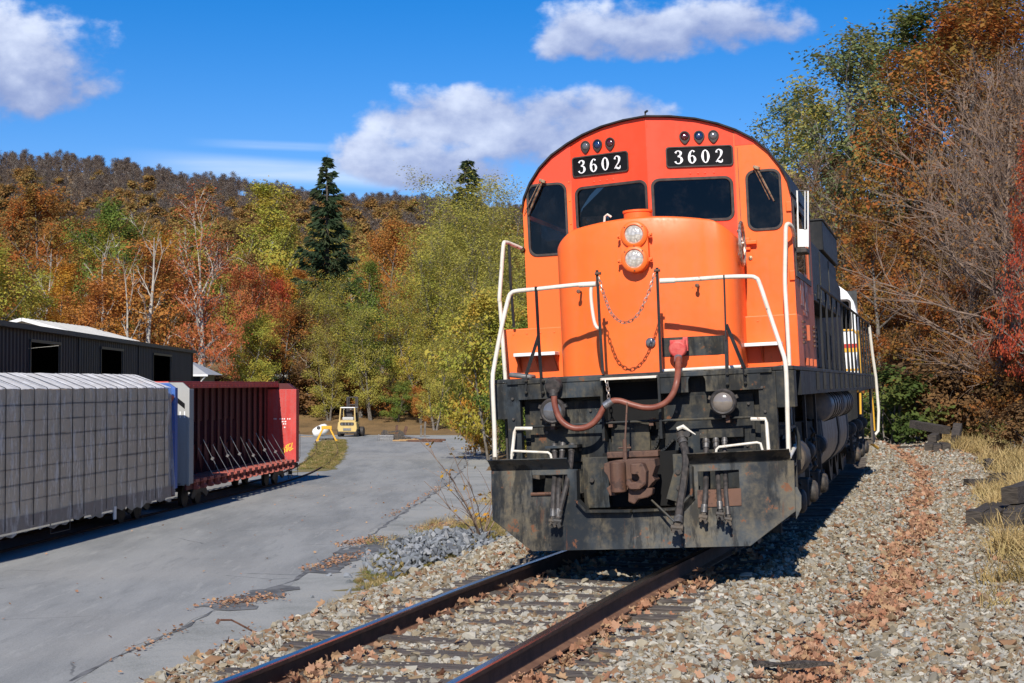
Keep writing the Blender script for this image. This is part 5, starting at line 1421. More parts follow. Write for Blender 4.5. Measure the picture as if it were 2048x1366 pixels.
# --- step well behind the right corner, tank ends, truck gear
for s in (-1, 1):
    mb = MB()
    for z in (.62, .98, 1.35):
        mb.box(min(s * 1.0, s * 1.42), max(s * 1.0, s * 1.42), .45, .95, z - .015, z + .015)
    mb.box(min(s * 1.40, s * 1.42), max(s * 1.40, s * 1.42), .42, .46, .6, 1.9); mb.box(min(s * 1.40, s * 1.42), max(s * 1.40, s * 1.42), .94, .98, .6, 1.9)
    mb.build('step_well', M['gunk'], loco, False)
    mb = MB(); mb.box(min(s * 1.30, s * 1.5), max(s * 1.30, s * 1.5), .16, .42, 1.55, 1.90); mb.build('corner_gusset', M['steel'], loco, False, .005)
def drum(c, r, ln, mat='gunk', name='air_drum', n=20):
    mb = MB(); mb.lathe([(.001, 0), (r * .6, .02), (r * .93, .06), (r, .12), (r, ln - .12), (r * .93, ln - .06), (.001, ln)], c, (0, 1, 0), n); return mb.build(name, M[mat], loco)
drum((1.30, 1.1, 1.02), .20, .8, 'gunk', 'sand_box')
# truck side frames with brake gear
for s in (-1, 1):
    for y0 in (1.7, 14.0):
        mb = MB()
        prof = [(y0, .70), (y0 + .3, .55), (y0 + 4.4, .55), (y0 + 4.7, .70), (y0 + 4.7, .86), (y0 + 3.9, .98), (y0 + 3.2, .86), (y0 + 1.9, .86), (y0 + .9, .98), (y0, .88)]
        mb.plate(prof, lambda u, v: (s * 1.06, u, v), (), (s * .12, 0, 0))
        tf = mb.build('truck_frame', M['gunk'], loco, False, .02)
        for k in range(3):
            yw = y0 + .55 + k * 1.75
            mb = MB(); mb.lathe([(.001, -.01), (.40, 0), (.51, .0), (.51, .13), (.535, .14), (.535, .17), (.3, .17)], (s * .70, yw, .61), (s, 0, 0), 28); mb.build('wheel', M['grime_wheel'], tf)
            mb = MB(); mb.box(min(s * 1.15, s * 1.30), max(s * 1.15, s * 1.30), yw - .17, yw + .17, .36, .68); mb.lathe([(.13, 0), (.13, .08), (.09, .11), (.001, .12)], (s * 1.28, yw, .52), (s, 0, 0), 14); mb.build('journal_box', M['gunk'], tf, True, .015)
            mb = MB()
            for yy in (yw - .42, yw + .42):
                pts = [(s * 1.17 + .055 * math.cos(a), yy + .055 * math.sin(a), .62 + .022 * a) for a in np.linspace(0, 12.5, 40)]
                mb.tube(pts, .016, 5, cap=False)
            mb.build('coil_spring', M['gunk'], tf)
        for yb in (y0 + .1, y0 + 2.4, y0 + 4.5):
            c = Vector((s * 1.24, yb, .98)); mb = MB(); mb.lathe([(.001, 0), (.10, .005), (.125, .03), (.125, .30), (.08, .34), (.03, .36), (.03, .6)], c, (0, 1, 0), 18)
            mb.obox(c + Vector((0, -.02, -.02)), (.07, .06, .18), Matrix.Identity(3)); mb.obox(c + Vector((s * .03, .02, -.28)), (.05, .06, .45), Matrix.Rotation(.2, 3, 'X')); mb.obox(c + Vector((s * .02, .1, -.42)), (.11, .13, .16), Matrix.Rotation(.5, 3, 'X'))
            mb.build('brake_cylinder', M['gunk'], tf, True, .006)
mb = MB()
for k in range(5): mb.tube([(1.32, 4.4 + .02 * k, 1.25 - .1 * k), (1.35, 4.36, 1.19 - .1 * k), (1.32, 4.40, 1.15 - .1 * k)], .022, 6)
mb.build('brake_chain', M['gunk'], loco)
for y in (3.0, 4.6):
    mb = MB(); mb.obox((1.36, y, 1.42), (.03, .10, .5), Matrix.Identity(3)); mb.obox((1.33, y + .12, 1.1), (.03, .06, .5), Matrix.Rotation(.12, 3, 'X')); mb.build('truck_hanger', M['black'], loco, False)
mb = MB(); mb.tube([(1.38, .95, 1.10), (1.40, .93, 1.28), (1.43, .90, 1.33), (1.45, .9, 1.25), (1.45, .92, 1.02)], .022, 7); mb.build('sand_pipe', M['steel'], loco)
# fuel tank: rounded belly with two bands
def tank_prof(r=0.0):
    pts = []
    for a in range(0, 181, 9):
        pts.append((1.26 * math.cos(R_(a)) * (1 + r), 1.02 - .70 * abs(math.sin(R_(a))) ** .8 * (1 + r)))
    return [(1.24 * (1 + r), 1.28)] + pts + [(-1.24 * (1 + r), 1.28)]
mb = MB(); mb.plate(tank_prof(), lambda u, v: (u, 7.0, v), (), (0, 6.4, 0)); ft = mb.build('fuel_tank', M['tank'], loco, True, ang=35)
for y, w in ((7.06, .10), (10.6, .34), (13.25, .1)):
    mb = MB(); mb.plate(tank_prof(.018), lambda u, v: (u, y, v), (), (0, w, 0)); mb.build('tank_band', M['gunk'] if w > .2 else M['tank'], ft, True, ang=35)
# air reservoirs under the sill
for y0 in (7.4, 10.6):
    d_ = drum((1.18, y0, 1.47), .22, 2.6, 'tank', 'air_reservoir')
    mb = MB()
    for y in (y0 + .5, y0 + 1.0, y0 + 1.6, y0 + 2.1): mb.lathe([(.223, 0), (.232, .005), (.232, .05), (.223, .055)], (1.18, y, 1.47), (0, 1, 0), 20)
    mb.build('reservoir_band', M['black'], d_)
# rear step gear
mb = MB(); mb.box(1.05, 1.45, 18.8, 19.9, .55, .62); mb.box(1.42, 1.46, 18.8, 19.9, .6, 1.66); mb.build('rear_step_well', M['gunk'], loco, False)
# --- long hood, blower housing, radiator overhang
mb = MB(); mb.plate([(-.92, 1.95), (.92, 1.95), (.92, 3.75), (.80, 4.05), (.45, 4.22), (-.45, 4.22), (-.80, 4.05), (-.92, 3.75)], lambda u, v: (u, 4.4, v), (), (0, 15.2, 0)); mb.build('long_hood', M['black'], loco, False, .02)
mb = MB(); mb.box(.92, 1.22, 4.8, 13.0, 2.92, 3.74); mb.box(-1.22, -.92, 4.8, 13.0, 2.92, 3.74); mb.box(.92, 1.25, 4.78, 13.02, 2.90, 2.93); hb = mb.build('blower_housing', M['black'], loco, False, .015)
mb = MB()
for k in range(12): mb.cyl((1.225, 5.1 + k * .62, 3.0), (1.235, 5.1 + k * .62, 3.0), .02, 6)
for k in range(4): mb.box(1.221, 1.232, 4.9 + k * 2.0, 4.94 + k * 2.0, 2.95, 3.7)
mb.build('housing_ribs', M['steel'], hb, False)
mb = MB(); mb.box(-1.26, 1.26, 9.4, 13.0, 3.76, 4.20); mb.box(-1.28, 1.28, 9.38, 13.02, 4.20, 4.23); mb.build('radiator_overhang', M['black'], loco, False, .012)
for k in range(12):
    y = 5.0 + k * 1.15
    mb = MB(); mb.box(.921, .94, y, y + 1.05, 2.05, 2.85); mb.box(.94, .955, y + .9, y + .94, 2.2, 2.7); mb.build('hood_door', M['black'], loco, False, .008)
# long side handrail with flat stanchions
for s in (-1, 1):
    mb = MB(); mb.tube([(s * 1.47, 4.6, 2.78), (s * 1.47, 4.75, 2.96), (s * 1.47, 19.0, 2.98), (s * 1.47, 19.3, 2.93)], .02, 7); mb.build('side_handrail', M['black'], loco)
    for k in range(13):
        y = 5.0 + k * 1.15
        mb = MB(); mb.box(min(s * 1.45, s * 1.475), max(s * 1.45, s * 1.475), y - .035, y + .035, 1.80, 2.96); mb.obox((s * 1.47, y + .18, 2.1), (.012, .03, .6), Matrix.Rotation(R_(30), 3, 'X'))
        mb.build('stanchion', M['black'], loco, False)
mb = MB(); mb.tube([(1.47, 19.5, 2.95), (1.50, 19.6, 2.4), (1.54, 19.7, 1.9), (1.56, 19.75, 1.2), (1.53, 19.7, .78), (1.46, 19.6, .7)], .03, 8); mb.build('rear_handrail', M['rail_white'], loco)
mb = MB(); mb.tube([(1.44, 19.2, 1.85), (1.46, 19.3, 1.2), (1.46, 19.4, .8)], .03, 8); mb.tube([(1.30, 19.3, .62), (1.5, 19.9, .42)], .03, 6); mb.build('rear_grab_rail', M['yellow'], loco)

# ================================================================== SECOND LOCOMOTIVE, white with bands, coupled behind
l2 = bpy.data.objects.new('locomotive', None); COL.objects.link(l2)
a2 = TH - R_(1.6)
base2 = LMAT @ Vector((-.02, 21.6, 0))
l2.matrix_world = Matrix.Translation((base2.x - .36, base2.y, 0)) @ Matrix.Rotation(-a2, 4, 'Z') @ Matrix.Rotation(-R_(2.2), 4, 'Y')
tag(l2, 'white locomotive with red and yellow bands coupled behind the orange one', 'locomotive')
prof2 = [(-1.42, 1.95), (1.42, 1.95), (1.42, 3.45), (1.36, 3.72), (1.22, 3.95), (.98, 4.15), (.6, 4.32), (0, 4.40), (-.6, 4.32), (-.98, 4.15), (-1.22, 3.95), (-1.36, 3.72), (-1.42, 3.45)]
wnd = rrect(.92, 1.27, 3.05, 3.75, .08); wndl = [(-x, z) for x, z in wnd]
mb = MB(); mb.plate(prof2, lambda u, v: (u, 3.2, v), [wnd, wndl], (0, .05, 0)); cb = mb.build('cab_front', M['white'], l2, False, .02)
mb = MB(); mb.plate(prof2, lambda u, v: (u, 3.26, v), [[(p[0] * .97, 1.97 + (p[1] - 1.97) * .98) for p in prof2]], (0, 2.4, 0)); mb.build('cab_shell', M['white'], l2, False)
for w in (wnd, wndl):
    mb = MB(); xs_ = [p[0] for p in w]; zs_ = [p[1] for p in w]
    mb.plate(rrect(min(xs_) - .03, max(xs_) + .03, min(zs_) - .03, max(zs_) + .03, .1), lambda u, v: (u, 3.185, v), [rrect(min(xs_) + .02, max(xs_) - .02, min(zs_) + .02, max(zs_) - .02, .06)], (0, .03, 0)); gk = mb.build('window_gasket', M['gasket'], cb, False)
    mb = MB(); mb.plate(w, lambda u, v: (u, 3.215, v), (), (0, .005, 0)); mb.build('window_glass', M['glass_dark'], cb, False)
mb = MB(); mb.box(-1.4, 1.4, 5.58, 5.62, 1.95, 4.1); mb.build('cab_rear_wall', M['interior'], l2, False)
mb = MB(); mb.box(-.92, .92, .9, 3.195, 1.95, 3.05); mb.build('nose', M['white'], l2, False, .06)
for z0, z1, mt, nm in ((2.62, 2.72, 'stripe_red', 'red_band'), (2.52, 2.62, 'yellow', 'yellow_band'), (2.08, 2.13, 'yellow', 'yellow_pinstripe')):
    mb = MB(); mb.box(-1.425, 1.425, 3.193, 3.199, z0, z1); mb.box(1.421, 1.427, 3.2, 5.6, z0, z1); mb.build(nm, M[mt], l2, False)
mb = MB(); mb.plate([(-.92, 1.95), (.92, 1.95), (.92, 3.95), (.5, 4.15), (-.5, 4.15), (-.92, 3.95)], lambda u, v: (u, 5.7, v), (), (0, 12, 0)); mb.build('long_hood', M['white'], l2, False, .03)
mb = MB(); mb.box(-1.5, 1.5, .3, 18.0, 1.88, 1.945); mb.box(1.44, 1.5, .3, 18, 1.6, 1.88); mb.box(-1.5, -1.44, .3, 18, 1.6, 1.88); mb.build('deck', M['black'], l2, False)
mb = MB(); mb.box(-1.2, 1.2, 1.5, 6.5, .55, 1.5); mb.box(-1.2, 1.2, 11, 16, .55, 1.5); mb.box(-1.35, 1.35, 7, 10.6, .4, 1.5); mb.build('underframe', M['gunk'], l2, False, .03)
for yy in (2.0, 3.8, 5.6, 11.6, 13.4, 15.2):
    for s in (-1, 1):
        mb = MB(); mb.lathe([(.001, 0), (.5, 0), (.5, .13), (.001, .14)], (s * .70, yy, .5), (s, 0, 0), 20); mb.build('wheel', M['grime_wheel'], l2)
for s in (-1, 1):
    mb = MB(); mb.tube([(s * 1.46, .35, 1.1), (s * 1.48, .38, 1.9), (s * 1.46, .42, 2.85), (s * 1.40, .45, 2.95), (s * .9, .45, 2.97)], .025, 8); mb.build('handrail', M['yellow'], l2)
    mb = MB(); mb.tube([(s * 1.46, 1.0, 2.95), (s * 1.46, 3.0, 2.97)], .02, 7)
    for y in (1.0, 2.0, 2.9): mb.tube([(s * 1.46, y, 1.9), (s * 1.46, y, 2.96)], .018, 6)
    mb.build('side_handrail', M['yellow'], l2)
mb = MB(); mb.box(-1.4, 1.4, .28, .36, .35, 1.88); mb.build('pilot', M['black'], l2, False, .01)
# ================================================================== SIDING AND FREIGHT CARS
SH = math.atan(0.1)                          # heading of the siding
def sx_right(Z): return -10.4 + (Z - 80) * 0.1
_sc = catmull([(10, -18.9), (30, -16.9), (60, -13.9), (82, -11.62), (96, -11.45), (112, -12.3), (126, -13.7), (139, -15.3)], 10)
_sz = np.array([p[0] for p in _sc]); _sx = np.array([p[1] for p in _sc])
def scx(Z): return np.interp(Z, _sz, _sx)
def schead(Z): return np.arctan(scx(np.asarray(Z) + 0.5) - scx(np.asarray(Z) - 0.5))
siding = thing('siding_track', 'rusty siding rails sunk in the yard and ending at the yellow buffer stop', 'railway track', (float(scx(80.0)), 80.0, YARD))
sinv = Matrix.Translation(siding.location).inverted()
for off in (-.7525, .7525):
    r_ = sweep_rail('rail', off, np.arange(12, 138.5, 1.5), [M['rail_side'], M['rail_side'], M['rail_foot']], 0, scx, schead, YARD + 0.09)
    r_.parent = siding; r_.matrix_parent_inverse = sinv
def car_root(name, label, cat, Zc, group=None):
    xr = sx_right(Zc)
    return thing(name, label, cat, (xr - 1.4 * math.cos(SH), Zc + 1.4 * math.sin(SH), YARD + .06), -SH, group)
def bogie(root, y):
    mb = MB()
    for s in (-1, 1):
        mb.plate([(y - 1.2, .40), (y - .9, .28), (y - .3, .5), (y + .3, .5), (y + .9, .28), (y + 1.2, .40), (y + .9, .62), (y + .4, .78), (y - .4, .78), (y - .9, .62)], lambda u, v: (s * 1.02, u, v), (), (s * .1, 0, 0))
    mb.box(-1, 1, y - .2, y + .2, .5, .8)
    b = mb.build('bogie', M['gunk'], root, False, .01)
    for yy in (y - .88, y + .88):
        for s in (-1, 1):
            mb = MB(); mb.lathe([(.001, 0), (.42, 0), (.42, .12), (.45, .14), (.45, .16), (.001, .16)], (s * .62, yy, .42), (s, 0, 0), 18); mb.build('wheel', M['grime_wheel'], b)
# --- lumber car
lc = car_root('lumber_car', 'flat car loaded with lumber stacks under white plastic sheeting and black straps', 'freight car', 51.0)
mb = MB(); mb.box(-1.38, 1.38, -10.9, 10.9, .86, 1.0); mb.box(1.30, 1.38, -10.9, 10.9, .62, .86); mb.box(-1.38, -1.30, -10.9, 10.9, .62, .86); mb.box(-.3, .3, -10.9, 10.9, .5, .86)
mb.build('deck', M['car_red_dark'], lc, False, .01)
bogie(lc, -7.6); bogie(lc, 7.6)
lm = MB(); lm.box(-.58, .58, -2.548, 2.548, -.2015, .2015)
lmesh = lm.mesh('lumber_stack', M['lumber'], smooth=False)
wr_ = random.Random(8)
for side in (-1, 1):
    for row in range(8):
        for seg in range(4):
            o = link('lumber_stack', lmesh, lc)
            o.location = (side * .76 + wr_.uniform(-.02, .02), -7.65 + seg * 5.1 + wr_.uniform(-.02, .02), 1.22 + row * .445 + wr_.uniform(-.012, .012)); o.rotation_euler = (wr_.uniform(-.006, .006), 0, 0)
mb = MB(); mb.box(-.1, .1, -10.6, 10.6, 1.0, 4.85); mb.build('center_beam', M['gunk'], lc, False)
# sheeting: grid across and along, pinched in at the straps
def wrap_profile():
    return [(1.385, .60), (1.385, 1.0), (1.37, 1.5), (1.375, 2.1), (1.37, 2.7), (1.375, 3.3), (1.375, 3.9), (1.375, 4.40), (1.378, 4.55), (1.36, 4.57), (1.1, 4.66), (.7, 4.81), (.15, 5.01), (0, 5.02)]
half = wrap_profile(); prof = [(-x, z) for x, z in half][:-1] + list(reversed(half))
ny = 260; yy_ = np.linspace(-10.7, 10.35, ny); wr = np.random.default_rng(5)
strap_y = [9.55 - 1.02 * i for i in range(20)]
ph = wr.uniform(0, 6.28, 8)
vs = []
for y in yy_:
    dn = min(abs(y - s) for s in strap_y)
    puff_ = .016 * min(1, dn / .3)
    for i, (x, z) in enumerate(prof):
        wv = .018 * math.sin(3.1 * y + 2.2 * z + ph[0]) + .012 * math.sin(7.3 * y - 1.3 * z + ph[1]) + .010 * math.sin(13 * y + 3.7 * z + ph[2]) + wr.normal(0, .006)
        zz, xx = z, x
        if z > 4.45: zz = z + puff_ * .35 + wv * .45
        else: xx = x + math.copysign(puff_ * (.4 + .6 * (z > 3.9)) + wv * .8, x)
        if z < .7: zz = z + .10 * min(1, dn / .5) * -1 + .05 * math.sin(1.7 * y)
        vs.append((xx, y, zz))
k = len(prof); mb = MB()
mb.add(vs, [(i * k + j, i * k + j + 1, (i + 1) * k + j + 1, (i + 1) * k + j) for i in range(ny - 1) for j in range(k - 1)])
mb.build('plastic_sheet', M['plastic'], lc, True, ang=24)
# loose end of the sheet hanging over the far end
mb = MB(); n1, n2 = 16, 10; vs = []
for i in range(n1):
    t = i / (n1 - 1)
    for j in range(n2):
        s = j / (n2 - 1)
        z = 4.98 - t * 4.3 - (.35 * s * (1 - t))
        vs.append((.15 + s * (1.25 + .12 * t), 10.36 + .22 * t * (1 - s * .3) + .05 * math.sin(5 * t + 9 * s) - .05 * (s > .85), z - .3 * s * (1 - t)))
mb.add(vs, [(i * n2 + j, i * n2 + j + 1, (i + 1) * n2 + j + 1, (i + 1) * n2 + j) for i in range(n1 - 1) for j in range(n2 - 1)])
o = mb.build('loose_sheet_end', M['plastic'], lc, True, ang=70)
for y in strap_y:
    mb = MB(); pts = [(1.40, y, .70), (1.40, y, 4.56), (1.36, y, 4.60), (.7, y + .02, 4.85), (.05, y + .05, 5.045)]
    for a, b in zip(pts[:-1], pts[1:]):
        A, B = Vector(a), Vector(b); dv = B - A
        mb.obox((A + B) / 2, (.014, .035, dv.length + .01), Vector((0, 0, 1)).rotation_difference(dv.normalized()).to_matrix())
    mb.build('strap', M['strap'], lc, False)
mb = MB(); mb.plate([(-1.40, .9), (1.40, .9), (1.40, 4.55), (1.15, 4.72), (-1.15, 4.72), (-1.40, 4.55)], lambda u, v: (u, 10.75, v), (), (0, .18, 0))
for x in (-1.0, -.5, 0, .5, 1.0): mb.box(x - .04, x + .04, 10.93, 11.0, .9, 4.6)
mb.box(1.30, 1.43, 10.70, 11.02, .9, 4.55)
mb.build('end_bulkhead', M['car_blue'], lc, False, .01)
mb = MB(); mb.cyl((1.2, 10.65, 4.0), (1.35, 10.6, 4.25), .09, 10); mb.obox((1.22, 10.62, 3.6), (.12, .08, .6), Matrix.Rotation(.1, 3, 'Y')); mb.build('strap_bundle', M['car_floor'], lc)
mb = MB(); mb.box(-.12, .12, 10.9, 11.5, .65, .85); mb.build('coupler', M['gunk'], lc, False)
mb = MB(); mb.box(1.36, 1.40, 4.2, 4.42, .3, .72); mb.build('placard', M['white'], lc, False)
mb = MB(); mb.tube([(1.25, -8.8, .6), (1.25, -8.8, .22), (1.25, -6.5, .22), (1.25, -6.5, .6)], .02, 6); mb.tube([(1.25, -1, .6), (1.25, -1, .3), (1.25, .6, .3), (1.25, .6, .6)], .02, 6); mb.build('step_irons', M['gunk'], lc)
# --- empty red car
rc = car_root('centerbeam_car', 'empty red centerbeam lumber car with yellow graffiti on its end bulkhead', 'freight car', 72.5)
HL = 9.1
mb = MB(); mb.box(-.35, .35, -HL, HL, .55, .98); mb.box(-1.1, 1.1, -HL, HL, .93, .98); mb.build('center_sill', M['gunk'], rc, False)
slots = []
for k in range(10):
    y = -7.5 + .53 + k * 1.01
    slots.append([(y, 2.25 - .02 * k), (y + .40, 2.25), (y + .40, 3.15 + .05 * (k % 3)), (y, 3.15)])
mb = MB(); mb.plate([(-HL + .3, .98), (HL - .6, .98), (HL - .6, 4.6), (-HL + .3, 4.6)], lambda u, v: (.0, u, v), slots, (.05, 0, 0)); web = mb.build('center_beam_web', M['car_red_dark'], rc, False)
for k in range(17):
    y = -8.55 + k * 1.01
    mb = MB()
    mb.plate([(.05, 1.0), (.30, 1.0), (.14, 1.9), (.12, 4.6), (.05, 4.6)], lambda u, v: (u, y, v), (), (0, .03, 0)); mb.plate([(-.0, 1.0), (-.30, 1.0), (-.14, 1.9), (-.12, 4.6), (-.0, 4.6)], lambda u, v: (u, y, v), (), (0, .03, 0))
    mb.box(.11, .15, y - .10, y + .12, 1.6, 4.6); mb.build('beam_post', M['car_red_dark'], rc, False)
mb = MB(); mb.box(-.56, .56, -HL + .2, HL - .55, 4.62, 4.78); mb.box(.52, .58, -HL + .2, HL - .55, 4.52, 4.70); mb.box(-.58, -.52, -HL + .2, HL - .55, 4.52, 4.70)
for k in range(30): mb.cyl((.585, -8.6 + k * .58, 4.61), (.60, -8.6 + k * .58, 4.61), .03, 6)
mb.build('top_chord', M['car_red'], rc, False, .01)
for k in range(17):
    y = -8.1 + k * .99
    mb = MB(); mb.box(.30, 1.47, y - .26, y + .26, .985, 1.10); mb.box(-1.47, -.30, y - .26, y + .26, .985, 1.10)
    mb.box(1.20, 1.44, y - .38, y + .38, .96, 1.02)
    rs = mb.build('deck_riser', M['car_floor'], rc, False, .012)
    mb = MB(); mb.box(1.33, 1.46, y - .09, y + .09, .70, .955); mb.cyl((1.47, y - .1, .78), (1.47, y + .1, .78), .07, 8); mb.build('winch', M['car_floor'], rs, False)
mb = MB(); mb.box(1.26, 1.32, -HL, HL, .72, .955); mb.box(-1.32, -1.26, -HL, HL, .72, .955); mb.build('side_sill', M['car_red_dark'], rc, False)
wr2 = random.Random(4)
for k in range(13):
    y = -5.6 + k * 1.05 + wr2.uniform(-.1, .1)
    dx, dy, dz = wr2.uniform(.55, .8), wr2.uniform(.5, .9), wr2.uniform(1.0, 1.45)
    mb = MB(); mb.tube([(1.38, y, 1.1), (1.38 - dx, y - dy * .2, 1.1 + dz)], .012, 5)
    if k % 2: mb.obox((1.38 - dx * .45, y - .08, 1.1 + dz * .45), (.10, .08, .12), Matrix.Rotation(.5, 3, 'Y'))
    mb.build('tie_cable', M['metal'], rc)
# bulkheads
mb = MB(); mb.plate([(-1.42, .9), (1.42, .9), (1.42, 4.5), (1.15, 4.74), (-1.15, 4.74), (-1.42, 4.5)], lambda u, v: (u, -HL, v), (), (0, .12, 0)); mb.box(1.34, 1.43, -HL - .02, -HL + .55, .95, 4.5); nb_ = mb.build('end_bulkhead', M['car_grey'], rc, False, .01)
mb = MB(); mb.plate([(.55, 4.45), (1.0, 4.15), (1.25, 3.95), (1.25, 3.75), (1.0, 3.95), (.55, 4.2)], lambda u, v: (u, -HL - .006, v), (), (0, .004, 0)); mb.build('black_slash', M['board'], nb_, False)
mb = MB()
for q, st_ in enumerate(([(.5, .95, .2), (.1, .95, .2), (.1, .55, .2), (.5, .5, .2), (.5, .1, .2), (.05, .05, .2)], [(.3, 0, .2), (.3, .5, .2), (.3, 1, .2)], [(.3, 0, .2), (.3, .5, .2), (.3, 1, .2)])):
    ribbon(mb, [(.85 + q * .17 + u * .17, 3.42 + v * .24, w * .22) for u, v, w in st_], lambda u, v: (u, -HL - .006, v), (0, .004, 0), 4)
mb.build('car_digits', M['numeral'], nb_, False)
BT = .62
mb = MB(); mb.plate([(-1.44, .95), (1.44, .95), (1.44, 4.42), (-1.44, 4.42)], lambda u, v: (u, HL - BT, v), (), (0, BT, 0)); fb = mb.build('end_bulkhead', M['car_red'], rc, False, .015)
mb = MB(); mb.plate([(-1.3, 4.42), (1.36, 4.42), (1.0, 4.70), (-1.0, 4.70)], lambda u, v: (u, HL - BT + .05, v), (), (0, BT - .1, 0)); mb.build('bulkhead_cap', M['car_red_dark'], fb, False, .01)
mb = MB(); mb.tube([(1.46, HL - .05, 1.1), (1.50, HL - .05, 1.2), (1.50, HL - .05, 2.3), (1.46, HL - .05, 2.4)], .014, 6); mb.build('grab_iron', M['gunk'], fb)
mb = MB()
gz3 = lambda u, v: (u, HL - BT - .006, v)
for st_ in ([(.82, 1.62, .045), (.72, 1.52, .045), (.74, 1.40, .045), (.84, 1.38, .045), (.90, 1.50, .045), (.84, 1.62, .045)], [(.90, 1.62, .04), (.98, 1.70, .04), (.98, 1.45, .04)], [(.94, 1.72, .04), (1.08, 1.80, .04), (1.18, 1.83, .04)], [(1.08, 1.80, .04), (1.04, 1.60, .04), (1.0, 1.44, .04)], [(1.20, 1.66, .04), (1.10, 1.62, .04), (1.12, 1.50, .04), (1.24, 1.56, .04)], [(1.26, 1.88, .04), (1.22, 1.7, .04), (1.18, 1.54, .04), (1.30, 1.62, .04)]):
    ribbon(mb, st_, gz3, (0, .004, 0), 5)
mb.build('graffiti', M['graffiti'], fb, False)
mb = MB(); rs_ = random.Random(3)
for row, (z, x0, x1) in enumerate(((2.98, .35, 1.25), (2.85, .75, 1.0), (2.74, .8, 1.18), (2.58, .85, 1.05))):
    x = x0
    while x < x1:
        w = rs_.uniform(.03, .09)
        if rs_.random() < .75: mb.add([gz3(x, z), gz3(x + w, z), gz3(x + w, z + .06), gz3(x, z + .06)], [(0, 1, 2, 3)])
        x += w + rs_.uniform(.015, .05)
mb.build('worn_stencilling', M['white'], fb, False)
bogie(rc, -6.6); bogie(rc, 6.3)
mb = MB(); mb.box(-.12, .12, HL, HL + .55, .6, .8); mb.box(-1.35, 1.35, HL - .05, HL + .05, .72, .9); mb.tube([(1.38, HL, .9), (1.38, HL, .30), (.85, HL + .05, .30), (.85, HL, .8)], .02, 6); mb.cyl((1.0, HL + .02, .42), (1.0, HL + .1, .42), .1, 8); mb.build('end_sill', M['gunk'], rc, False)
mb = MB(); mb.tube([(1.3, HL - 1.6, .7), (1.3, HL - 1.6, .25), (1.3, HL - .9, .25), (1.3, HL - .9, .7)], .02, 6); mb.build('step_irons', M['gunk'], rc)

# ================================================================== BUILDINGS
# black corrugated warehouse
WA, WB = Vector((-18.7, 62.0)), Vector((-22.4, 119.0))
wd = (WB - WA); WL = wd.length; wd.normalize(); wnrm = Vector((wd.y, -wd.x))
W0 = WA - wd * 12; WL += 12
wh = thing('warehouse', 'long black corrugated steel warehouse with three open doorways behind the freight cars', 'warehouse', (W0.x, W0.y, YARD), 0)
WTOP = 3.95 - YARD
def wpt(s, z, off=0.0):
    p = wd * s + wnrm * off
    return (p.x, p.y, z)
def s_of(px):
    # where the bearing px meets the wall line
    k = (px - 1024) / FPX
    return (W0.x - k * W0.y) / (k * wd.y - wd.x)
doors = []
for a, b, py in ((57, 117, 683), (199, 243, 697), (304, 340, 709)):
    s0, s1 = s_of(a), s_of(b); Zm = (W0 + wd * s0).y
    doors.append((s0, s1, CAM_H + (765 - py) / FPX * Zm - YARD))
def corr(name, s0, s1, z0, z1):
    mb = MB(); n = max(2, int((s1 - s0) / .15)); vs = []
    for i in range(n + 1):
        s = s0 + (s1 - s0) * i / n; off = (0, .0, .045, .045)[i % 4]
        vs += [wpt(s, z0, off), wpt(s, z1, off)]
    mb.add(vs, [(2 * i, 2 * i + 2, 2 * i + 3, 2 * i + 1) for i in range(n)])
    return mb.build(name, M['black_siding'], wh, False)
cur = 0.0
for (s0, s1, zt_) in doors:
    corr('wall_panel', cur, s0, 0, WTOP); corr('lintel_panel', s0, s1, zt_, WTOP)
    mb = MB()
    def wb(sa, sb, za, zb, oa, ob):
        v = [wpt(s, z, o_) for z in (za, zb) for o_ in (oa, ob) for s in (sa, sb)]
        mb.add(v, [(0, 2, 3, 1), (4, 5, 7, 6), (0, 1, 5, 4), (2, 6, 7, 3), (0, 4, 6, 2), (1, 3, 7, 5)])
    wb(s0 - .08, s1 + .08, zt_ - .02, zt_ + .10, .04, .12); wb(s0 - .09, s0 + .03, 0, zt_, .04, .10); wb(s1 - .03, s1 + .09, 0, zt_, .04, .10)
    mb.build('door_frame', M['trim_dark'], wh, False)
    cur = s1
corr('wall_panel', cur, WL, 0, WTOP)
for s in (0.5, s_of(155), s_of(275), WL - .3):
    mb = MB(); wb(s - .12, s + .12, 0, WTOP, .046, .10); mb.build('wall_post', M['black_siding'], wh, False)
mb = MB(); wb(-.3, WL + .3, WTOP - .06, WTOP + .14, -.1, .32); mb.build('eave', M['eave'], wh, False)
mb = MB(); v = [wpt(0, WTOP + .1, .25), wpt(WL, WTOP + .1, .25), wpt(WL, WTOP + .75, -6.5), wpt(0, WTOP + .75, -6.5), wpt(WL, WTOP + .1, -13), wpt(0, WTOP + .1, -13)]
mb.add(v, [(0, 1, 2, 3), (3, 2, 4, 5)]); mb.build('roof', M['black_siding'], wh, False)
mb = MB(); v = [wpt(WL, 0, 0), wpt(WL, WTOP + .1, 0), wpt(WL, WTOP + .72, -6.5), wpt(WL, WTOP + .1, -13), wpt(WL, 0, -13)]; mb.add(v, [(0, 1, 2, 3, 4)])
v = [wpt(0, 0, 0), wpt(0, WTOP + .1, 0), wpt(0, WTOP + .72, -6.5), wpt(0, WTOP + .1, -13), wpt(0, 0, -13)]; mb.add(v, [(4, 3, 2, 1, 0)])
v = [wpt(0, 0, -13), wpt(WL, 0, -13), wpt(WL, WTOP + .1, -13), wpt(0, WTOP + .1, -13)]; mb.add(v, [(0, 1, 2, 3)])
mb.build('end_wall', M['black_siding'], wh, False)
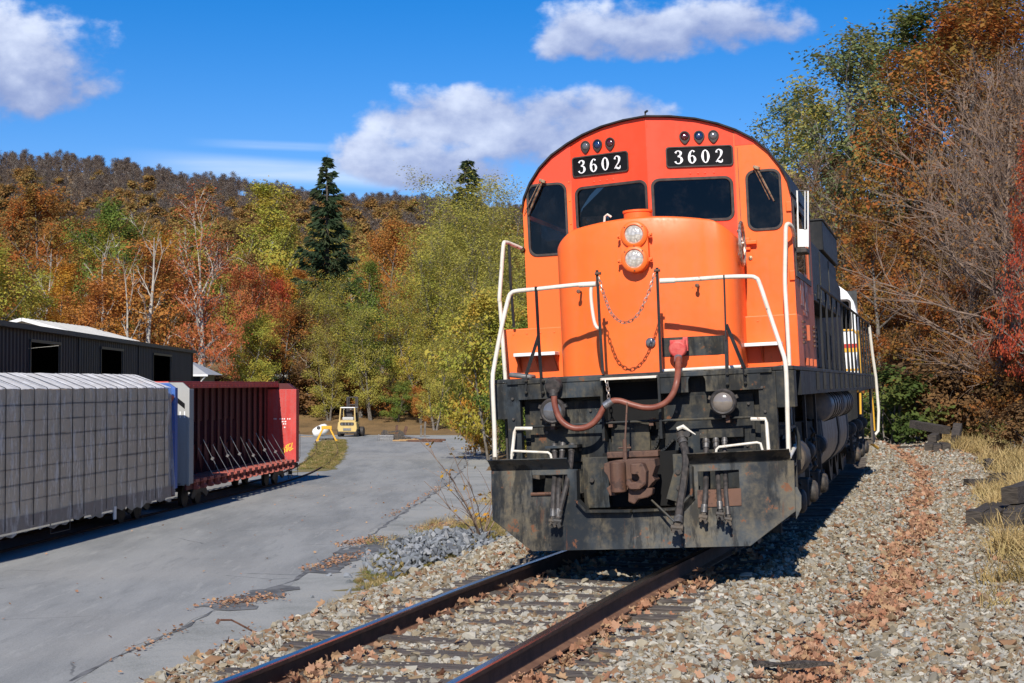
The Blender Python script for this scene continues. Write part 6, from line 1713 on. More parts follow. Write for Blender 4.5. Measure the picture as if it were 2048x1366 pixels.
# cream building with the pale metal roof behind it
gb = thing('gabled_building', 'cream metal building with pale gable roof rising behind the black warehouse', 'building', (-38.8, 145, YARD), 0)
zr, ze = 6.77 - YARD, 5.55 - YARD
def gbox(name, vs, fs, mat):
    mb = MB(); mb.add(vs, fs); return mb.build(name, M[mat], gb, False)
gbox('wall', [(-4.4, -10, 0), (4.4, -10, 0), (4.4, -10, ze), (0, -10, zr), (-4.4, -10, ze), (-4.4, 10, 0), (4.4, 10, 0), (4.4, 10, ze), (0, 10, zr), (-4.4, 10, ze)], [(0, 1, 2, 3, 4), (9, 8, 7, 6, 5), (1, 6, 7, 2), (5, 0, 4, 9)], 'cream_wall')
mb = MB()
for i in range(15):
    x = -4.1 + i * .585; zt_ = zr - abs(x) / 4.4 * (zr - ze) - .1
    mb.box(x - .03, x + .03, -10.04, -10.0, 0, zt_)
mb.build('wall_ribs', M['cream_wall'], gb, False)
for s in (-1, 1):
    mb = MB(); A = [(0, -10.5, zr + .06), (s * 4.8, -10.5, ze - .05), (s * 4.8, 10.5, ze - .05), (0, 10.5, zr + .06)]
    B = [(x, y, z + .10) for x, y, z in A]
    mb.add(A + B, [(0, 1, 2, 3), (7, 6, 5, 4), (0, 4, 5, 1), (1, 5, 6, 2), (2, 6, 7, 3), (3, 7, 4, 0)]); rf = mb.build('roof', M['roof_grey'], gb, False)
    mb = MB()
    for k in range(16):
        y = -10.3 + k * 1.36
        mb.obox((s * 2.4, y, (zr + ze) / 2 + .135), (math.hypot(4.8, zr - ze + .1), .06, .05), Matrix.Rotation(s * math.atan2(zr - ze + .11, 4.8), 3, 'Y'))
    mb.build('roof_seams', M['roof_grey'], rf, False)
    mb = MB(); mb.obox((s * 2.4, -10.52, (zr + ze) / 2 + .03), (4.9, .06, .26), Matrix.Rotation(s * math.atan2(zr - ze + .11, 4.8), 3, 'Y')); mb.build('gable_trim', M['white'], rf, False)
# small shed whose pale roof shows past the end of the warehouse
sh_p = at_dist(395, 765, 126)
sh = thing('shed', 'small shed with a pale roof and white downpipe at the end of the warehouse', 'shed', (sh_p.x - 1.4, 126, YARD), 0)
h1, h2 = 2.45 - YARD, 3.15 - YARD
mb = MB(); mb.box(-2.2, 1.6, 0, 6, 0, h1); mb.build('wall', M['trim_dark'], sh, False)
mb = MB(); A = [(-2.7, -.4, h1 - .02), (2.2, -.4, h1 - .02), (2.2, 6.4, h1 - .02), (-2.7, 6.4, h1 - .02), (-.9, 2.2, h2 + .25), (.4, 2.2, h2 + .25), (.4, 4, h2 + .25), (-.9, 4, h2 + .25)]
mb.add(A, [(3, 2, 1, 0), (0, 1, 5, 4), (1, 2, 6, 5), (2, 3, 7, 6), (3, 0, 4, 7), (4, 5, 6, 7)]); mb.build('roof', M['roof_grey'], sh, False)
mb = MB(); mb.box(-2.7, 2.25, -.52, -.4, h1 - .14, h1); mb.build('gutter', M['white'], sh, False)
mb = MB(); mb.tube([(2.1, -.45, h1 - .1), (1.7, -.1, h1 - .5), (1.66, -.06, .2)], .06, 7); mb.build('downpipe', M['white'], sh)
# houses glimpsed through the trees
def house(px, py_base, Y, w, dp, h, rh, lab, wall, roof, rot=0.0, name='house'):
    p = at_dist(px, py_base, Y)
    z0 = float(gz(p.x, p.y)) if Y < 225 else float(hz(p.x, p.y))
    H = thing(name, lab, 'house', (p.x, p.y, z0 - .3), rot)
    mb = MB(); mb.add([(-w, 0, 0), (w, 0, 0), (w, 0, h), (0, 0, h + rh), (-w, 0, h), (-w, dp, 0), (w, dp, 0), (w, dp, h), (0, dp, h + rh), (-w, dp, h)], [(0, 1, 2, 3, 4), (9, 8, 7, 6, 5), (1, 6, 7, 2), (5, 0, 4, 9)]); mb.build('wall', M[wall], H, False)
    mb = MB()
    for s in (-1, 1):
        A = [(0, -.4, h + rh + .02), (s * (w + .4), -.4, h - .15), (s * (w + .4), dp + .4, h - .15), (0, dp + .4, h + rh + .02)]; B = [(x, y, z + .14) for x, y, z in A]
        mb.add(A + B, [(0, 1, 2, 3), (7, 6, 5, 4), (0, 4, 5, 1), (1, 5, 6, 2), (2, 6, 7, 3), (3, 7, 4, 0)])
    mb.build('roof', M[roof], H, False)
    for x in (-w * .5, w * .5):
        for z in (1.2, 3.6):
            if z + 1.2 < h + .6:
                mb = MB(); mb.box(x - .5, x + .5, -.06, 0.02, z, z + 1.3); wf_ = mb.build('window', M['white'], H, False)
                mb = MB(); mb.box(x - .42, x + .42, -.075, -.05, z + .08, z + 1.22); mb.build('pane', M['board'], wf_, False)
    return H
house(578, 745, 196, 3.2, 9, 6.2, 2.6, 'white house half hidden by the trees behind the red freight car', 'house_white', 'house_green')
house(625, 745, 192, 4.5, 4, 3.2, .5, 'low dark green roofed porch building deep in the left trees', 'house_white', 'house_green', .5)
house(1925, 770, 118, 4.2, 9, 5.2, 2.2, 'white house glimpsed through the trunks of the right woods', 'house_white', 'trim_dark', .15)

# ================================================================== YARD OBJECTS
FZ = 150.0
fp = on_plane(694, 868, YARD); fp = Vector((float(at_dist(694, 868, FZ).x), FZ, YARD + .02))
fk = thing('forklift', 'pale yellow forklift truck with a black mast parked at the end of the road', 'forklift', fp, R_(-6))
mb = MB(); mb.plate([(-.82, .45), (.82, .45), (.88, .75), (.82, 1.25), (.6, 1.45), (-.6, 1.45), (-.82, 1.25), (-.88, .75)], lambda u, v: (u, 0, v), (), (0, .75, 0)); mb.box(-.72, .72, .7, 2.0, .45, 1.1); mb.build('counterweight', M['pale_yellow'], fk, True, .05)
mb = MB(); mb.box(-.85, .85, .02, 1.9, .28, .5); mb.build('chassis', M['gunk'], fk, False, .02)
mb = MB(); mb.plate(rrect(-.62, .62, .98, 1.27, .1), lambda u, v: (u, -.012, v), (), (0, .02, 0)); gr = mb.build('grille', M['rubber'], fk, False)
mb = MB()
for x in (-.45, -.15, .15, .45): mb.box(x - .03, x + .03, -.03, -.01, 1.0, 1.25)
mb.build('grille_bars', M['metal'], gr, False)
mb = MB(); mb.box(-.5, .5, .35, 1.3, 1.45, 1.72); mb.build('engine_cover', M['roof_grey'], fk, False, .06)
mb = MB(); mb.box(-.28, .28, .9, 1.0, 1.7, 2.2); mb.box(-.28, .28, .95, 1.4, 1.7, 1.8); mb.build('seat', M['rubber'], fk, False, .04)
for s in (-1, 1):
    mb = MB(); mb.tube([(s * .70, .12, 1.35), (s * .62, .25, 2.55)], .06, 7); mb.tube([(s * .70, 1.85, 1.0), (s * .62, 1.6, 2.55)], .05, 7); mb.build('guard_post', M['pale_yellow'], fk)
    mb = MB(); mb.lathe([(.001, 0), (.30, 0), (.36, .05), (.36, .25), (.30, .30), (.001, .30)], (s * .58, .35, .36), (s, 0, 0), 18); mb.build('rear_wheel', M['rubber'], fk)
    mb = MB(); mb.lathe([(.001, 0), (.36, 0), (.43, .05), (.43, .45), (.36, .5), (.001, .5)], (s * .66, 1.95, .43), (s, 0, 0), 18); mb.build('front_wheel', M['rubber'], fk)
    mb = MB(); mb.box(s * .45 - .07, s * .45 + .07, 2.3, 2.5, .2, 3.5); mb.box(s * .30 - .04, s * .30 + .04, 2.35, 2.48, .4, 3.45); mb.build('mast_rail', M['rubber'], fk, False)
    mb = MB(); mb.cyl((s * .3, .2, 2.42), (s * .3, .1, 2.42), .07, 10); mb.build('work_lamp', M['lens_grey'], fk)
mb = MB()
for z in (1.0, 2.3, 2.75, 3.42): mb.box(-.5, .5, 2.36, 2.46, z, z + .10)
mb.build('mast_crossbar', M['rubber'], fk, False)
mb = MB(); mb.box(-.66, .66, .22, 1.65, 2.52, 2.60)
og = mb.build('overhead_guard', M['white'], fk, False, .02)
mb = MB(); mb.box(-.35, .35, -.05, .02, .55, .75); mb.build('tow_hitch', M['metal'], fk, False)
# buffer stop
bp = Vector((float(at_dist(653, 880, 138.5).x), 138.5, YARD + .05))
bs = thing('buffer_stop', 'yellow steel buffer stop at the end of the siding rails', 'buffer stop', bp, R_(8))
mb = MB(); mb.box(-.42, .42, -.12, .25, .95, 1.22); mb.build('bumper_head', M['yellow'], bs, False, .03)
for s in (-1, 1):
    mb = MB(); mb.tube([(s * .75, -.6, .05), (s * .28, 0.0, 1.0)], .07, 6); mb.tube([(s * .75, 1.1, .05), (s * .3, .15, 1.0)], .06, 6); mb.obox((s * .76, -.6, .06), (.2, .4, .12), Matrix.Identity(3)); mb.build('brace', M['yellow'], bs, False)
mb = MB(); mb.box(-.72, .72, .9, 1.02, .05, .17); mb.build('cross_tie', M['gunk'], bs, False)
# white shell lying behind it
wp = at_dist(641, 864, 152.0); wp.z = YARD
ws = thing('plastic_shell', 'white rounded plastic shell tipped over beside the forklift', 'plastic shell', wp, 0)
mb = MB(); mb.lathe([(.001, -.75), (.25, -.72), (.42, -.55), (.48, -.2), (.48, .3), (.40, .6), (.22, .74), (.001, .76)], (0, 0, .50), (.85, .2, .42), 20); mb.build('shell', M['white'], ws)
mb = MB(); mb.lathe([(.001, 0), (.17, .0), (.17, .05), (.001, .05)], (-.12, -.42, .75), (-.2, -1, .5), 14); mb.lathe([(.001, 0), (.10, .0), (.10, .05), (.001, .05)], (.42, -.36, .78), (.3, -1, .2), 12); mb.lathe([(.001, 0), (.08, .0), (.08, .05), (.001, .05)], (.6, -.33, .88), (.3, -1, .2), 12); mb.build('shell_opening', M['rubber'], ws)
# scrap heap beside the road end
def scrap(name, lab, cat, px, py, Y, build, mat, rot=0.0, group=None, dz=0.0):
    p = at_dist(px, py, Y); z = max(float(gz(p.x, p.y)), YARD)
    mb = MB(); build(mb); o = mb.build(name, M[mat], None, False, .01); o.location = (p.x, Y, z + dz); o.rotation_euler = (0, 0, rot)
    return tag(o, lab, cat, group)
def b_slab(mb):
    for i in range(4): mb.box(-.65, .65, -.4, .4, .02 + i * .12, .11 + i * .12)
    mb.box(-.62, -.5, -.42, .42, .02, .52)
scrap('metal_bundle', 'silver bundle of sheet metal lying in the scrap beside the road', 'scrap metal', 771, 878, 140, b_slab, 'metal', .1)
def b_post(mb): mb.obox((0, 0, .6), (.22, .10, 1.3), Matrix.Rotation(.06, 3, 'Y'))
scrap('rusty_beam', 'upright rusty beam standing left in the scrap heap', 'beam', 793, 868, 142, b_post, 'rust', .1)
def b_post2(mb): mb.obox((0, 0, .55), (.26, .10, 1.25), Matrix.Rotation(.28, 3, 'Y'))
scrap('rusty_beam', 'leaning rusty beam at the right of the scrap heap', 'beam', 809, 870, 142, b_post2, 'rust', .1)
def b_truck(mb):
    mb.obox((0, 0, .45), (1.9, .3, .16), Matrix.Rotation(.06, 3, 'Y')); mb.obox((-.2, .3, .7), (1.5, .2, .12), Matrix.Rotation(-.12, 3, 'Y')); mb.cyl((-.75, -.1, .55), (-.75, .2, .55), .32, 14); mb.cyl((.6, -.1, .5), (.6, .2, .5), .28, 14); mb.obox((.2, 0, .2), (1.2, .5, .3), Matrix.Rotation(.1, 3, 'Z')); mb.obox((1.0, 0, .15), (.8, .4, .2), Matrix.Rotation(.3, 3, 'Z'))
scrap('scrap_frame', 'dark rusty machine frame with wheels in the scrap heap', 'scrap metal', 788, 872, 141, b_truck, 'gunk', .1)
def b_planks(mb):
    for i, (x, y, a) in enumerate(((0, 0, .1), (.5, .3, -.15), (1.1, 0, .05), (1.6, .3, .2))): mb.obox((x, y, .10 + .03 * i), (1.2, .22, .12), Matrix.Rotation(a, 3, 'Z'))
scrap('timber_offcuts', 'pale timber offcuts lying in front of the scrap heap', 'timber', 800, 879, 138, b_planks, 'plank')
def b_pipe(mb): mb.tube([(-1.0, .6, .45), (.1, 0, .28), (1.3, -.8, .10)], .06, 7)
scrap('pipe', 'pale grey pipe leaning out of the scrap heap', 'pipe', 832, 880, 138, b_pipe, 'metal')
def b_rails(mb):
    mb.obox((0, 0, .10), (3.0, .14, .16), Matrix.Rotation(-.35, 3, 'Z')); mb.obox((.7, -.2, .2), (2.2, .14, .16), Matrix.Rotation(-.5, 3, 'Z')); mb.obox((.6, .4, .15), (1.5, .3, .2), Matrix.Rotation(.2, 3, 'Z'))
scrap('rusty_rails', 'short rusty rail lengths lying at the right edge of the road', 'rail', 850, 884, 137, b_rails, 'rust')
def b_plank(mb): mb.box(-.55, .55, -.1, .1, .0, .05)
scrap('plank', 'pale plank lying on the asphalt left of the white shell', 'plank', 613, 869, 150, b_plank, 'plank')
for i, (px, py, lab) in enumerate(((842, 858, 'short grey fence post stump at the foot of the far bank'), (850, 856, 'taller grey fence post at the foot of the far bank'))):
    scrap('fence_post', lab, 'post', px, py, 150, lambda mb: mb.obox((0, 0, .5 + .15 * i), (.16, .16, 1.1 + .3 * i), Matrix.Rotation(.03, 3, 'Y')), 'bark')
# bent rod in the gravel
pts = [at_dist(a, b, Y) for a, b, Y in ((436, 1243, 31.2), (441, 1240, 31.2), (463, 1240, 31.4), (475, 1246, 31.4), (505, 1262, 31.6), (545, 1276, 31.8))]
mb = MB(); mb.tube(pts, [.026, .02, .018, .018, .018, .018], 7); mb.obox(pts[0], (.06, .06, .09), Matrix.Rotation(.5, 3, 'Y')); o = mb.build('bent_rod', M['rust']); tag(o, 'bent rusty rod sticking out of the gravel by the near rail', 'rod')
# scraps by the track
p = on_plane(1763, 1176, -.38); mb = MB(); mb.obox((p.x, p.y, -.36), (.10, .07, .012), Matrix.Rotation(.3, 3, 'Z')); tag(mb.build('paper_scrap', M['white'], None, False), 'white paper scrap lying in the leaf drift on the ballast', 'paper scrap')
def old_tie(px, py, L, w, h, yaw, pitch, lab, dz=0.0, roll=0.0, name='old_crosstie', group='old crossties discarded beside the track', sink=.02):
    z = -.35
    for _ in range(4):
        p = on_plane(px, py, z); z = float(gz(p.x, p.y))
    mb = MB(); rr = random.Random(px); n = 7; vs = []; fs = []
    for i in range(n):
        y = L * (i / (n - 1)); j = lambda: rr.uniform(-.014, .014)
        vs += [(-w / 2 + j(), y, 0 + j()), (w / 2 + j(), y, 0 + j()), (w / 2 + j(), y, h + j()), (0 + j(), y + j(), h * 1.02 + j()), (-w / 2 + j(), y, h + j())]
    for i in range(n - 1):
        for q in range(5): fs.append((i * 5 + q, i * 5 + (q + 1) % 5, (i + 1) * 5 + (q + 1) % 5, (i + 1) * 5 + q))
    fs += [(4, 3, 2, 1, 0), tuple(range(5 * n - 5, 5 * n))]
    mb.add(vs, fs); o = mb.build(name, M['old_tie'], None, False)
    o.location = (p.x, p.y, z + dz - sink); o.rotation_euler = (pitch, roll, yaw)
    return tag(o, lab, 'crosstie', group)
old_tie(1949, 1055, 2.2, .25, .26, R_(-24), 0, 'leftmost dark crosstie of the near pile at the right edge')
old_tie(1983, 1056, 2.2, .24, .25, R_(-22), 0, 'middle crosstie end in the near pile at the right edge')
old_tie(2026, 1060, 2.3, .28, .28, R_(-20), 0, 'rightmost bottom crosstie of the near pile at the right edge')
old_tie(2020, 1045, 2.3, .26, .25, R_(-40), R_(4), 'crosstie lying on top of the near pile at the right edge', dz=.30)
old_tie(1932, 975, 2.6, .24, .20, R_(-78), 0, 'dark crosstie lying sideways in straw grass behind the near pile')
old_tie(1985, 968, 2.6, .24, .20, R_(-72), 0, 'longer crosstie lying crosswise in the straw behind the near pile', dz=.05)
old_tie(1858, 903, 1.6, .27, .27, R_(-18), 0, 'left bottom crosstie of the middle pile beside the dry grass')
old_tie(1875, 905, 1.5, .25, .25, R_(-14), 0, 'second bottom crosstie of the middle pile beside the dry grass')
old_tie(1893, 903, 1.4, .25, .25, R_(-10), 0, 'right bottom crosstie of the middle pile beside the dry grass')
old_tie(1864, 900, 1.5, .25, .22, R_(-22), R_(3), 'short crosstie stacked second high on the middle pile', dz=.27)
old_tie(1893, 895, 1.6, .30, .24, R_(28), R_(6), 'grey crosstie lying askew on top of the middle pile', dz=.45)
old_tie(1911, 897, .9, .26, .24, R_(-20), R_(24), 'charred crosstie stub leaning at the right of the middle pile', dz=.22)
old_tie(1800, 888, 2.0, .22, .16, R_(-74), 0, 'flat weathered crosstie lying on ballast left of the middle pile')
old_tie(1797, 900, 1.0, .20, .14, R_(-66), 0, 'short broken crosstie lying on ballast below the flat one')
old_tie(1748, 862, 1.8, .30, .30, R_(-30), 0, 'bottom left crosstie of the far pile behind the engine')
old_tie(1772, 862, 1.8, .30, .30, R_(-50), 0, 'bottom right crosstie of the far pile behind the engine')
old_tie(1752, 858, 2.0, .30, .28, R_(-60), 0, 'upper crosstie of the far pile behind the engine', dz=.30)
old_tie(1505, 1338, .60, .07, .03, R_(-88), 0, 'dark splintered board half buried in leaves on the ballast', name='broken_board', group=None, sink=-.03)
old_tie(1980, 943, .5, .18, .30, R_(-10), 0, 'reddish upright tie stub in the dry grass', group=None, name='tie_stub')
# ================================================================== TREES
def wander(p, d, L, n, r, bend, up):
    pts = [Vector(p)]; d = Vector(d).normalized()
    for i in range(n):
        d = (d + Vector((r.gauss(0, bend), r.gauss(0, bend), r.gauss(0, bend) + up))).normalized()
        pts.append(pts[-1] + d * (L / n))
    return pts
def along(pts, t):
    f = t * (len(pts) - 1); i = min(int(f), len(pts) - 2)
    return pts[i].lerp(pts[i + 1], f - i), (pts[i + 1] - pts[i]).normalized()
def grow(seed, H=16.0, cb=.25, rad=.30, limbs=16, sec=5, twigs=3, top=.93, lift=(.3, 1.0), r0=.016, stems=1, prof='round', droop=0.0, tw_len=.35, forked=False, twig_r=1.0):
    """skeleton of a tree: returns a MB of wood and the points where leaves hang"""
    r = random.Random(seed); mb = MB(); anchors = []; wts = []
    for sidx in range(stems):
        a0 = r.uniform(0, 6.28)
        base = Vector((math.cos(a0), math.sin(a0), 0)) * (0.02 * H * (stems > 1))
        d = Vector((math.cos(a0) * .22 * (stems > 1), math.sin(a0) * .22 * (stems > 1), 1))
        hh = H * top * r.uniform(.8, 1) if stems > 1 else H * top
        tr = wander(base - Vector((0, 0, .3)), d, hh, 9, r, .045, .04)
        R0 = r0 * H / math.sqrt(stems)
        mb.tube(tr, [R0 * (1.25 if i == 0 else 1) * (1 - .93 * (i / 9) ** 1.1) + .008 for i in range(10)], 7)
        nl = max(3, limbs // stems); az = r.uniform(0, 6.28)
        for k in range(nl):
            t = cb + (0.97 - cb) * ((k + r.uniform(0, .8)) / nl)
            az += 2.4 + r.gauss(0, .35)
            u = (t - cb) / (1 - cb)
            if prof == 'round': w = math.sin(math.pi * min(1, .22 + .78 * u) ** .9) ** .6 * (1 - .25 * u) + .12
            elif prof == 'cone': w = 1.02 - .92 * u
            elif prof == 'vase': w = .55 + .6 * u - .5 * max(0, u - .7)
            else: w = 1.0 - .45 * u
            L = rad * H * w * r.uniform(.75, 1.15)
            p, _ = along(tr, t)
            e = lift[0] + (lift[1] - lift[0]) * u + r.gauss(0, .12)
            dv = Vector((math.cos(az) * math.cos(e), math.sin(az) * math.cos(e), math.sin(e)))
            lb = wander(p, dv, L, 5, r, .10, .07 - droop)
            rl = max(.012, R0 * (1 - .85 * t) * .5)
            mb.tube(lb, [rl * (1 - .85 * i / 5) + .005 for i in range(6)], 4, cap=False)
            anchors.append(lb[-1]); wts.append(1.0)
            for s in range(sec):
                ts = r.uniform(.25, 1.0); q, dd = along(lb, ts)
                sd = (dd + Vector((r.gauss(0, .6), r.gauss(0, .6), r.gauss(.12 - droop, .35)))).normalized()
                sl = L * r.uniform(.28, .5)
                sb = wander(q, sd, sl, 3, r, .16, .05 - droop * .7)
                mb.tube(sb, [rl * .38 * (1 - .7 * i / 3) + .004 for i in range(4)], 3, cap=False)
                for tt in (.45, .75, 1.0):
                    anchors.append(along(sb, tt)[0]); wts.append(1.0)
                for w_ in range(twigs):
                    q2, d2 = along(sb, r.uniform(.2, 1))
                    td = (d2 + Vector((r.gauss(0, .6), r.gauss(0, .6), r.gauss(.1, .4)))).normalized()
                    tb = wander(q2, td, sl * tw_len * r.uniform(.7, 1.6), 2, r, .12, .03)
                    mb.tube(tb, [.012 * twig_r, .009 * twig_r, .003 * twig_r], 3, cap=False)
                    anchors.append(tb[-1]); wts.append(1.2)
    return mb, np.array([tuple(a) for a in anchors]), np.array(wts)
def leaves(seed, anchors, wts, n, size, sig, flat=.5, clump=.75):
    """n leaf-sized quads round the anchors, bunched in clumps with gaps between"""
    r = np.random.default_rng(seed)
    w = wts * (r.random(len(wts)) < clump) * r.uniform(.4, 1.6, len(wts)); w = w / w.sum()
    i = r.choice(len(anchors), n, p=w)
    c = anchors[i] + r.normal(0, 1, (n, 3)) * np.array([sig, sig, sig * .62])
    nrm = r.normal(0, 1, (n, 3)); nrm[:, 2] = np.abs(nrm[:, 2]) * .7 + flat; nrm /= np.linalg.norm(nrm, axis=1)[:, None]
    ctr = anchors.mean(0); outw = c - ctr; outw /= np.linalg.norm(outw, axis=1)[:, None] + 1e-6
    nrm = nrm + outw * .75; nrm /= np.linalg.norm(nrm, axis=1)[:, None]
    a = np.cross(nrm, r.normal(0, 1, (n, 3))); a /= np.linalg.norm(a, axis=1)[:, None]
    b = np.cross(nrm, a)
    s = size * r.lognormal(0, .3, n)[:, None] * .5
    V = np.stack([c - a * s, c - b * s * .62 + a * s * .1, c + a * s * 1.05, c + b * s * .62 + a * s * .1], 1).reshape(-1, 3)
    return V, np.arange(n * 4).reshape(n, 4)
def tree_pair(nm, seed, nleaf, lsize, sig, clump=.75, flat=.5, **kw):
    mb, an, wt = grow(seed, **kw)
    tm = mb.mesh('trunk', M['bark'], smooth=True, ang=60, recalc=False)
    V, F = leaves(seed + 1, an, wt, nleaf, lsize, sig, flat, clump)
    cm = np_mesh('crown', V, F, M['leaf_olive'])
    return dict(trunk=tm, crown=cm, H=float(np.percentile(V[:, 2], 99.6)))
T = {}
T['broad'] = [tree_pair('broad', 10 + i * 7, 15000, .235, .60, .66, H=20, cb=.22, rad=.30, limbs=20, sec=5, twigs=2) for i in range(3)]
T['oval'] = [tree_pair('oval', 60 + i * 7, 13000, .225, .56, .62, H=20, cb=.18, rad=.22, limbs=22, sec=4, twigs=2, lift=(.4, 1.15)) for i in range(3)]
T['edge'] = [tree_pair('edge', 110 + i * 7, 15000, .205, .52, .75, H=16, cb=.06, rad=.32, limbs=24, sec=5, twigs=2, lift=(.2, 1.1), stems=2) for i in range(3)]
T['fine'] = [tree_pair('fine', 160 + i * 7, 15000, .20, .62, .8, H=20, cb=.08, rad=.27, limbs=26, sec=6, twigs=3, lift=(.5, 1.2), prof='vase', stems=2) for i in range(3)]
T['sparse'] = [tree_pair('sparse', 210 + i * 7, 8500, .20, .60, .6, H=18, cb=.30, rad=.32, limbs=16, sec=6, twigs=4, lift=(.6, 1.25), prof='vase', r0=.030, twig_r=2.0) for i in range(2)]
T['bare'] = [tree_pair('bare', 250 + i * 7, 60, .25, .3, .3, H=13, cb=.3, rad=.22, limbs=9, sec=3, twigs=2, lift=(.6, 1.2), prof='vase', r0=.018, twig_r=1.5) for i in range(2)]
T['near'] = [tree_pair('near', 300 + i * 7, 17000, .18, .38, .46, H=20, cb=.14, rad=.26, limbs=28, sec=7, twigs=4, lift=(.1, 1.1)) for i in range(3)]
T['twiggy'] = [tree_pair('twiggy', 350 + i * 7, 3600, .15, .45, .5, H=18, cb=.12, rad=.30, limbs=34, sec=9, twigs=7, lift=(.25, 1.2), r0=.011, tw_len=.6, twig_r=1.0) for i in range(3)]
T['nearsparse'] = [tree_pair('nearsparse', 390 + i * 7, 9000, .22, .5, .42, H=22, cb=.25, rad=.22, limbs=24, sec=6, twigs=4, lift=(.3, 1.1)) for i in range(2)]
T['shrub'] = [tree_pair('shrub', 430 + i * 7, 3000, .17, .22, .85, H=3.6, cb=.05, rad=.42, limbs=18, sec=4, twigs=2, stems=4, lift=(.3, 1.1)) for i in range(3)]
T['leafy'] = [tree_pair('leafy', 470 + i * 7, 13000, .17, .32, .85, H=9, cb=.05, rad=.34, limbs=24, sec=5, twigs=3, stems=3, lift=(.3, 1.1), droop=.04) for i in range(2)]
# spruce: tiers of drooping boughs
def spruce(seed, H=20):
    r = random.Random(seed); rn = np.random.default_rng(seed); mb = MB()
    mb.tube([(0, 0, -.3), (.05, 0, H * .5), (0, 0, H)], [.32, .2, .02], 7)
    C = []; A = []; S = []
    t = .06
    while t < .985:
        z = H * t; L = (1 - t) ** .85 * H * .235 * r.uniform(.72, 1.18) + .15
        nb = 7 if t < .8 else 5; a0 = r.uniform(0, 6.28)
        for k in range(nb):
            if r.random() < .22: continue
            a = a0 + k * 6.283 / nb + r.gauss(0, .2); l = L * r.uniform(.72, 1.15)
            dr = np.array([math.cos(a), math.sin(a)])
            pts = []
            for q in range(5):
                u = q / 4; pts.append((dr[0] * l * u, dr[1] * l * u, z - .30 * l * math.sin(u * 2.2) * (1.1 - t) + .12 * l * u * u * 1.5))
            mb.tube(pts, [.04, .03, .022, .014, .006], 3, cap=False)
            n = int(22 + 60 * l / 4)
            u = rn.uniform(.12, 1.05, n) ** .8
            side = rn.normal(0, .17, n) * l * (1.1 - u * .6)
            zc = z - .30 * l * np.sin(u * 2.2) * (1.1 - t) + .18 * l * u * u - np.abs(rn.normal(0, .16, n)) - np.abs(side) * .25
            C.append(np.stack([dr[0] * l * u - dr[1] * side, dr[1] * l * u + dr[0] * side, zc], 1))
            A.append(np.stack([np.full(n, dr[0]) - dr[1] * side * .5, np.full(n, dr[1]) + dr[0] * side * .5, rn.normal(-.45, .3, n)], 1))
        t += .020 + .018 * (1 - t)
    C = np.concatenate(C); A = np.concatenate(A); A /= np.linalg.norm(A, axis=1)[:, None]
    n = len(C); nr = rn.normal(0, 1, (n, 3)) + np.array([0, 0, .6]); B = np.cross(A, nr); B /= np.linalg.norm(B, axis=1)[:, None]
    s = rn.uniform(.22, .48, n)[:, None]
    V = np.stack([C - A * s * .6, C - B * s * .28, C + A * s, C + B * s * .28], 1).reshape(-1, 3)
    return dict(trunk=mb.mesh('trunk', M['bark_dark'], recalc=False), crown=np_mesh('crown', V, np.arange(n * 4).reshape(n, 4), M['leaf_spruce']), H=H)
T['spruce'] = [spruce(5), spruce(6)]
pick = random.Random(21)
HUE = {'shade_green': 'dark green', 'olive': 'olive', 'yellow_green': 'yellow green', 'green': 'green', 'gold': 'golden', 'orange': 'orange', 'russet': 'russet', 'red': 'red', 'rosy': 'rosy', 'brown': 'brown', 'bluegreen': 'grey green', 'bare': 'bare', 'oak_mix': 'rust and green'}
USED = {}
def where(px, marks):
    return min(marks, key=lambda m: abs(m[0] - px))[1]
LEFT_MARKS = [(-40, 'beyond the left edge'), (30, 'above the left end of the warehouse'), (110, 'above the first warehouse door'), (170, 'above the gabled roof'), (230, 'above the second warehouse door'), (320, 'above the third warehouse door'), (400, 'by the pale trunked tree'), (460, 'above the red car'), (540, 'above the red car end'), (600, 'just left of the tall spruce'), (653, 'under the tall spruce'), (700, 'behind the forklift'), (760, 'above the scrap heap'), (840, 'above the end of the road'), (920, 'left of the white handrail'), (990, 'beside the white handrail'), (1050, 'behind the engine cab'), (1110, 'hidden behind the engine nose')]
RIGHT_MARKS = [(1490, 'behind the engine roof'), (1560, 'above the right cab window'), (1620, 'just right of the cab'), (1680, 'above the black hood'), (1740, 'right of the white engine'), (1800, 'behind the far tie pile'), (1860, 'behind the middle tie pile'), (1920, 'right of the middle tie pile'), (1980, 'above the near tie pile'), (2040, 'at the right edge'), (2100, 'beyond the right edge')]
def single(first, px, marks, kindw, row):
    """a label of its own for one of many alike: hue, height, row and landmark"""
    for sz in ('', 'low ', 'tall ', 'slim ', 'broad ', 'ragged ', 'round ', 'leaning '):
        lb = '%s%s %s%s %s' % (sz, first, kindw, ' ' + row if row else '', where(px, marks))
        if lb not in USED:
            USED[lb] = 1; return lb
    return lb
def ground_at(x, y): return float(gz(x, y)) if y < 232 else float(hz(x, y))
def tree(name, kind_, px, top, Z, leaf, label, group=None, wide=1.0, bark='bark', var=None, cat='tree', base=None):
    p = at_dist(px, 765, Z)
    z0 = ground_at(p.x, Z) if base is None else base
    zt_ = CAM_H + (765 - top) / FPX * Z
    v = T[kind_][pick.randrange(len(T[kind_])) if var is None else var]
    s = max(.2, (zt_ - z0) / (v['H'] * 1.0))
    t = thing(name, label, cat, (p.x, Z, z0), pick.uniform(0, 6.28), group)
    t.scale = (s * wide, s * wide, s)
    for part, mt in (('trunk', M[bark]), ('crown', M['leaf_' + leaf])):
        o = link(part if part == 'trunk' or cat == 'tree' else 'foliage', v[part], t)
        o.material_slots[0].link = 'OBJECT'; o.material_slots[0].material = mt
    return t
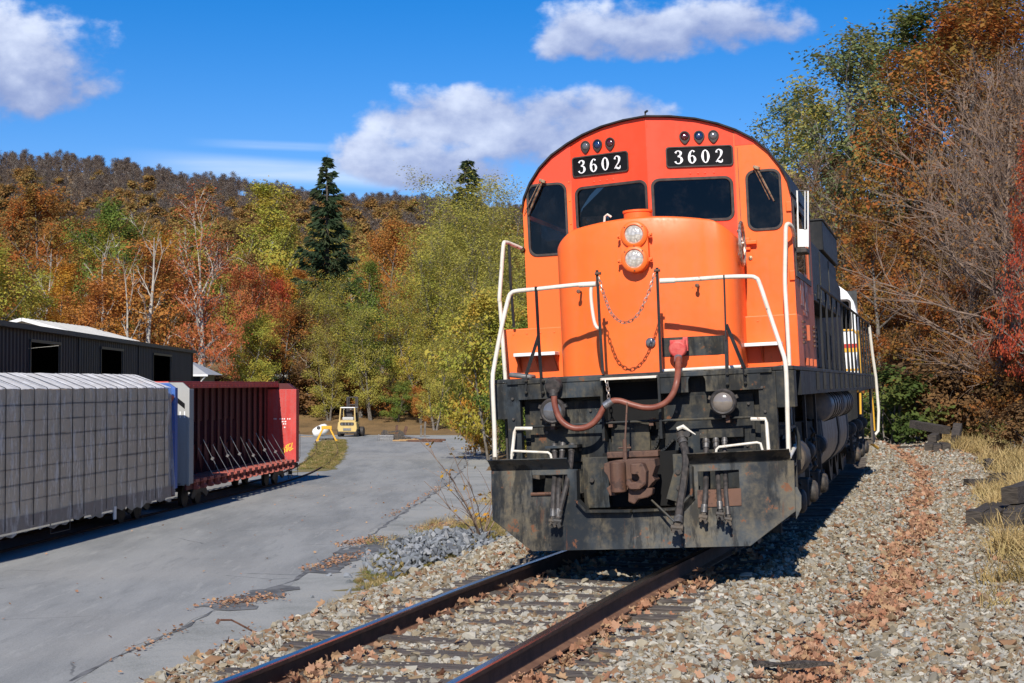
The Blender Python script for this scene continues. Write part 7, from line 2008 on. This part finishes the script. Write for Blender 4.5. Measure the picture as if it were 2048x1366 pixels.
# --- left woods: the ones that stand out
tree('spruce_tree', 'spruce', 653, 308, 190, 'spruce', 'tall dark spruce rising above the autumn woods against the sky', wide=1.02, bark='bark_dark', var=0)
tree('spruce_tree', 'spruce', 936, 316, 262, 'spruce', 'spruce top showing over the olive trees left of the engine cab', wide=1.25, bark='bark_dark', var=1)
tree('pale_trunked_tree', 'sparse', 405, 372, 157, 'rosy', 'large pale trunked tree with bare upper limbs and thin red orange leaves', wide=1.05, bark='bark_pale', var=0)
tree('red_maple', 'edge', 480, 520, 186, 'rosy', 'scarlet maple behind the pale trunked tree', wide=.7)
tree('red_maple', 'edge', 545, 548, 190, 'red', 'smaller crimson maple left of the spruce', wide=.5)
tree('orange_tree', 'edge', 245, 485, 160, 'orange', 'broad burnt orange tree behind the gabled building', wide=1.15)
tree('orange_tree', 'edge', 160, 560, 158, 'orange', 'low orange tree above the roof of the gabled building', wide=1.0)
tree('dead_tree', 'bare', 290, 440, 157, 'brown', 'bare pale forked dead tree in front of the orange trees', bark='bark_pale', var=0)
tree('dead_tree', 'bare', 262, 500, 156, 'brown', 'shorter bare grey dead trunk left of the forked one', bark='bark_pale', var=1, wide=.7)
tree('dead_tree', 'bare', 203, 475, 178, 'brown', 'bare whitened treetop above the orange tree', bark='bark_pale', var=1)
tree('dead_tree', 'bare', 85, 480, 175, 'brown', 'thin bare pale tree at the far left behind the yellow tree', bark='bark_pale', var=0, wide=.8)
tree('yellow_tree', 'oval', 40, 498, 160, 'yellow_green', 'yellow olive tree above the left end of the warehouse', wide=1.3)
tree('yellow_tree', 'oval', 122, 525, 165, 'gold', 'small golden tree right of the yellow olive one', wide=.9)
tree('olive_tree', 'broad', 88, 374, 205, 'oak_mix', 'tall olive and rust oak high at the far left', wide=.95)
tree('olive_tree', 'broad', 268, 398, 200, 'green', 'dark green broad tree behind the dead forked tree', wide=.95)
tree('olive_tree', 'broad', 180, 438, 210, 'yellow_green', 'dull yellow green tree between the two dark oaks', wide=.9)
tree('olive_tree', 'oval', 545, 368, 205, 'yellow_green', 'slender yellow olive tree just left of the tall spruce', wide=.95, bark='bark_pale')
tree('gold_tree', 'edge', 592, 500, 196, 'gold', 'golden tree at the left foot of the tall spruce', wide=.8)
tree('orange_tree', 'broad', 765, 442, 225, 'orange', 'orange treetop just right of the tall spruce', wide=.8)
tree('green_tree', 'oval', 722, 522, 170, 'green', 'narrow bright green tree right of the spruce foot', wide=.75)
tree('young_tree', 'leafy', 795, 762, 166, 'green', 'round dark green shrub at the edge of the woods behind the forklift', cat='shrub', wide=1.0)
tree('young_tree', 'leafy', 842, 772, 165, 'orange', 'small rusty orange tree right of the green shrub', wide=.75)
tree('roadside_tree', 'leafy', 985, 590, 104, 'yellow_green', 'near tree with green and orange leaves beside the engine handrail', wide=.85, var=0)
tree('roadside_tree', 'leafy', 945, 690, 112, 'gold', 'smaller yellowing tree left of the near roadside tree', wide=.75, var=1)
tree('roadside_tree', 'leafy', 1025, 640, 96, 'green', 'green leafy tree half hidden behind the white handrails', wide=.8, var=1)
# --- left woods: the wall of olive trees and the mixed rows behind
for px, top, Z, lf in ((935, 345, 222, 'olive'), (905, 368, 228, 'olive'), (968, 352, 226, 'olive'), (630, 545, 178, 'yellow_green'), (672, 560, 176, 'olive'), (705, 575, 174, 'yellow_green'), (885, 398, 205, 'olive'), (960, 368, 215, 'olive'), (1020, 372, 200, 'olive'), (830, 455, 190, 'olive'), (905, 470, 182, 'yellow_green'), (985, 480, 178, 'olive'), (785, 540, 176, 'olive'), (850, 565, 170, 'yellow_green'), (920, 585, 168, 'olive'), (1000, 570, 160, 'yellow_green'), (1060, 420, 190, 'olive'), (745, 610, 168, 'olive'), (870, 665, 160, 'olive'), (690, 600, 172, 'brown'), (660, 650, 168, 'olive')):
    tree('olive_tree', 'fine', px, top, Z, lf, single('feathery ' + HUE[lf], px, LEFT_MARKS, 'tree', 'in the back' if Z > 187 else 'in front' if Z < 172 else ''), 'feathery olive trees left of the engine', wide=1.1)
mix_rng = random.Random(33)
kinds = ['orange', 'gold', 'green', 'yellow_green', 'oak_mix', 'olive', 'brown', 'olive', 'russet', 'yellow_green']
rows = []
for px in range(-90, 1130, 74): rows.append((px + mix_rng.uniform(-22, 22), mix_rng.uniform(440, 490), mix_rng.uniform(240, 275)))
for px in range(-60, 720, 66): rows.append((px + mix_rng.uniform(-20, 20), mix_rng.uniform(505, 580), mix_rng.uniform(182, 215)))
for px in range(480, 700, 44): rows.append((px + mix_rng.uniform(-14, 14), mix_rng.uniform(590, 660), mix_rng.uniform(166, 180)))
for px, top, Z in rows:
    lf = mix_rng.choice(kinds)
    tree('autumn_tree', mix_rng.choice(['broad', 'oval', 'edge', 'edge']), px, top, Z, lf, single(HUE[lf], px, LEFT_MARKS, 'autumn tree', 'in the back row' if Z > 230 else 'in the middle row' if Z > 181 else 'in the front row'), 'mixed autumn trees behind the yard', wide=mix_rng.uniform(.8, 1.05), bark=mix_rng.choice(['bark', 'bark', 'bark_pale']))
for px in range(395, 1010, 27):
    lf = mix_rng.choice(['olive', 'brown', 'russet', 'yellow_green', 'green'])
    tree('shrub', 'shrub', px + mix_rng.uniform(-10, 10), mix_rng.uniform(735, 795), mix_rng.uniform(170, 184), lf, single(HUE[lf], px, LEFT_MARKS, 'shrub', 'at the wood edge'), 'shrubs along the far edge of the yard', wide=1.5, cat='shrub')
# --- far ridge: two masses of forest
def low_tree(seed, n, ls, mat, bark, **kw):
    mb, an, wt = grow(seed, **kw)
    V, F = leaves(seed + 1, an, wt, n, ls, .7, .5, .8)
    # wood and leaves joined, this is far away
    wv = np.array(mb.v); 
    me = bpy.data.meshes.new('far_tree')
    nv = len(wv)
    me.from_pydata([tuple(v) for v in wv] + [tuple(v) for v in V], [], list(mb.f) + [tuple(f + nv) for f in F])
    me.materials.append(bark); me.materials.append(mat)
    me.polygons.foreach_set('material_index', [0] * len(mb.f) + [1] * len(F)); me.update()
    return me
far_leafy = [low_tree(600 + i, 1700, .75, M['leaf_hill'], M['bark'], H=13, cb=.2, rad=.36, limbs=11, sec=3, twigs=0) for i in range(4)]
far_bare = [low_tree(640 + i, 850, .46, M['leaf_ridge'], M['bark_pale'] if i % 3 == 0 else M['twig'], H=15, cb=.45, rad=.24, limbs=12, sec=5, twigs=3, lift=(.6, 1.2), r0=.014, twig_r=5.0) for i in range(4)]
def forest(name, n, z0, z1, src, lab, seed, s0, s1, cond):
    r = np.random.default_rng(seed)
    Z = r.uniform(z0, z1, n); X = r.uniform(-.36, .33, n) * Z
    k = cond(X, Z, r); X, Z = X[k], Z[k]; m = len(X); s = r.uniform(s0, s1, m)
    scatter(name, np.stack([X, Z, hz(X, Z) - .3], 1), np.stack([np.zeros(m), np.zeros(m), r.uniform(0, 6.28, m)], 1), np.stack([s * r.uniform(.85, 1.15, m), s, s * r.uniform(.9, 1.15, m)], 1), r.integers(0, len(src), m), src, 'stuff', lab)
def band(X, Z): return 600 + 40 * np.sin(X * .02) + 25 * np.sin(X * .057 + 1)
forest('hillside_forest', 4600, 255, 760, far_leafy, 'orange and brown forest on the lower hillside', 3, .7, 1.05, lambda X, Z, r: (Z < band(X, Z) + r.normal(0, 35, len(X))) | (r.random(len(X)) < .16))
forest('ridge_forest', 9000, 540, 840, far_bare, 'grey leafless forest along the ridge', 4, .42, .68, lambda X, Z, r: Z > band(X, Z) - 10 + r.normal(0, 30, len(X)))
# --- right woods
tree('tall_tree', 'nearsparse', 1690, 48, 96, 'bluegreen', 'tall pale green tree with open crown against the sky at right', wide=1.05, var=0)
tree('tall_tree', 'nearsparse', 1545, 190, 122, 'bluegreen', 'thin faded green tree rising just right of the engine roof', wide=.85, var=1)
tree('oak_tree', 'near', 1798, 70, 84, 'oak_mix', 'tall oak with orange and green leaves in the right woods', wide=.95, var=0)
tree('oak_tree', 'near', 1915, -40, 80, 'oak_mix', 'tallest rust and olive tree reaching past the top of the frame', wide=.95, var=1)
tree('red_maple', 'near', 2100, 240, 52, 'red', 'deep red maple at the right edge of the frame', wide=.55, var=2)
tree('red_maple', 'leafy', 2040, 560, 60, 'red', 'low bright red maple at the right edge under the bare branches', wide=.6, var=0)
tree('young_oak', 'near', 1760, 440, 74, 'oak_mix', 'lower rust coloured oak behind the engine roof', wide=1.0, var=2)
tree('twiggy_tree', 'twiggy', 2000, 60, 60, 'brown', 'large leafless brown tree filling the upper right corner', wide=1.0, bark='twig', var=0)
tree('twiggy_tree', 'twiggy', 1945, 380, 66, 'brown', 'bare branched tree in the middle of the right woods', wide=.8, bark='twig', var=1)
tree('twiggy_tree', 'twiggy', 1655, 300, 92, 'brown', 'pale bare tree behind the tall green one', wide=1.1, bark='twig', var=2)
tree('twiggy_tree', 'twiggy', 2075, 120, 60, 'russet', 'bare branched tree cut off by the right edge', wide=.9, bark='twig', var=2)
for px, top, Z, k_, lf in ((1750, 15, 104, 'near', 'bluegreen'), (1860, -50, 98, 'near', 'shade_green'), (1965, -90, 94, 'near', 'brown'), (2050, -70, 90, 'near', 'oak_mix'), (1645, 165, 110, 'nearsparse', 'olive'), (2000, 140, 78, 'twiggy', 'brown'), (2090, 60, 74, 'twiggy', 'russet'), (1720, 230, 92, 'near', 'bluegreen'), (1715, 300, 100, 'near', 'brown'), (1835, 330, 92, 'near', 'shade_green'), (1960, 300, 88, 'near', 'brown'), (2075, 280, 90, 'near', 'russet'), (1600, 330, 118, 'near', 'olive'), (1700, 540, 82, 'leafy', 'orange'), (1790, 600, 74, 'leafy', 'russet'), (1880, 560, 68, 'leafy', 'oak_mix'), (1960, 600, 62, 'leafy', 'orange'), (1730, 640, 80, 'leafy', 'orange'), (1840, 660, 70, 'leafy', 'brown'), (2060, 640, 58, 'leafy', 'russet'), (1650, 440, 120, 'near', 'brown'), (1905, 420, 76, 'near', 'oak_mix'), (1800, 430, 78, 'near', 'russet'), (2010, 440, 66, 'near', 'brown'), (1560, 360, 135, 'near', 'olive'), (1480, 420, 150, 'near', 'olive')):
    tree('woodland_tree', k_, px, top, Z, lf, single(HUE[lf], px, RIGHT_MARKS, 'bare branched tree' if k_ == 'twiggy' else 'small tree' if k_ == 'leafy' else 'woodland tree', ''), 'trees of the right woods', wide=1.05, bark='twig' if k_ == 'twiggy' else 'bark_dark')
for i in range(16):
    px = 1560 + i * 36
    lf = mix_rng.choice(['brown', 'russet', 'oak_mix', 'brown'])
    tree('woodland_tree', mix_rng.choice(['near', 'near', 'twiggy']), px, mix_rng.uniform(330, 470), mix_rng.uniform(112, 150), lf, single(HUE[lf], px, RIGHT_MARKS, 'tree', 'deep in the woods'), 'trees of the right woods', wide=1.1, bark='bark_dark')
for px in range(1740, 2120, 22):
    lf = mix_rng.choice(['shade_green', 'brown', 'shade_green', 'green', 'brown'])
    tree('shrub', 'shrub', px + mix_rng.uniform(-8, 8), mix_rng.uniform(700, 775), mix_rng.uniform(58, 78), lf, single(HUE[lf], px, RIGHT_MARKS, 'shrub', ''), 'shrubs along the right woods', wide=1.3, cat='shrub')
tree('shrub', 'shrub', 1800, 775, 62, 'olive', 'dull yellow green bush behind the far tie pile', wide=1.6, cat='shrub')
tree('shrub', 'shrub', 2030, 800, 44, 'brown', 'reddish brown dry bush at the right edge behind the straw grass', wide=1.2, cat='shrub')
# --- bare sapling by the rock heap
sp = on_plane(966, 1086, YARD)
sap = thing('bare_sapling', 'bare multi stemmed sapling with a few orange leaves beside the rock heap', 'sapling', (sp.x, sp.y, YARD), 0)
mb = MB(); rr = random.Random(9); an = []
for k in range(9):
    a = rr.uniform(2.2, 4.6) if k < 6 else rr.uniform(0, 6.28); e = rr.uniform(.75, 1.35); L = rr.uniform(2.4, 3.9)
    st_ = wander((rr.gauss(0, .06), rr.gauss(0, .06), -.05), (math.cos(a) * math.cos(e), math.sin(a) * math.cos(e), math.sin(e)), L, 7, rr, .08, -.02)
    mb.tube(st_, [.022 * (1 - .85 * i / 7) + .004 for i in range(8)], 5)
    for q in range(6):
        p, d = along(st_, rr.uniform(.3, .95)); tb = wander(p, d + Vector((rr.gauss(0, .6), rr.gauss(0, .6), rr.gauss(0, .4))), rr.uniform(.4, 1.3), 4, rr, .12, 0)
        mb.tube(tb, [.012, .010, .008, .006, .003], 3); an.append(tb[-1]); an.append(tb[2])
mb.build('stems', M['twig'], sap)
an = np.array([tuple(a) for a in an]); V, F = leaves(3, an, np.ones(len(an)), 90, .13, .10, .2, .3)
link('foliage', np_mesh('foliage', V, F, M['leaf_gold']), sap)
